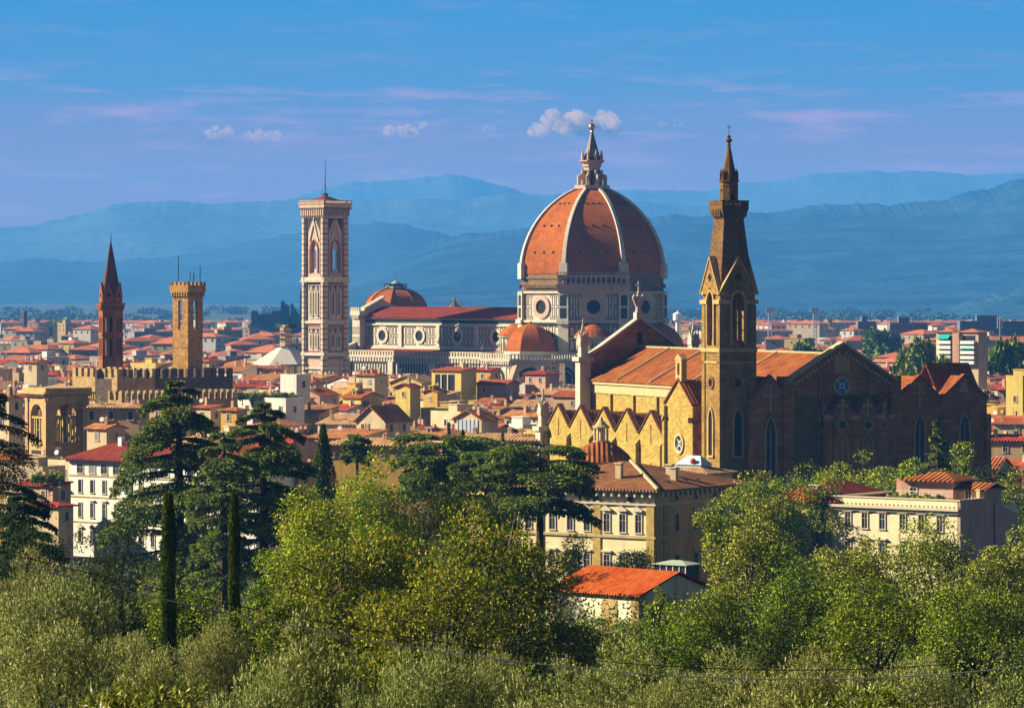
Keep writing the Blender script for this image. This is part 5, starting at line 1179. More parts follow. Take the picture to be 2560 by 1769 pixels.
def cypress(sx, top, Y, wpx, base, label, n, group=None, taper=.75, seed=1, leaf=.16):
    r = np.random.default_rng(seed); H = PZ(top, Y) - base; R = wpx * Y / FPX / 2
    t = r.random(n) ** .9; an = r.uniform(0, 2 * np.pi, n)
    prof = np.interp(t, [0, .06, .3, .6, .85, 1], [.55, .85, 1.0, .92, .60 if taper > .5 else .9, .05 if taper > .5 else .45])
    rr = R * prof * (.80 + .20 * r.random(n)) * (1 + .12 * np.sin(an * 3 + t * 17) + .09 * np.sin(t * 41 + an))
    P = np.stack([np.cos(an) * rr, np.sin(an) * rr, t * H], 1); out = np.stack([np.cos(an), np.sin(an), np.zeros(n)], 1)
    D = unit(out * .35 + np.array([0, 0, 1.0]) + r.normal(size=(n, 3)) * .22); S_ = unit(np.cross(D, out) + r.normal(size=(n, 3)) * .3); L = leaf * r.uniform(.6, 1.3, n)
    o = empty('cypress_tree', (PX(sx, Y), Y, base), 0, label, 'cypress', group)
    t_ = MB(); t_.tube([(0, 0, -.5), (0, 0, H * .9)], [R * .55, R * .1], 7); t_.build('trunk', M['bark'], o)
    link_mesh('crown', leaf_mesh('crown', P, D, S_, L, L * .42, LM['cypress']), o)
cypress(421, 1238, 165, 36, gz(165), 'taller slim columnar cypress at left, crossed by the cable', 21000, 'slim columnar cypresses on the slope', .3, 3, .15)
cypress(585, 1236, 180, 27, gz(180), 'thinner slim columnar cypress beside the left cedar', 15000, 'slim columnar cypresses on the slope', .3, 4, .15)
cypress(808, 1066, 470, 84, 2, 'stout dark cypress standing before the town roofs', 17000, None, .6, 5, .42)
for sx, top, lab in ((1122, 1060, 'small dark cypress among the roofs, leftmost of the three'), (1158, 1078, 'small dark cypress among the roofs, middle of the three'), (1257, 1085, 'small thin cypress among the roofs, rightmost of the three')): cypress(sx, top, 640, 19, 4, lab, 2600, 'small cypresses among the roofs', .9, sx, .5)

def cedar(sx, top, Y, spread_px, base, label, seed, nb=46, n=900, h0=.22, flat=True, lean=0.0, crown_top=.25, cat_='cedar', mat='cedar', leaf=1.0, flattop=False):
    """cedar: layered boughs that leave the trunk level and carry flat plates of drooping sprays"""
    r = np.random.default_rng(seed); H = PZ(top, Y) - base; Rm = spread_px * Y / FPX / 2; k = Y / 3737.0
    o = empty('cedar_tree', (PX(sx, Y), Y, base), 0, label, cat_)
    t = MB(); tr = H * .022; t.tube([(0, 0, min(0, gz(Y) - base) - .6), (lean * .3, 0, H * .4), (lean * .7, 0, H * .75), (lean, 0, H)], [tr * 1.5, tr * 1.1, tr * .7, tr * .15], 8)
    Ps, Ds, Ss, Ls = [], [], [], []
    for b in range(nb):
        f = (b + r.random()) / nb; h = H * (h0 + (1 - h0) * f); an = b * 2.4 + r.normal() * .3
        if flattop: ln = Rm * (.55 + .45 * r.random()) * np.interp(f, [0, .5, 1], [.8, 1, .75])
        else: ln = Rm * np.interp(f, [0, .25, .6, .85, 1], [.95, 1, .85, .58, crown_top]) * r.uniform(.65, 1.1)
        dx, dy = math.cos(an), math.sin(an); rise = r.uniform(.02, .22) if flattop else r.uniform(-.05, .16); dr = r.uniform(.32, .55)
        lx = lean * h / H
        bp = [(lx + dx * ln * s, dy * ln * s, h + ln * (rise * s * 1.6 - dr * s ** 2.6 * .6)) for s in np.linspace(0, .95, 6)]
        t.tube(bp, [tr * .42, tr * .34, tr * .26, tr * .18, tr * .12, tr * .04], 5)
        m = int(n * (.35 + .65 * ln / Rm)); s = .18 + .86 * r.random(m) ** .75; wv = (r.random(m) * 2 - 1)
        wid = ln * .40 * np.sin(np.clip(s, 0, 1) * np.pi * .80 + .25); lat = wv * wid
        stem = np.round((s + np.abs(wv) * .10) * 12) / 12
        s2 = s * .45 + stem * .55
        x = dx * ln * s2 - dy * lat + lx; y = dy * ln * s2 + dx * lat
        z = h + ln * (rise * s2 * 1.6 - dr * s2 ** 2.6 * .6) - .16 * np.abs(lat) ** 1.4 / max(ln, .1) ** .4 + r.normal(size=m) * .12 * k * 8 * .4
        hang = r.random(m) < .38; z = z - hang * r.random(m) * .13 * ln * s
        sg = np.sign(wv); D = np.stack([dx * .7 - dy * sg * .7, dy * .7 + dx * sg * .7, -.25 - .9 * hang], 1) + r.normal(size=(m, 3)) * .28; D = unit(D)
        up = np.stack([np.zeros(m), np.zeros(m), np.ones(m)], 1) + r.normal(size=(m, 3)) * .45
        Ps.append(np.stack([x, y, z], 1)); Ds.append(D); Ss.append(unit(np.cross(up, D))); Ls.append(r.uniform(.6, 1.3, m) * 3.4 * k * leaf)
    P, D, S_, L = np.concatenate(Ps), np.concatenate(Ds), np.concatenate(Ss), np.concatenate(Ls)
    t.build('trunk', M['bark'], o); link_mesh('crown', leaf_mesh('crown', P, D, S_, L, L * .42, LM[mat], -.06), o)
cedar(448, 955, 425, 370, PZ(1480, 425), 'tall dark cedar with layered boughs before the white building', 21, 50, 1500, .12, leaf=1.15)
cedar(660, 1004, 410, 330, PZ(1480, 410), 'second tall cedar with drooping boughs, right of the first', 22, 50, 1400, .10, leaf=1.15)
cedar(560, 1080, 400, 280, PZ(1500, 400), 'lower drooping cedar between the two tall cedars', 23, 34, 1200, .08, leaf=1.15)
cedar(1350, 1104, 430, 430, PZ(1470, 430), 'wide spreading cedar with flat boughs before the church aisle', 24, 26, 2200, .50, flattop=True, leaf=1.1)
cedar(1110, 1086, 470, 400, PZ(1380, 470), 'broad flat topped cedar behind the yellow green trees', 25, 24, 2200, .46, flattop=True, leaf=1.1)
cedar(1215, 1118, 455, 260, PZ(1390, 455), 'lower flat boughed cedar between the two broad flat ones', 29, 17, 1700, .46, flattop=True, leaf=1.1)
cedar(-35, 965, 320, 370, PZ(1500, 320), 'dark conifer with bare drooping boughs at the left edge', 26, 44, 850, .12, mat='dark', cat_='conifer')
cedar(60, 1215, 300, 220, PZ(1480, 300), 'lower dark conifer beside the bare boughed one at left', 30, 34, 1000, .1, mat='dark', cat_='conifer')
cedar(893, 1085, 560, 105, PZ(1260, 560), 'small flat topped cedar beside the yellow house', 27, 16, 900, .6, flattop=True)
cedar(2345, 1052, 600, 84, 3, 'narrow conifer rising before the brick chapels', 28, 44, 520, .3, crown_top=.15, mat='mid', cat_='conifer')

def scrub():
    """low undergrowth that closes the slope between the trees"""
    r = np.random.default_rng(77); n = 230000
    y = 38 + 540 * r.random(n) ** 1.3; x = (r.random(n) * 2 - 1) * (8 + y * .20); z = np.interp(y, [0, 25, 60, 100, 140, 200, 330, 450, 600], [52.2, 49.5, 44.0, 41.0, 37.5, 32.5, 23.5, 9.0, 0.0])
    z = z + (.2 + .9 * (np.sin(x * .9) * np.sin(y * .33) > 0)) * r.random(n) * np.interp(y, [40, 80, 200, 560], [.9, 1.5, 3.0, 6.0]); P = np.stack([x, y, z], 1)
    D = unit(rdir(r, n) + np.array([0, 0, .6])); L = y / 3737.0 * 3.6 * r.uniform(.6, 1.3, n)
    o = link_mesh('undergrowth', leaf_mesh('undergrowth', P, D, side_of(D, r), L, L * .6, LM['mid'])); tag(o, kind='stuff')
scrub()

def cable(pts, name, label, rad, m):
    xs = np.array([p[0] for p in pts]); P = []; pole = pts[0][2]
    cf = np.polyfit(xs, [p[1] for p in pts], 3)
    for sx in np.linspace(xs[0], xs[-1], 60):
        Y = pts[0][2] + (pts[-1][2] - pts[0][2]) * (sx - xs[0]) / (xs[-1] - xs[0]); P.append((PX(sx, Y), Y, PZ(np.polyval(cf, sx), Y)))
    mb = MB(); mb.tube(P, rad, 5); o = mb.build(name, m); tag(o, label, 'cable')
cable([(-420, 1290, 44), (0, 1390, 44), (275, 1462, 44), (410, 1496, 44), (700, 1566, 44), (1140, 1640, 44), (1480, 1672, 44), (1850, 1692, 44), (2100, 1690, 44), (2560, 1668, 44), (3000, 1590, 44)], 'power_cable', 'pale sagging cable crossing in front of the olives, brighter of two', .007, M['steel'])
cable([(-420, 1275, 46), (150, 1404, 46), (440, 1482, 46), (720, 1545, 46), (1100, 1606, 46), (1500, 1650, 46), (1900, 1670, 46), (2560, 1640, 46), (3000, 1560, 46)], 'power_cable', 'thin dark cable strung just above the pale one', .006, M['iron'])

for sx, side in ((-425, 'left'), (3005, 'right')):
    X = PX(sx, 45); z0 = gz(45) - 1; o = empty('utility_pole', (X, 45, z0), 0, 'wooden utility pole holding the two cables beyond the %s edge' % side, 'utility pole'); zt = PZ(1270 if side == 'left' else 1555, 45) - z0
    q = MB(); q.tube([(0, 0, 0), (0, 0, zt + .6)], [.14, .10], 10); q.build('pole', M['bark'], o); q = MB(); q.box(-.06, .06, -1.3, 1.3, zt - .12, zt); q.build('crossarm', M['bark'], o)
# ------------------------------------------------------------------ town houses
WMESH = {}
def window_mesh(w_, h_, style):
    k = (round(w_, 2), round(h_, 2), style)
    if k in WMESH: return WMESH[k]
    f = FR('S', 0); q = MB(); q.cur = 0; fw = .16
    q.fbox(f, -w_ / 2 - fw, -w_ / 2, 0, h_, 0, .12); q.fbox(f, w_ / 2, w_ / 2 + fw, 0, h_, 0, .12); q.fbox(f, -w_ / 2 - fw, w_ / 2 + fw, h_, h_ + fw, 0, .13); q.fbox(f, -w_ / 2 - fw * 1.5, w_ / 2 + fw * 1.5, -fw, 0, 0, .2)
    if style == 'pediment':
        q.fbox(f, -w_ / 2 - .35, w_ / 2 + .35, h_ + .45, h_ + .7, 0, .45); q.prism(f, [(-w_ / 2 - .45, h_ + .7), (w_ / 2 + .45, h_ + .7), (0, h_ + 1.25)], 0, .4)
    if style == 'hood': q.fbox(f, -w_ / 2 - .35, w_ / 2 + .35, h_ + .40, h_ + .65, 0, .4)
    if style == 'crest': q.fbox(f, -w_ / 2 - .4, w_ / 2 + .4, h_ + .16, h_ + .34, 0, .25); q.prism(f, [(-.4, h_ + .34), (.4, h_ + .34), (.22, h_ + .8), (-.22, h_ + .8)], 0, .2)
    q.cur = 1; q.fbox(f, -w_ / 2, w_ / 2, 0, h_, -.02, .03)
    q.cur = 0
    if style != 'plain': q.fbox(f, -.022, .022, 0, h_, .03, .06); q.fbox(f, -w_ / 2, w_ / 2, h_ * .64, h_ * .64 + .04, .03, .06)
    q.cur = 2
    if style.startswith('open'):
        for s in (-1, 1): q.fbox(f, *sorted((s * (w_ / 2 + .1), s * (w_ + .1))), 0, h_, .12, .18)
    if style.startswith('closed'): q.fbox(f, -w_ / 2, w_ / 2, 0, h_, .04, .09)
    sh = M['shutter'][{'g': 0, 'b': 1, 'y': 2}.get(style[-1], 0)]
    WMESH[k] = q.mesh('window', [M['frame'], M['pane'], sh]); return WMESH[k]
def put_window(par, side, a, z, off, w_=1.0, h_=1.7, style='bare'):
    rz = {'S': 0, 'E': math.pi / 2, 'N': math.pi, 'W': -math.pi / 2}[side]
    p = (a, off, z) if side in 'SN' else (off, a, z)
    return link_mesh('window', window_mesh(w_, h_, style), par, p, rz)
def hip_roof(q, x0, x1, y0, y1, z, rise, o=.7, t=.22):
    x0 -= o; x1 += o; y0 -= o; y1 += o; lx, ly = x1 - x0, y1 - y0; i = min(lx, ly) / 2
    if lx >= ly: a, b = (x0 + i, (y0 + y1) / 2, z + rise), (x1 - i, (y0 + y1) / 2, z + rise)
    else: a, b = ((x0 + x1) / 2, y0 + i, z + rise), ((x0 + x1) / 2, y1 - i, z + rise)
    c = [(x0, y0, z), (x1, y0, z), (x1, y1, z), (x0, y1, z)]; cl = [(x, y, z - t) for x, y, _ in c]
    fs = [(0, 1, 5, 4), (1, 2, 5), (2, 3, 4, 5), (3, 0, 4)] if lx >= ly else [(0, 1, 4), (1, 2, 5, 4), (2, 3, 5), (3, 0, 4, 5)]
    q.add(c + [a, b] + cl, fs + [(6, 7, 1, 0), (7, 8, 2, 1), (8, 9, 3, 2), (9, 6, 0, 3), (9, 8, 7, 6)])
def gable_roof(q, x0, x1, y0, y1, z, rise, axis='x', o=.6, t=.22):
    if axis == 'x':
        m = (y0 + y1) / 2; e = rise * o / ((y1 - y0) / 2)
        q.slab([(x0 - o, y0 - o, z - e), (x1 + o, y0 - o, z - e), (x1 + o, m, z + rise), (x0 - o, m, z + rise)], t); q.slab([(x1 + o, y1 + o, z - e), (x0 - o, y1 + o, z - e), (x0 - o, m, z + rise), (x1 + o, m, z + rise)], t)
    else:
        m = (x0 + x1) / 2; e = rise * o / ((x1 - x0) / 2)
        q.slab([(x0 - o, y1 + o, z - e), (x0 - o, y0 - o, z - e), (m, y0 - o, z + rise), (m, y1 + o, z + rise)], t); q.slab([(x1 + o, y0 - o, z - e), (x1 + o, y1 + o, z - e), (m, y1 + o, z + rise), (m, y0 - o, z + rise)], t)
def aerial(par, x, y, z, r):
    q = MB(); h = r.uniform(2.2, 4.2); q.tube([(x, y, z - 1.6), (x, y, z + h)], .055, 4)
    for k in range(r.choice((2, 3))):
        zz = z + h - .3 - k * .8; a = r.uniform(0, 3); q.tube([(x - math.cos(a) * .9, y - math.sin(a) * .9, zz), (x + math.cos(a) * .9, y + math.sin(a) * .9, zz)], .04, 4)
    q.build('aerial', M['steel'], par)
def dish(par, x, y, z):
    q = MB(); q.tube([(x, y, z - 1.5), (x, y, z + .5)], .05, 4); q.lathe(0, 0, [(.05, 0), (.35, .06), (.5, .16)], 10); me = None
    q2 = MB(); q2.lathe(0, 0, [(.05, 0), (.38, .06), (.55, .18)], 10); o = q.build('dish_pole', M['steel'], par) if False else None
    o = q2.build('satellite_dish', M['white'], par); o.location = (x, y, z + .6); o.rotation_euler = (math.radians(70), 0, math.radians(20))
RNAME = ['orange red', 'orange', 'dark red', 'faded tan']
HOUSES = []
def house(X, Y, w_, d, h, rot, wall, rk, kind='gable', axis='x', r=None, windows=True, rows=2, label=None, z0=0.0, detail=1.0, rise=None, shut=None, name='town_house', group='town houses', wst=None):
    T = empty(name, (X, Y, z0), rot, label, 'house', group); r = r or random.Random(int(X * 13 + Y)); hw, hd = w_ / 2, d / 2
    rise = rise or (min(w_, d) if kind == 'hip' else (d if axis == 'x' else w_)) * .5 * r.uniform(.28, .36)
    q = MB(); q.box(-hw, hw, -hd, hd, 0, h)
    if kind == 'gable':
        if axis == 'x':
            for s in (-1, 1): q.prism(((s * hw, 0, 0), (0, s, 0), (s, 0, 0)), [(-hd, h), (hd, h), (0, h + rise - .05)], -.3, 0)
        else:
            for s in (-1, 1): q.prism(((0, s * hd, 0), (-s, 0, 0), (0, s, 0)), [(-hw, h), (hw, h), (0, h + rise - .05)], -.3, 0)
    if kind == 'flat':
        for s in 'SENW': q.fbox(FR(s, {'S': -hd, 'N': hd, 'E': hw, 'W': -hw}[s]), -(hw if s in 'SN' else hd - .3), (hw if s in 'SN' else hd - .3), h, h + 1.0, -.3, 0)
    q.build('walls', M['wall'][wall], T)
    q = MB(); rm = M['tile'][rk] if isinstance(rk, int) else rk
    if kind == 'gable': gable_roof(q, -hw, hw, -hd, hd, h, rise, axis)
    elif kind == 'hip': hip_roof(q, -hw, hw, -hd, hd, h, rise)
    elif kind == 'shed': q.slab([(-hw - .5, -hd - .6, h + .05), (hw + .5, -hd - .6, h + .05), (hw + .5, hd + .3, h + rise), (-hw - .5, hd + .3, h + rise)], .22)
    else: q.box(-hw + .35, hw - .35, -hd + .35, hd - .35, h, h + .12); rm = M['wall']['tan']
    q.build('roof', rm, T)
    if kind == 'shed': q = MB(); q.prism(((hw, 0, 0), (0, 1, 0), (1, 0, 0)), [(-hd, h), (hd, h), (hd, h + rise - .25), (-hd, h)][:3] if False else [(-hd, h), (hd, h), (hd, h + rise - .25)], -.3, 0); q.box(-hw, hw, hd - .3, hd, h, h + rise - .3); q.build('upper_wall', M['wall'][wall], T)
    st = wst or r.choice(['bare', 'open_g', 'closed_b', 'open_b', 'closed_g', 'bare', 'closed_y', 'plain'])
    ww, wh = r.choice(((.95, 1.55), (1.05, 1.75), (.85, 1.3)))
    if windows:
        for side, hl, off in (('S', hw, -hd), ('E', hd, hw)):
            nc = max(1, int(2 * hl / 3.6)); 
            for k in range(nc):
                a = -hl + 2 * hl * (k + .5) / nc
                for j in range(rows):
                    if r.random() < .80: put_window(T, side, a + r.uniform(-.2, .2), h - 2.7 - j * 3.3, off, ww, wh, st if r.random() < .7 else 'bare')
    if detail > 0:
        for k in range(r.choice((1, 1, 2, 3))):
            if kind == 'flat': break
            x, y = r.uniform(-hw * .7, hw * .7), r.uniform(-hd * .6, hd * .6); zr = h + rise * (.35 if kind != 'shed' else .6)
            q = MB(); q.box(x - .4, x + .4, y - .3, y + .3, zr - .6, zr + 1.5); q.box(x - .5, x + .5, y - .4, y + .4, zr + 1.5, zr + 1.65); q.box(x - .35, x + .35, y - .25, y + .25, zr + 1.65, zr + 1.95); q.build('chimney', M['wall'][r.choice(('cream', 'tan', 'pink'))], T)
        if kind in ('gable', 'hip') and r.random() < .35:
            x = r.uniform(-hw * .4, hw * .4); q = MB(); y0 = -hd * .62; zr = h + rise * .25; q.box(x - .75, x + .75, y0, y0 + 2.2, zr - .3, zr + 1.25); q.box(x - .95, x + .95, y0 - .25, y0 + 2.2, zr + 1.25, zr + 1.4); dm = q.build('dormer', M['wall'][r.choice(('cream', 'white', wall))], T)
            q = MB(); q.box(x - .45, x + .45, y0 - .03, y0, zr + .3, zr + 1.1); q.build('pane', M['pane'], dm)
        if r.random() < .7: aerial(T, r.uniform(-hw * .6, hw * .6), r.uniform(-hd * .5, hd * .5), h + rise * .5, r)
        if r.random() < .3: dish(T, r.uniform(-hw * .6, hw * .6), -hd * .5, h + rise * .5 + .6)
        if kind == 'flat' and r.random() < .8:
            x = r.uniform(-hw * .4, hw * .4); q = MB(); q.box(x - 1.8, x + 1.8, -1.4, 1.6, h, h + 2.5); q.box(x - 2, x + 2, -1.6, 1.8, h + 2.5, h + 2.7); q.build('roof_hut', M['wall'][wall], T)
    return T

BLOCK = [(28.9, 1350, 58), (PX(818, 1393), 1393, 13), (PX(714, 1455), 1455, 19), (PX(989, 1640), 1640, 20), (PX(1136, 1700), 1700, 8), (PX(117, 800), 800, 12), (PX(277, 1010), 1010, 9), (PX(2393, 1150), 1156, 16), (PX(2500, 1900), 1900, 5), (PX(62, 2900), 2900, 5)]
for e_ in range(-110, -20, 12): BLOCK.append((CAT[0] + e_ * .7071, CAT[1] - e_ * .7071, 30))
for t_ in range(-4, 98, 10): BLOCK.append((CH[0] - .39 * t_, CH[1] + .92 * t_, 31))
for s_ in range(190, 600, 35): BLOCK.append((PX(s_, 975), 975, 19))
def blocked(x, y, rad): return any((x - a) ** 2 + (y - b) ** 2 < (c + rad) ** 2 for a, b, c in BLOCK)
def row_limit(sx, Y):
    """highest row of the photograph that a roof at this place may reach"""
    L = 800
    for x0, x1, ym, row in ((0, 170, 1000, 935), (160, 610, 955, 985), (160, 600, 1400, 872), (600, 900, 1390, 930), (610, 700, 1450, 905), (870, 1350, 1300, 936), (1340, 1480, 1340, 952), (2235, 2570, 900, 935), (2235, 2570, 1500, 848), (640, 780, 3300, 830), (0, 640, 3000, 812), (1680, 2570, 4000, 792)):
        if x0 <= sx <= x1 and Y < ym: L = max(L, row)
    return L
def keyhouse(sx, wpx, eave_row, Y, wall, rk, kind, label, axis='x', ratio=.8, rot=-40, **k):
    W_ = wpx * Y / FPX; th = math.radians(abs(rot)); w_ = W_ / (math.cos(th) + ratio * math.sin(th)); X = PX(sx, Y); h = PZ(eave_row, Y - ratio * w_ * .5)
    T = house(X, Y, w_, w_ * ratio, h, math.radians(rot), wall, rk, kind, axis, random.Random(int(sx + Y)), label=label, **k)
    BLOCK.append((X, Y, w_ * .62)); return T, w_, h
kt, kw, kh = keyhouse(738, 74, 944, 1030, 'white', 0, 'flat', 'white square tower house with a rooftop pergola, below the marble bell tower', ratio=.9, detail=0, rows=1, wst='plain')
q = MB()
for x in (-kw / 2 + .5, 0, kw / 2 - .5):
    for y in (-kw * .4, kw * .4): q.box(x - .09, x + .09, y - .09, y + .09, kh, kh + 3.3)
for y in (-kw * .4, kw * .4): q.box(-kw / 2, kw / 2, y - .08, y + .08, kh + 3.2, kh + 3.4)
for x in np.linspace(-kw / 2 + .4, kw / 2 - .4, 6): q.box(x - .06, x + .06, -kw * .5, kw * .5, kh + 3.4, kh + 3.55)
q.build('pergola', M['bark'], kt)
kt, kw, kh = keyhouse(668, 190, 1003, 960, 'white', 1, 'flat', 'low white house with a long planted roof terrace above the tall cedar', ratio=.35, detail=0, rows=1)
keyhouse(958, 135, 1050, 880, 'cream', 1, 'gable', 'broad cream house with a blank stained gable, largest above the stout cypress', axis='y', ratio=.95, rows=1, detail=.0, rise=3.4)
kt, kw, kh = keyhouse(1135, 112, 926, 1160, 'yellow', 0, 'shed', 'tall yellow house with three dark loggia openings under the marble nave', ratio=.6, windows=False)
q = MB(); q.fbox(FR('S', -kw * .3), -kw * .38, kw * .28, kh - 6.6, kh - 1.2, 0, .05); lg = q.build('loggia', M['dark'], kt)
for a in (-.16, .06): q = MB(); q.fbox(FR('S', -kw * .3), kw * a - .2, kw * a + .2, kh - 6.6, kh - 1.2, .05, .3); q.build('column', M['frame'], lg)
keyhouse(1020, 62, 966, 1000, 'yellow', 2, 'gable', 'bright yellow gabled house with one tall window below the nave', axis='y', rows=1)
keyhouse(1088, 60, 978, 1040, 'ochre', 1, 'gable', 'ochre gabled house right of the bright yellow one below the nave', axis='y', rows=1)
keyhouse(1218, 66, 925, 1180, 'ochre', 2, 'shed', 'tall narrow ochre house right of the three dark loggia openings', rows=2, ratio=.7)
keyhouse(1355, 84, 934, 1180, 'pink', 2, 'hip', 'pink square house with a small penthouse before the cathedral apse', rows=1)
keyhouse(930, 80, 937, 1150, 'cream', 0, 'hip', 'cream hipped house with two dark attic openings below the nave left end', rows=1)
kt, kw, kh = keyhouse(1190, 110, 1046, 840, 'cream', 1, 'gable', 'cream house with a wide glazed attic veranda right of the blank gable house', axis='y', ratio=.7, windows=False, rise=2.0)
q = MB(); q.fbox(FR('S', -kw * .35), -kw * .36, kw * .36, kh - 3.4, kh - .3, 0, .06); vo = q.build('veranda_glass', plain('bright_glass', (.35, .42, .5), .08), kt)
for a in np.linspace(-.36, .36, 6): q = MB(); q.fbox(FR('S', -kw * .35), kw * a - .08, kw * a + .08, kh - 3.5, kh - .2, .06, .2); q.build('glazing_bar', M['white'], vo)
keyhouse(1245, 260, 1098, 770, 'tan', 3, 'hip', 'long tan house with broad tiled roof behind the three small cypresses', ratio=.35, rows=1, rot=-22)
keyhouse(955, 290, 1111, 760, 'ochre', 3, 'hip', 'long ochre house with broad tan tiled roof behind the small flat topped cedar', ratio=.35, rows=1, rot=-22)
keyhouse(290, 165, 1017, 800, 'tan', 3, 'hip', 'long tan house with two dark windows right of the arched tower', ratio=.4, rows=1, rot=-18, wst='plain')
keyhouse(265, 95, 1068, 782, 'cream', 1, 'gable', 'cream gabled house in front of the long tan house by the arched tower', ratio=.9, rows=1)
for sx_, wp_, row_, yy_, wl_, rk_, kd_, lb_ in ((335, 78, 1024, 905, 'cream', 0, 'hip', 'cream house below the dark battlements, leftmost of five in a row'), (405, 64, 1016, 912, 'tan', 1, 'gable', 'tan gabled house below the dark battlements, second from left of five'), (462, 58, 1022, 905, 'pink', 2, 'gable', 'pink house below the dark battlements, middle of five in a row'),
        (520, 70, 1018, 915, 'cream', 0, 'shed', 'cream lean-to house below the dark battlements, fourth of five'), (585, 66, 1024, 908, 'ochre', 1, 'hip', 'ochre house below the dark battlements, rightmost of five in a row')):
    keyhouse(sx_, wp_, row_, yy_, wl_, rk_, kd_, lb_, ratio=.7, rows=1)
keyhouse(20, 75, 992, 790, 'cream', 1, 'hip', 'cream house with a tiled roof just left of the arched tower top', rows=2)
keyhouse(105, 150, 1212, 680, 'tan', 2, 'shed', 'low tan house in front of the foot of the arched tower', ratio=.4, rows=2)
keyhouse(130, 110, 1262, 640, 'cream', 2, 'hip', 'low cream house with red roof left of the long white building', ratio=.5, rows=1)
keyhouse(90, 60, 905, 1250, 'cream', 0, 'hip', 'tall pale cream house standing left of the spired tower', rows=2)
keyhouse(2548, 66, 948, 1000, 'yellow', 1, 'flat', 'yellow stone tower house right of the brick chapels', ratio=.9)
keyhouse(2310, 90, 975, 850, 'ochre', 0, 'gable', 'ochre house with long red roof right behind the brick chapels', ratio=.6)

R_ = random.Random(4242); near = []
wk = ['cream'] * 8 + ['ochre'] * 4 + ['yellow'] * 3 + ['pink'] * 4 + ['white'] * 4 + ['tan'] * 3 + ['grey', 'brown']
Y = 748.0
while Y < 1440:
    hwf = .1375 * Y + 6; x = -hwf + R_.uniform(0, 10)
    while x < hwf:
        w_ = R_.uniform(6.5, 14.5); d = R_.uniform(7, 11); yy = Y + R_.uniform(-7, 7); sx = CX + (x + w_ / 2) * FPX / yy
        xx = x + w_ / 2; x += w_ * R_.uniform(.95, 1.15) + R_.choice((0, 0, 0, 1.5, 5))
        if 1478 < sx < 2238 and yy < 1440: continue
        if yy < 790 and (100 < sx < 1340): 
            if yy < 770 and sx < 700: continue
        if blocked(xx, yy, max(w_, d) * .55): continue
        h = R_.choice((13, 15, 16, 17, 18, 19, 21)) + R_.uniform(-1, 1.5) + max(0, yy - 950) * .011
        zc = PZ(row_limit(sx, yy), yy); kind = R_.choice(('gable', 'gable', 'gable', 'hip', 'hip', 'shed', 'flat')); 
        h = min(h, zc - 2.4)
        if h < 9: continue
        near.append((xx, yy, w_, d, h, math.radians(-40 + R_.gauss(0, 7) + R_.choice((0, 0, 0, 12, -14))), R_.choice(wk), R_.choice((0, 0, 0, 1, 1, 2, 2, 3)), kind, R_.choice('xxy')))
        BLOCK.append((xx, yy, min(w_, d) * .40))
    Y += 13.0 + (Y - 740) * .010
PLACES = [('the arched tower', 130, 1060), ('the dark battlemented palace', 440, 950), ('the spired tower', 277, 850), ('the white baptistery roof', 714, 900), ('the marble bell tower foot', 818, 920), ('the marble nave', 1080, 935),
          ('the white pergola house', 738, 965), ('the blank gable house', 958, 1045), ('the glazed veranda house', 1190, 1050), ('the church west pinnacle', 1375, 1040), ('the cathedral apse', 1330, 930), ('the brick chapels', 2440, 985),
          ('the cream apartment block', 2393, 850), ('the yellow stone tower house', 2548, 965), ('the stout cypress', 811, 1070), ('the tallest cedar', 448, 980)]
ORD = ['nearest', 'second nearest', 'third nearest', 'fourth nearest', 'fifth nearest', 'sixth nearest', 'seventh nearest', 'eighth nearest', 'ninth nearest', 'tenth nearest', 'eleventh nearest', 'twelfth nearest']
KN = {'gable': 'gabled', 'hip': 'hipped', 'shed': 'lean-to', 'flat': 'flat-roofed'}
VIS_NEAR = {0,1,2,4,5,6,7,8,9,15,17,18,19,20,22,27,36,39,42,43,46,48,52,54,56,61,62,67,68,73,82,83,84,90,94,97,98,102,109,114,115,119,126,131,134,136,139,143,144,146,149,154,156,170,172,176,178,184,201,206,209,210,215,216,224,225,226,227,228,229,230,240,241,242,243,247,252,255,257,258,261,262,264,265,271,272,273,276,277,280,283,287,290,291,292,295,306,308,314,317,318,319,320,328,330,346,347,348,351,353,356,358,360,362,363,369,372,377,378,379,384,387,398,399,403,407,414,416,417,421,422,423,426,428,429,434,435,436,444,446,448,452,453,455,456,457,462,463,466,469,470,471,472,476,478,479,480,481,485,486,487,488,489,495,496,497,499,510,515,523,524,525,528,529,536,539,543,544,545,548}  # town houses of which the view shows something
VIS_FAR = {2,18,52,63,64,65,66,75,78,84,90,100,104,107,108,121,130,131,132,136,139,140,146,147,148,149,160,162,165,173,177,180,191,195,196,201,206,208,211,213,218,224,228,234,240,242,252,258,270,273,277,281,284,289,295,296,297,300,312,318,323,324,332,333,339,341,345,351,356,360,364,366,372,375,379,382,384,385,388,389,405,408,415,417,433,434,437,439,443,447,449,453,457,459,461,495,498,508,518,542}   # far houses that show largest; the rest join the mass of roofs
groups = {}
def place_key(x, y, z, desc, ref):
    sx, row = CX + x * FPX / y, HY + (CAMZ - z) * FPX / y
    nm, px, py = min(PLACES, key=lambda p: (p[1] - sx) ** 2 + 2.0 * (p[2] - row) ** 2)
    dx, dy = sx - px, row - py; side = ('right of' if dx > 0 else 'left of') if abs(dx) > 1.2 * abs(dy) else ('below' if dy > 0 else 'above')
    groups.setdefault((desc, side, nm), []).append((dx * dx + 2 * dy * dy, ref))
SIZE = lambda w_: 'narrow' if w_ < 9 else ('wide' if w_ > 12.2 else 'mid-sized')
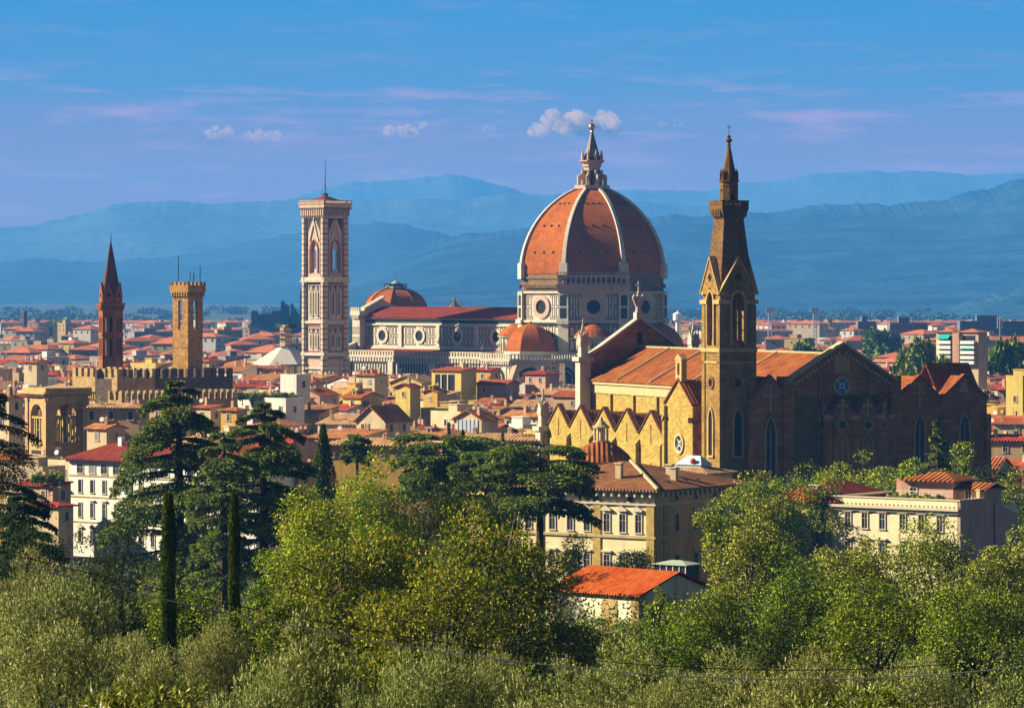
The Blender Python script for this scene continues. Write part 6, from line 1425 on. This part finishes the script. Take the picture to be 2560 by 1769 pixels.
for i, a in enumerate(near):
    x_, y_, w_, d, h, rot, wl, rk, kind, ax = a
    if VIS_NEAR is not None and i not in VIS_NEAR: continue
    ref = house(x_, y_, w_, d, h, rot, wl, rk, kind, ax, random.Random(i), rows=2 if y_ < 1150 else 1, label='?')
    if VIS_NEAR is None: ref['vi'] = i
    roof = '' if kind == 'flat' else ' with %s tiles' % RNAME[rk]
    place_key(x_, y_, h, '%s %s %s house%s' % (SIZE(w_), wl, KN[kind], roof), ref)
for (desc, side, nm), lst in groups.items():
    for k, (dd, o) in enumerate(sorted(lst, key=lambda t: t[0])):
        o['label'] = '%s, %s %s' % (desc, side, nm) if len(lst) == 1 else '%s, %s %s %s' % (desc, ORD[min(k, 11)], side, nm)

# ------------------------------------------------------------------ the wide plain of roofs behind
farw = [plaster('far_wall_%s' % n, c, .15, .1, .9, .2, rnd=.15) for n, c in (('cream', (.62, .50, .33)), ('white', (.72, .68, .60)), ('pink', (.58, .38, .28)), ('ochre', (.58, .40, .16)), ('grey', (.30, .30, .32)))]
FZ = [(0, 250, 'left of the spired tower'), (250, 400, 'between the spired and battlemented towers'), (400, 640, 'between the battlemented tower and the baptistery'), (640, 900, 'around the baptistery'), (1480, 1900, 'behind the church nave'), (1900, 2240, 'behind the brick east gable'), (2240, 2700, 'at the far right edge')]
rf_ = random.Random(99); Y = 1470.0; fcount = 0; crowd = MB(); FWN = ['cream', 'white', 'pink', 'ochre', 'grey']
def far_box(q, xx, yy, w_, d, h, rot, wi, flat, win):
    c, s = math.cos(rot), math.sin(rot); tr = lambda p: (xx + c * p[0] - s * p[1], yy + s * p[0] + c * p[1], p[2])
    m = MB(); m.cur = wi; m.box(-w_ / 2, w_ / 2, -d / 2, d / 2, 0, h)
    if win:
        m.cur = 6
        for side, hl, off in (('S', w_ / 2, -d / 2), ('E', d / 2, w_ / 2)):
            n = max(1, int(hl / 2.4))
            for k in range(n):
                for j in range(2): a = -hl + 2 * hl * (k + .5) / n; m.fbox(FR(side, off), a - .6, a + .6, h - 2.9 - j * 3.3, h - 1.2 - j * 3.3, 0, .06)
    m.cur = 5
    if flat: m.cur = wi; m.box(-w_ * .2, w_ * .1, -d * .2, d * .2, h, h + 2.4)
    else: hip_roof(m, -w_ / 2, w_ / 2, -d / 2, d / 2, h, min(w_, d) * .16)
    b = len(q.v); q.v.extend(tr(p) for p in m.v); q.f.extend(tuple(b + i for i in f) for f in m.f); q.mi.extend(m.mi)
while Y < 9200:
    hwf = .1375 * Y; x = -hwf + rf_.uniform(0, 20)
    while x < hwf:
        w_ = rf_.uniform(9, 21) if rf_.random() < .88 else rf_.uniform(24, 44); d = rf_.uniform(9, 16); yy = Y + rf_.uniform(-.016, .016) * Y; sx = CX + (x + w_ / 2) * FPX / yy; xx = x + w_ / 2
        x += w_ + rf_.choice((1, 3, 6, 14)) * (1 + (Y > 2300))
        if blocked(xx, yy, w_ * .5) or 790 < sx < 1662 and yy < 3000 or 800 < sx < 1660: continue
        if 1720 < sx < 1890 or 1960 < sx < 2235 and yy < 1700: 
            if yy < 1650: continue
        h = min(rf_.choice((12, 14, 16, 18, 20, 23)) + rf_.uniform(-1, 2) + max(0, (yy - 1500) * .0016), PZ(row_limit(sx, yy), yy) - 2.2)
        if h < 7 or (Y > 5200 and rf_.random() < .55): continue
        rot = math.radians(rf_.choice((-40, -30, -48, -12, 20)) + rf_.gauss(0, 5)); wi = rf_.choice((0, 0, 0, 1, 1, 2, 3, 4)); flat = rf_.random() < (.15 if yy < 2200 else .42)
        fcount += 1
        if VIS_FAR is None or fcount in VIS_FAR:
            zone = next((z for a, b, z in FZ if a <= sx <= b), 'on the plain')
            o = empty('far_house', (xx, yy, 0), rot, 'distant %s %s house on the plain %s' % (FWN[wi], 'flat roofed' if flat else 'red roofed', zone), 'house', 'distant houses %s' % zone)
            m = MB(); m.box(-w_ / 2, w_ / 2, -d / 2, d / 2, 0, h); m.build('walls', farw[wi], o)
            m = MB()
            if flat: m.box(-w_ / 2 - .3, w_ / 2 + .3, -d / 2 - .3, d / 2 + .3, h, h + .4); m.box(-w_ * .2, w_ * .1, -d * .2, d * .2, h + .4, h + 2.6); m.build('roof', farw[wi], o)
            else: hip_roof(m, -w_ / 2, w_ / 2, -d / 2, d / 2, h, min(w_, d) * .17); m.build('roof', M['farroof'], o)
            if VIS_FAR is None: o['vi'] = fcount
            for side, hl, off in (('S', w_ / 2, -d / 2), ('E', d / 2, w_ / 2)) if VIS_FAR is not None else ():
                n = min(4, max(1, int(hl / 2.4)))
                for k in range(n):
                    for j in range(2 if n < 3 else 1): put_window(o, side, -hl + 2 * hl * (k + .5) / n, h - 3.0 - j * 3.4, off, 1.3, 1.7, 'plain')
        else: far_box(crowd, xx, yy, w_, d, h, rot, wi, flat, yy < 3600)
    Y *= 1.024 if Y < 2400 else 1.030
o = crowd.build('distant_houses', farw + [M['farroof'], M['pane']]); tag(o, 'mass of tiny hazy roofs and pale walls spread over the far plain', kind='stuff')
def far_green():
    r = np.random.default_rng(31); n = 52000; nc = 900; cy = 1500 * (8600 / 1500) ** r.random(nc); cx = (r.random(nc) * 2 - 1) * .138 * cy
    keep = ~np.array([blocked(a, b, 14) for a, b in zip(cx, cy)]); cx, cy = cx[keep], cy[keep]; i = r.integers(0, len(cx), n); rad = 4 + 9 * r.random(len(cx)); d = rdir(r, n); d[:, 2] = np.abs(d[:, 2])
    P = np.stack([cx[i], cy[i], np.zeros(n)], 1) + d * np.stack([rad[i] * (1 + 2.0 * ((cy[i] > 3500))), rad[i], rad[i] * .5 + 3], 1) * (.6 + .4 * r.random((n, 1))); D = rdir(r, n)
    o = link_mesh('distant_trees', leaf_mesh('distant_trees', P, D, side_of(D, r), 1.6 + cy[i] * .0009, (1.6 + cy[i] * .0009) * .7, LM['dark'])); tag(o, 'dark green tree clumps scattered over the hazy plain', kind='stuff')
far_green()
dkb = plaster('dark_far_slab', (.20, .20, .26), .2, .1, .9, .1)
def slab_block(sx0, sx1, row, Y, label):
    X0, X1 = PX(sx0, Y), PX(sx1, Y); T = empty('office_block', ((X0 + X1) / 2, Y, 0), 0, label, 'office block', 'dark office blocks on the plain'); w_ = (X1 - X0) / 2; h = PZ(row, Y)
    m = MB(); m.box(-w_, w_, 0, 16, 0, h); m.box(-w_ * .5, w_ * .1, 4, 12, h, h + 3.5)
    for k in range(4): m.box(-w_, w_, -.25, 0, h - 3 - k * 4, h - 2.4 - k * 4)
    m.build('walls', dkb, T); n_ = int(w_ / 2.2)
    for k in range(n_):
        for j in range(3): put_window(T, 'S', -w_ + 2 * w_ * (k + .5) / n_, h - 2.6 - j * 4, -.02, 1.6, 1.5, 'plain')
slab_block(2225, 2318, 806, 2300, 'dark office block behind the cream apartments, left of two'); slab_block(2400, 2575, 802, 2400, 'long dark office block at the far right edge of the plain'); slab_block(2145, 2190, 803, 2500, 'small dark office block left of the cream apartments')
# trees among the far roofs, a row of cypresses on the near hill spur
tb = [broad_meshes(700 + i, 4.2, 4.2, 3.4, 2.0, 2600, .95, LM['mid'], nclump=20, ratio=.7) for i in range(3)]
for i, (sx, row, Y, k, lab) in enumerate(((2000, 872, 1500, 1.3, 'left of the brick east gable peak'), (2045, 876, 1520, 1.2, 'just left of the brick east gable peak'), (2290, 868, 1300, 1.5, 'left of the cream apartment block'), (2320, 874, 1290, 1.3, 'touching the left side of the cream apartment block'), (2350, 900, 1120, .9, 'at the foot of the cream apartment block'),
                         (2462, 872, 1300, 1.2, 'right of the cream apartment block'), (2505, 872, 1310, 1.4, 'among roofs right of the cream apartment block'), (2540, 862, 1350, 1.3, 'at the far right edge among roofs'), (150, 800, 3200, 3.0, 'far off left of the spired tower'), (2210, 838, 1900, 2.0, 'behind the brick east gable'))):
    plant_tree('town_tree', tb[i % 3], PX(sx, Y), Y, 0, i, (k * 1.25, k * 1.25, max(PZ(row, Y), 8) / 8.2), 'green town tree %s' % lab, 'tree', 'green trees among the far roofs')
pl = [broad_meshes(760 + i, 1.5, 1.2, .9, .1, 1300, .42, LM['bright' if i else 'mid'], nclump=12, ratio=.6) for i in range(2)]
for i, sx in enumerate((606, 632, 656, 684, 706, 730)):
    plant_tree('terrace_plant', pl[i % 2], PX(sx, 958), 958, PZ(1003, 958), i, (1.25, 1.1, 1.35), 'leafy potted shrub in the row along the white roof terrace', 'plant', 'potted shrubs on the white roof terrace')
for i, (sx, lab) in enumerate(((95, 'left'), (125, 'middle'), (146, 'right'))): plant_tree('terrace_plant', pl[1], PX(sx, 676), 676, PZ(1210, 676), i, (1.0, .8, 1.3), 'yellow green terrace shrub under the arched tower, %s of three' % {'left': 'leftmost', 'middle': 'middle', 'right': 'rightmost'}[lab], 'plant', 'shrubs under the arched tower')

# ------------------------------------------------------------------ the nearer buildings between the trees
def cream_palace():
    Y = 560.0; X = PX(1637, Y); S = lambda r: PZ(r, Y); T = empty('palace', (X, Y, 0), math.radians(-35), 'grand cream palace with pedimented windows and brown hipped roof at centre right', 'palace')
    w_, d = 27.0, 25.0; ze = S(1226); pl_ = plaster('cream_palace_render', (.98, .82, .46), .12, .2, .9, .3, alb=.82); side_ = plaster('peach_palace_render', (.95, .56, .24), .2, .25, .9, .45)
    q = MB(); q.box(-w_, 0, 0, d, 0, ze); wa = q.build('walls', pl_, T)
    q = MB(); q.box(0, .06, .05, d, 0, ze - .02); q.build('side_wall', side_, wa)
    q = MB(); hip_roof(q, -w_, 0, 0, d, ze + .15, 3.4, 1.5, .3); ro = q.build('roof', M['browntile'], T)
    q = MB()
    q.tube([(1.5, -1.5, ze + .3), (-d / 2, d / 2, ze + 3.7)], .28, 5); q.build('hip_ridge', M['scband'], ro)
    for (x, y, hh) in ((-9, 4, 2.6), (-5, 12, 2.2), (-15, 6, 1.6), (-2.6, 9.5, 1.9)):
        q = MB(); z = ze + 1.0; q.box(x - .5, x + .5, y - .4, y + .4, z - .6, z + hh); q.box(x - .65, x + .65, y - .55, y + .55, z + hh, z + hh + .2); q.build('chimney', M['wall']['cream'], ro)
    for (x, y) in ((-2.2, 6.5), (-2.6, 12), (-2.6, 15.5)):
        q = MB(); q.box(x - .5, x + .5, y - .4, y + .4, ze + .95, ze + 1.15); o = q.build('skylight', M['pane'], ro)
    q = MB(); q.box(-w_ - 1.3, 1.3, -1.3, d + 1.3, ze - .2, ze + .05); q.box(-w_ - .3, .3, -.3, d + .3, ze - 2.3, ze - 2.0); q.build('eaves', M['frame'], T)
    q = MB()
    for k in range(20): a = -w_ + .6 + k * 1.38; q.fbox(FR('S', 0), a - .18, a + .18, ze - 1.0, ze - .2, 0, 1.1)
    for k in range(18): a = .6 + k * 1.38; q.fbox(FR('E', .06), a - .18, a + .18, ze - 1.0, ze - .2, 0, 1.1)
    q.build('brackets', M['frame'], T)
    q = MB(); z = S(1341)
    q.box(-w_ - .25, .3, -.25, 0, z - .4, z); q.box(.06, .3, -.25, d, z - .4, z); q.box(-w_ - .15, .2, -.15, 0, z - .5 - 5.2, z - 5.3); q.build('string_course', M['scband'], T)
    for a in (-.75, -10.4, -20.9): q = MB(); q.fbox(FR('S', 0), a - .7, a + .7, 0, ze - 2.3, 0, .16); q.build('pilaster', plaster('yellow_pilaster', (.66, .47, .14), .15, .3, .9, .3, brick=(1.2, .5, (.6, .42, .12), (.6, .5, .3), .5)), T)
    for a in (.75, 3.0): q = MB(); q.fbox(FR('E', .06), a - .7, a + .7, 0, ze - 2.3, 0, .16); q.build('pilaster', bpy.data.materials['yellow_pilaster'], T)
    for a in (-2.9, -5.75, -8.6, -12.2, -15.3, -18.6, -23.0, -25.6): put_window(T, 'S', a, S(1333), 0, 1.05, 2.7, 'pediment'); put_window(T, 'S', a, S(1333) - 6.0, 0, 1.05, 2.5, 'hood')
    for a in (6.0, 11.4, 16.8, 22.0): put_window(T, 'E', a, S(1333), .06, 1.15, 2.7, 'hood'); put_window(T, 'E', a, S(1333) - 6.0, .06, 1.15, 2.5, 'hood'); put_window(T, 'E', a, ze - 1.75, .06, .9, .8, 'plain')
    for a in (-4.3, -10.4, -17): put_window(T, 'S', a, ze - 1.8, 0, .9, .8, 'plain')
cream_palace()
def terrace_building():
    Y = 560.0; X = PX(2399, Y); S = lambda r: PZ(r, Y); T = empty('terrace_building', (X, Y, 0), math.radians(-37), 'cream building with a flat planted roof terrace and pink end wall at right', 'building')
    cr = plaster('pale_cream_render', (.98, .86, .52), .12, .2, .9, .25, alb=.82); w_ = 22.5; d = 17.5; zt = S(1251); zc = S(1272)
    q = MB(); q.box(-w_, 0, 0, d, 0, zc); q.box(-w_, 0, 0, .4, zc, zt); q.box(-w_, -w_ + .4, .4, d, zc, zt); q.build('walls', cr, T)
    q = MB(); q.box(-w_ - .3, .1, -.7, 0, zc - .35, zc + .05); q.box(-w_ - .2, .1, -.35, 0, zc - .8, zc - .35); q.box(-w_ - .1, .1, -.12, 0, zt - .1, zt + .12); co = q.build('cornice', M['frame'], T)
    q = MB()
    for k in range(30): q.fbox(FR('S', 0), -w_ + .4 + k * .75, -w_ + .6 + k * .75, zc + .12, zc + .32, 0, .08)
    q.build('dentils', M['scbrick'], co)
    q = MB(); q.prism(FR('E', .0), [(0, 0), (d, 0), (d, zt - 2.8), (d * .45, zt + .1), (0, zt + .1)], -.4, .12); pw = q.build('end_wall', plaster('pink_stained_render', (.85, .52, .40), .2, .3, .9, .6), T)
    q = MB(); q.fbox(FR('E', .12), d * .58, d * .58 + .16, 3, zt - .9, 0, .12); q.build('downpipe', M['iron'], pw)
    for a, z in ((d * .42, zt + .1), (d * .72, zt - 1.4), (d * .92, zt - 2.4)): q = MB(); q.box(-1.2, -.6, a - .3, a + .3, z - .6, z + 1.1); q.box(-1.3, -.5, a - .4, a + .4, z + 1.1, z + 1.25); q.build('chimney', M['wall']['cream'], T)
    for k, a in enumerate((-19.6, -16.6, -13.5, -9.9, -6.6, -3.4)):
        put_window(T, 'S', a, S(1330), 0, .95, 2.3, 'crest'); put_window(T, 'S', a, S(1330) - 4.2, 0, .95, 2.1, 'hood')
    # the older wing to the left under a brown hipped roof
    q = MB(); q.box(-w_ - 9.5, -w_ - .02, .3, d, 0, zc + .2); q.build('wing_wall', plaster('yellow_cream_render', (.98, .78, .32), .12, .2, .9, .3), T)
    q = MB(); hip_roof(q, -w_ - 11, -w_ + .8, .0, d, zc + .5, 2.6, .8, .25); q.build('wing_roof', M['redtile'], T)
    for a in (-w_ - 7.4, -w_ - 3.0): put_window(T, 'S', a, S(1315), .3, 1.1, 2.0, 'open_g'); put_window(T, 'S', a, S(1315) - 3.7, .3, 1.1, 2.0, 'bare')
    q = MB(); q.box(-w_ - 6, -w_ - 4.8, 3.2, 6, zc + .8, zc + 2.5); q.box(-w_ - 6.2, -w_ - 4.6, 3.0, 6.2, zc + 2.5, zc + 2.65); q.build('dormer', M['white'], T)
    # penthouse on the terrace
    q = MB(); q.box(-15.5, -5.5, 7.5, 14, zc, zc + 3.7); q.box(-5.5, -.8, 8.5, 14, zc, zc + 2.6); ph_ = q.build('penthouse', M['wall']['pink'], T)
    q = MB(); hip_roof(q, -14.0, -5.0, 7.0, 14, zc + 3.75, 1.2, .5, .2); gable_roof(q, -5.2, -.4, 8.0, 14, zc + 2.6, .9, 'x', .4, .2); q.build('penthouse_roof', M['churchtile'], ph_)
    put_window(T, 'S', -3.4, zc + .2, 8.5, 1.0, 2.1, 'bare'); put_window(T, 'S', -12.5, zc + .8, 7.5, 1.2, 1.7, 'bare')
    q = MB()
    for x in np.linspace(-15, -6, 12): q.box(x - .03, x + .03, 6.6, 6.66, zc, zc + 2.1)
    for z in (1.0, 1.5, 2.0): q.box(-15.2, -5.8, 6.6, 6.65, zc + z, zc + z + .05)
    q.build('trellis', M['white'], ph_)
    aerial(T, -17.5, 7, zc + 3.0, random.Random(3)); aerial(T, -11, 10, zc + 5.2, random.Random(8))
    o = T; c, s = math.cos(math.radians(-37)), math.sin(math.radians(-37))
    for i, x in enumerate((-14.6, -12.6, -10.6, -8.4, -6.4)):
        wx, wy = X + c * x - s * 5.2, Y + s * x + c * 5.2
        plant_tree('terrace_plant', pl[1], wx, wy, zc, i, (1.0, .8, 1.0), 'yellow green shrub in the row on the cream building terrace', 'plant', 'shrubs on the cream building terrace')
terrace_building()
def white_block():
    X1, Y1 = PX(640, 731), 731.0; T = empty('white_building', (X1, Y1, 0), math.radians(-39), 'long white four storey building with red hipped roof behind the tall cedars', 'building')
    w_ = 52.0; d = 14.0; ze = 19.6; m = plaster('bright_white_render', (1.0, .96, .80), .06, .2, .9, .2, alb=.82)
    q = MB(); q.box(-w_, 0, 0, d, 0, ze); q.build('walls', m, T)
    q = MB(); hip_roof(q, -w_, 0, 0, d, ze + .35, 3.3, 1.1, .3); q.build('roof', M['redtile'], T)
    q = MB(); q.box(-w_ - 1.0, 1.0, -1.0, d + 1, ze, ze + .2); q.box(-w_ - .5, .5, -.5, 0, ze - .4, ze); q.build('eaves', M['frame'], T)
    q = MB()
    for z in (16.6, 12.3, 7.2): q.box(-w_ - .12, .12, -.14, 0, z - .25, z)
    q.build('string_course', M['scband'], T)
    n = 14; r = random.Random(12)
    for k in range(n):
        a = -w_ + 3.2 + k * 3.45
        put_window(T, 'S', a, 17.0, 0, 1.7, 1.75, r.choice(('plain', 'bare', 'closed_y'))); put_window(T, 'S', a, 13.0, 0, .95, 2.6, r.choice(('bare', 'bare', 'plain', 'closed_y', 'open_g'))); put_window(T, 'S', a, 8.0, 0, .95, 2.9, r.choice(('hood', 'hood', 'bare'))); put_window(T, 'S', a, 2.8, 0, .95, 2.6, 'pediment')
    q = MB(); q.box(-w_ + 9, -w_ + 10, 5, 6, ze + 1.5, ze + 4.6); q.build('chimney', M['white'], T)
white_block()
def shed():
    Y = 330.0; X = PX(1597, Y); z0 = 22.5; ze = PZ(1487, Y); T = empty('shed', (X, Y, z0), math.radians(-44), 'small whitewashed shed with a bright orange red tiled roof among the trees', 'shed')
    w_ = 10.2; d = 10.0; h = ze - z0; rise = 1.7; ww = plaster('old_whitewash', (.98, .90, .64), .2, .5, .95, .6, bump=.3, alb=.82)
    q = MB(); q.box(-w_, 0, 0, d, 0, h)
    for s, x in ((1, 0), (-1, -w_)): q.prism(((x, d / 2, 0), (0, s, 0), (s, 0, 0)), [(-d / 2, h), (d / 2, h), (0, h + rise)], -.3, 0)
    wa = q.build('walls', ww, T); q = MB(); gable_roof(q, -w_, 0, 0, d, h + .15, rise, 'x', .45, .14); ro = q.build('roof', M['shedtile'], T)
    q = MB(); gable_roof(q, -w_ + .05, -.05, .05, d - .05, h, rise, 'x', .38, .08); q.build('roof_boards', M['bark'], T)
    q = MB(); q.fbox(FR('S', 0), -4.4, -2.6, .2, h - .6, 0, .06); q.build('blocked_doorway', M['stone'], wa)
    q = MB(); q.fbox(FR('S', 0), -.9, .02, 0, h, 0, .05); q.fbox(FR('E', 0), -.02, .8, 0, h, 0, .05); q.build('stone_quoins', M['stone'], wa)
shed()
def small_dome():
    Y = 640.0; S = lambda r: PZ(r, Y); T = empty('domed_chapel', (PX(1503, Y), Y, 0), 0, 'small chapel with a brown conical roof and slender lantern before the aisle gables', 'chapel')
    q = MB(); q.lathe(0, 0, [(4.7, 0), (4.7, S(1154)), (5.1, S(1153)), (5.1, S(1150))], 24); q.build('drum', M['wall']['ochre'], T)
    q = MB(); q.lathe(0, 0, [(5.5, S(1151)), (4.6, S(1134)), (3.2, S(1117)), (1.5, S(1104)), (1.3, S(1103))], 28); q.build('cone_roof', M['churchtile'], T)
    q = MB(); q.lathe(0, 0, [(1.45, S(1104)), (1.45, S(1101)), (.35, S(1100)), (.35, S(1070)), (1.5, S(1069)), (1.5, S(1066)), (1.1, S(1062)), (.5, S(1052)), (.3, S(1050)), (.35, S(1047)), (.05, S(1040))], 12)
    lo = q.build('lantern', M['scband'], T)
    for k in range(8): an = k * math.pi / 4 + .3; x, y = 1.15 * math.cos(an), 1.15 * math.sin(an); q = MB(); q.lathe(x, y, [(.16, S(1101)), (.16, S(1068))], 6); q.build('column', M['coping'], lo)
    Y2 = 625.0; S2 = lambda r: PZ(r, Y2); T = empty('skylight_roof', (PX(1735, Y2), Y2, 0), math.radians(-35), 'low house with a pale blue glazed skylight and red ball at the tower foot', 'house')
    q = MB(); q.box(-7, 5, -4, 4, 0, S2(1178)); q.build('walls', M['wall']['cream'], T); q = MB(); hip_roof(q, -7, 5, -4, 4, S2(1178), 1.2, .8); q.build('roof', M['tile'][3], T)
    q = MB(); q.box(-2.4, 2.4, -1.7, 1.7, S2(1172), S2(1160)); q.add([(-2.6, -1.9, S2(1160)), (2.6, -1.9, S2(1160)), (2.6, 1.9, S2(1160)), (-2.6, 1.9, S2(1160)), (-1.3, 0, S2(1138)), (1.3, 0, S2(1138))], [(0, 1, 5, 4), (1, 2, 5), (2, 3, 4, 5), (3, 0, 4)]); q.build('skylight', plain('pale_blue_glazing', (.45, .58, .62), .3), T)
    q = MB(); q.lathe(.8, -1.6, [(max(.03, .5 * math.sin(math.pi * i / 8)), S2(1151) - .5 * math.cos(math.pi * i / 8)) for i in range(9)], 12); q.build('red_ball', plain('red_paint', (.6, .05, .02), .5), T)
    Y3 = 590.0; S3 = lambda r: PZ(r, Y3); T = empty('garden_pavilion', (PX(1692, 520), 520, 0), math.radians(-35), 'small green roofed pavilion at the foot of the palace side wall', 'pavilion')
    z = PZ(1408, 520); q = MB(); q.box(-2.6, 2.6, -1.8, 1.8, 0, z); q.build('walls', M['pane'], T); q = MB(); hip_roof(q, -2.6, 2.6, -1.8, 1.8, z, .5, .25, .1); q.build('roof', plain('pale_green_copper', (.36, .42, .30), .6), T)
    q = MB()
    for a in np.linspace(-2.6, 2.6, 6): q.fbox(FR('S', -1.8), a - .06, a + .06, z - 4, z, 0, .08)
    q.build('glazing_bars', M['white'], T)
small_dome()

# ------------------------------------------------------------------ cumulus far behind the hills, outside the haze
def cloud(sx0, sx1, top, bot, Y, seed, label, nb, dens):
    r = np.random.default_rng(seed); X0, X1 = PX(sx0, Y), PX(sx1, Y); zb, zt = PZ(bot, Y), PZ(top, Y); w_ = X1 - X0; h = zt - zb; mb = MB(); import bmesh
    bm = bmesh.new()
    nb = int(nb * 1.7)
    for k in range(nb):
        u = r.random(); x = w_ * (u - .5) * .86; lim = (.35 + .65 * abs(math.sin(u * 3.0 * math.pi * (1 if nb > 14 else .6) + seed))) * h
        R = h * r.uniform(.12, .26); z = R * .6 + max(0, lim - 1.5 * R) * r.random(); y = r.normal() * w_ * .10
        m = __import__('mathutils').Matrix.Translation((x, y, z)) @ __import__('mathutils').Matrix.Diagonal((1.15, 1.1, .85, 1)); v = bmesh.ops.create_icosphere(bm, subdivisions=3, radius=R, matrix=m)['verts']
        for q_ in v:
            n = mnoise.fractal(q_.co * (2.6 / R) * .5 + Vector((seed, k, 0)), .8, 2.1, 4); c0 = Vector((x, y, z)); q_.co = c0 + (q_.co - c0) * (1 + .42 * n)
    me = bpy.data.meshes.new('cloud'); bm.to_mesh(me); bm.free()
    m = bpy.data.materials.new('cloud_vapour'); m.use_nodes = True; t = NT(m.node_tree); out = t.n('ShaderNodeOutputMaterial'); v = t.n('ShaderNodeVolumePrincipled')
    v.inputs['Color'].default_value = (1.0, .70, .56, 1); tc = t.n('ShaderNodeTexCoord').outputs['Object']
    nz = t.noise(tc, 7.0 / h, 6, .68); t.l(t.math('MULTIPLY', t.ramp(nz, [(.42, 0.0), (.66, 1.0)]), dens * 4.0), v.inputs['Density']); t.l(v.outputs[0], out.inputs['Volume']); me.materials.append(m)
    o = link_mesh('cloud', me, None, ((X0 + X1) / 2, Y, zb)); tag(o, label, 'cloud', 'small cumulus clouds above the hills')
CY = 24000.0
cloud(1330, 1556, 256, 340, CY, 3, 'largest pinkish cumulus cloud, behind the dome lantern', 30, 0.0110)
cloud(960, 1066, 298, 342, CY, 5, 'flat pinkish cloud right of the bell tower pole', 13, 0.0110)
cloud(612, 702, 308, 354, CY, 7, 'small pinkish cloud above the left hills, right of two close together', 12, 0.0088)
cloud(516, 584, 306, 348, CY, 9, 'small pinkish cloud above the left hills, left of two close together', 10, 0.0110)
cloud(1640, 1712, 290, 318, CY, 11, 'thin faint cloud between the dome lantern and the church spire', 8, 0.0044)
cloud(1206, 1236, 308, 342, CY, 13, 'tiny faint cloud left of the largest cloud', 5, 0.0044)
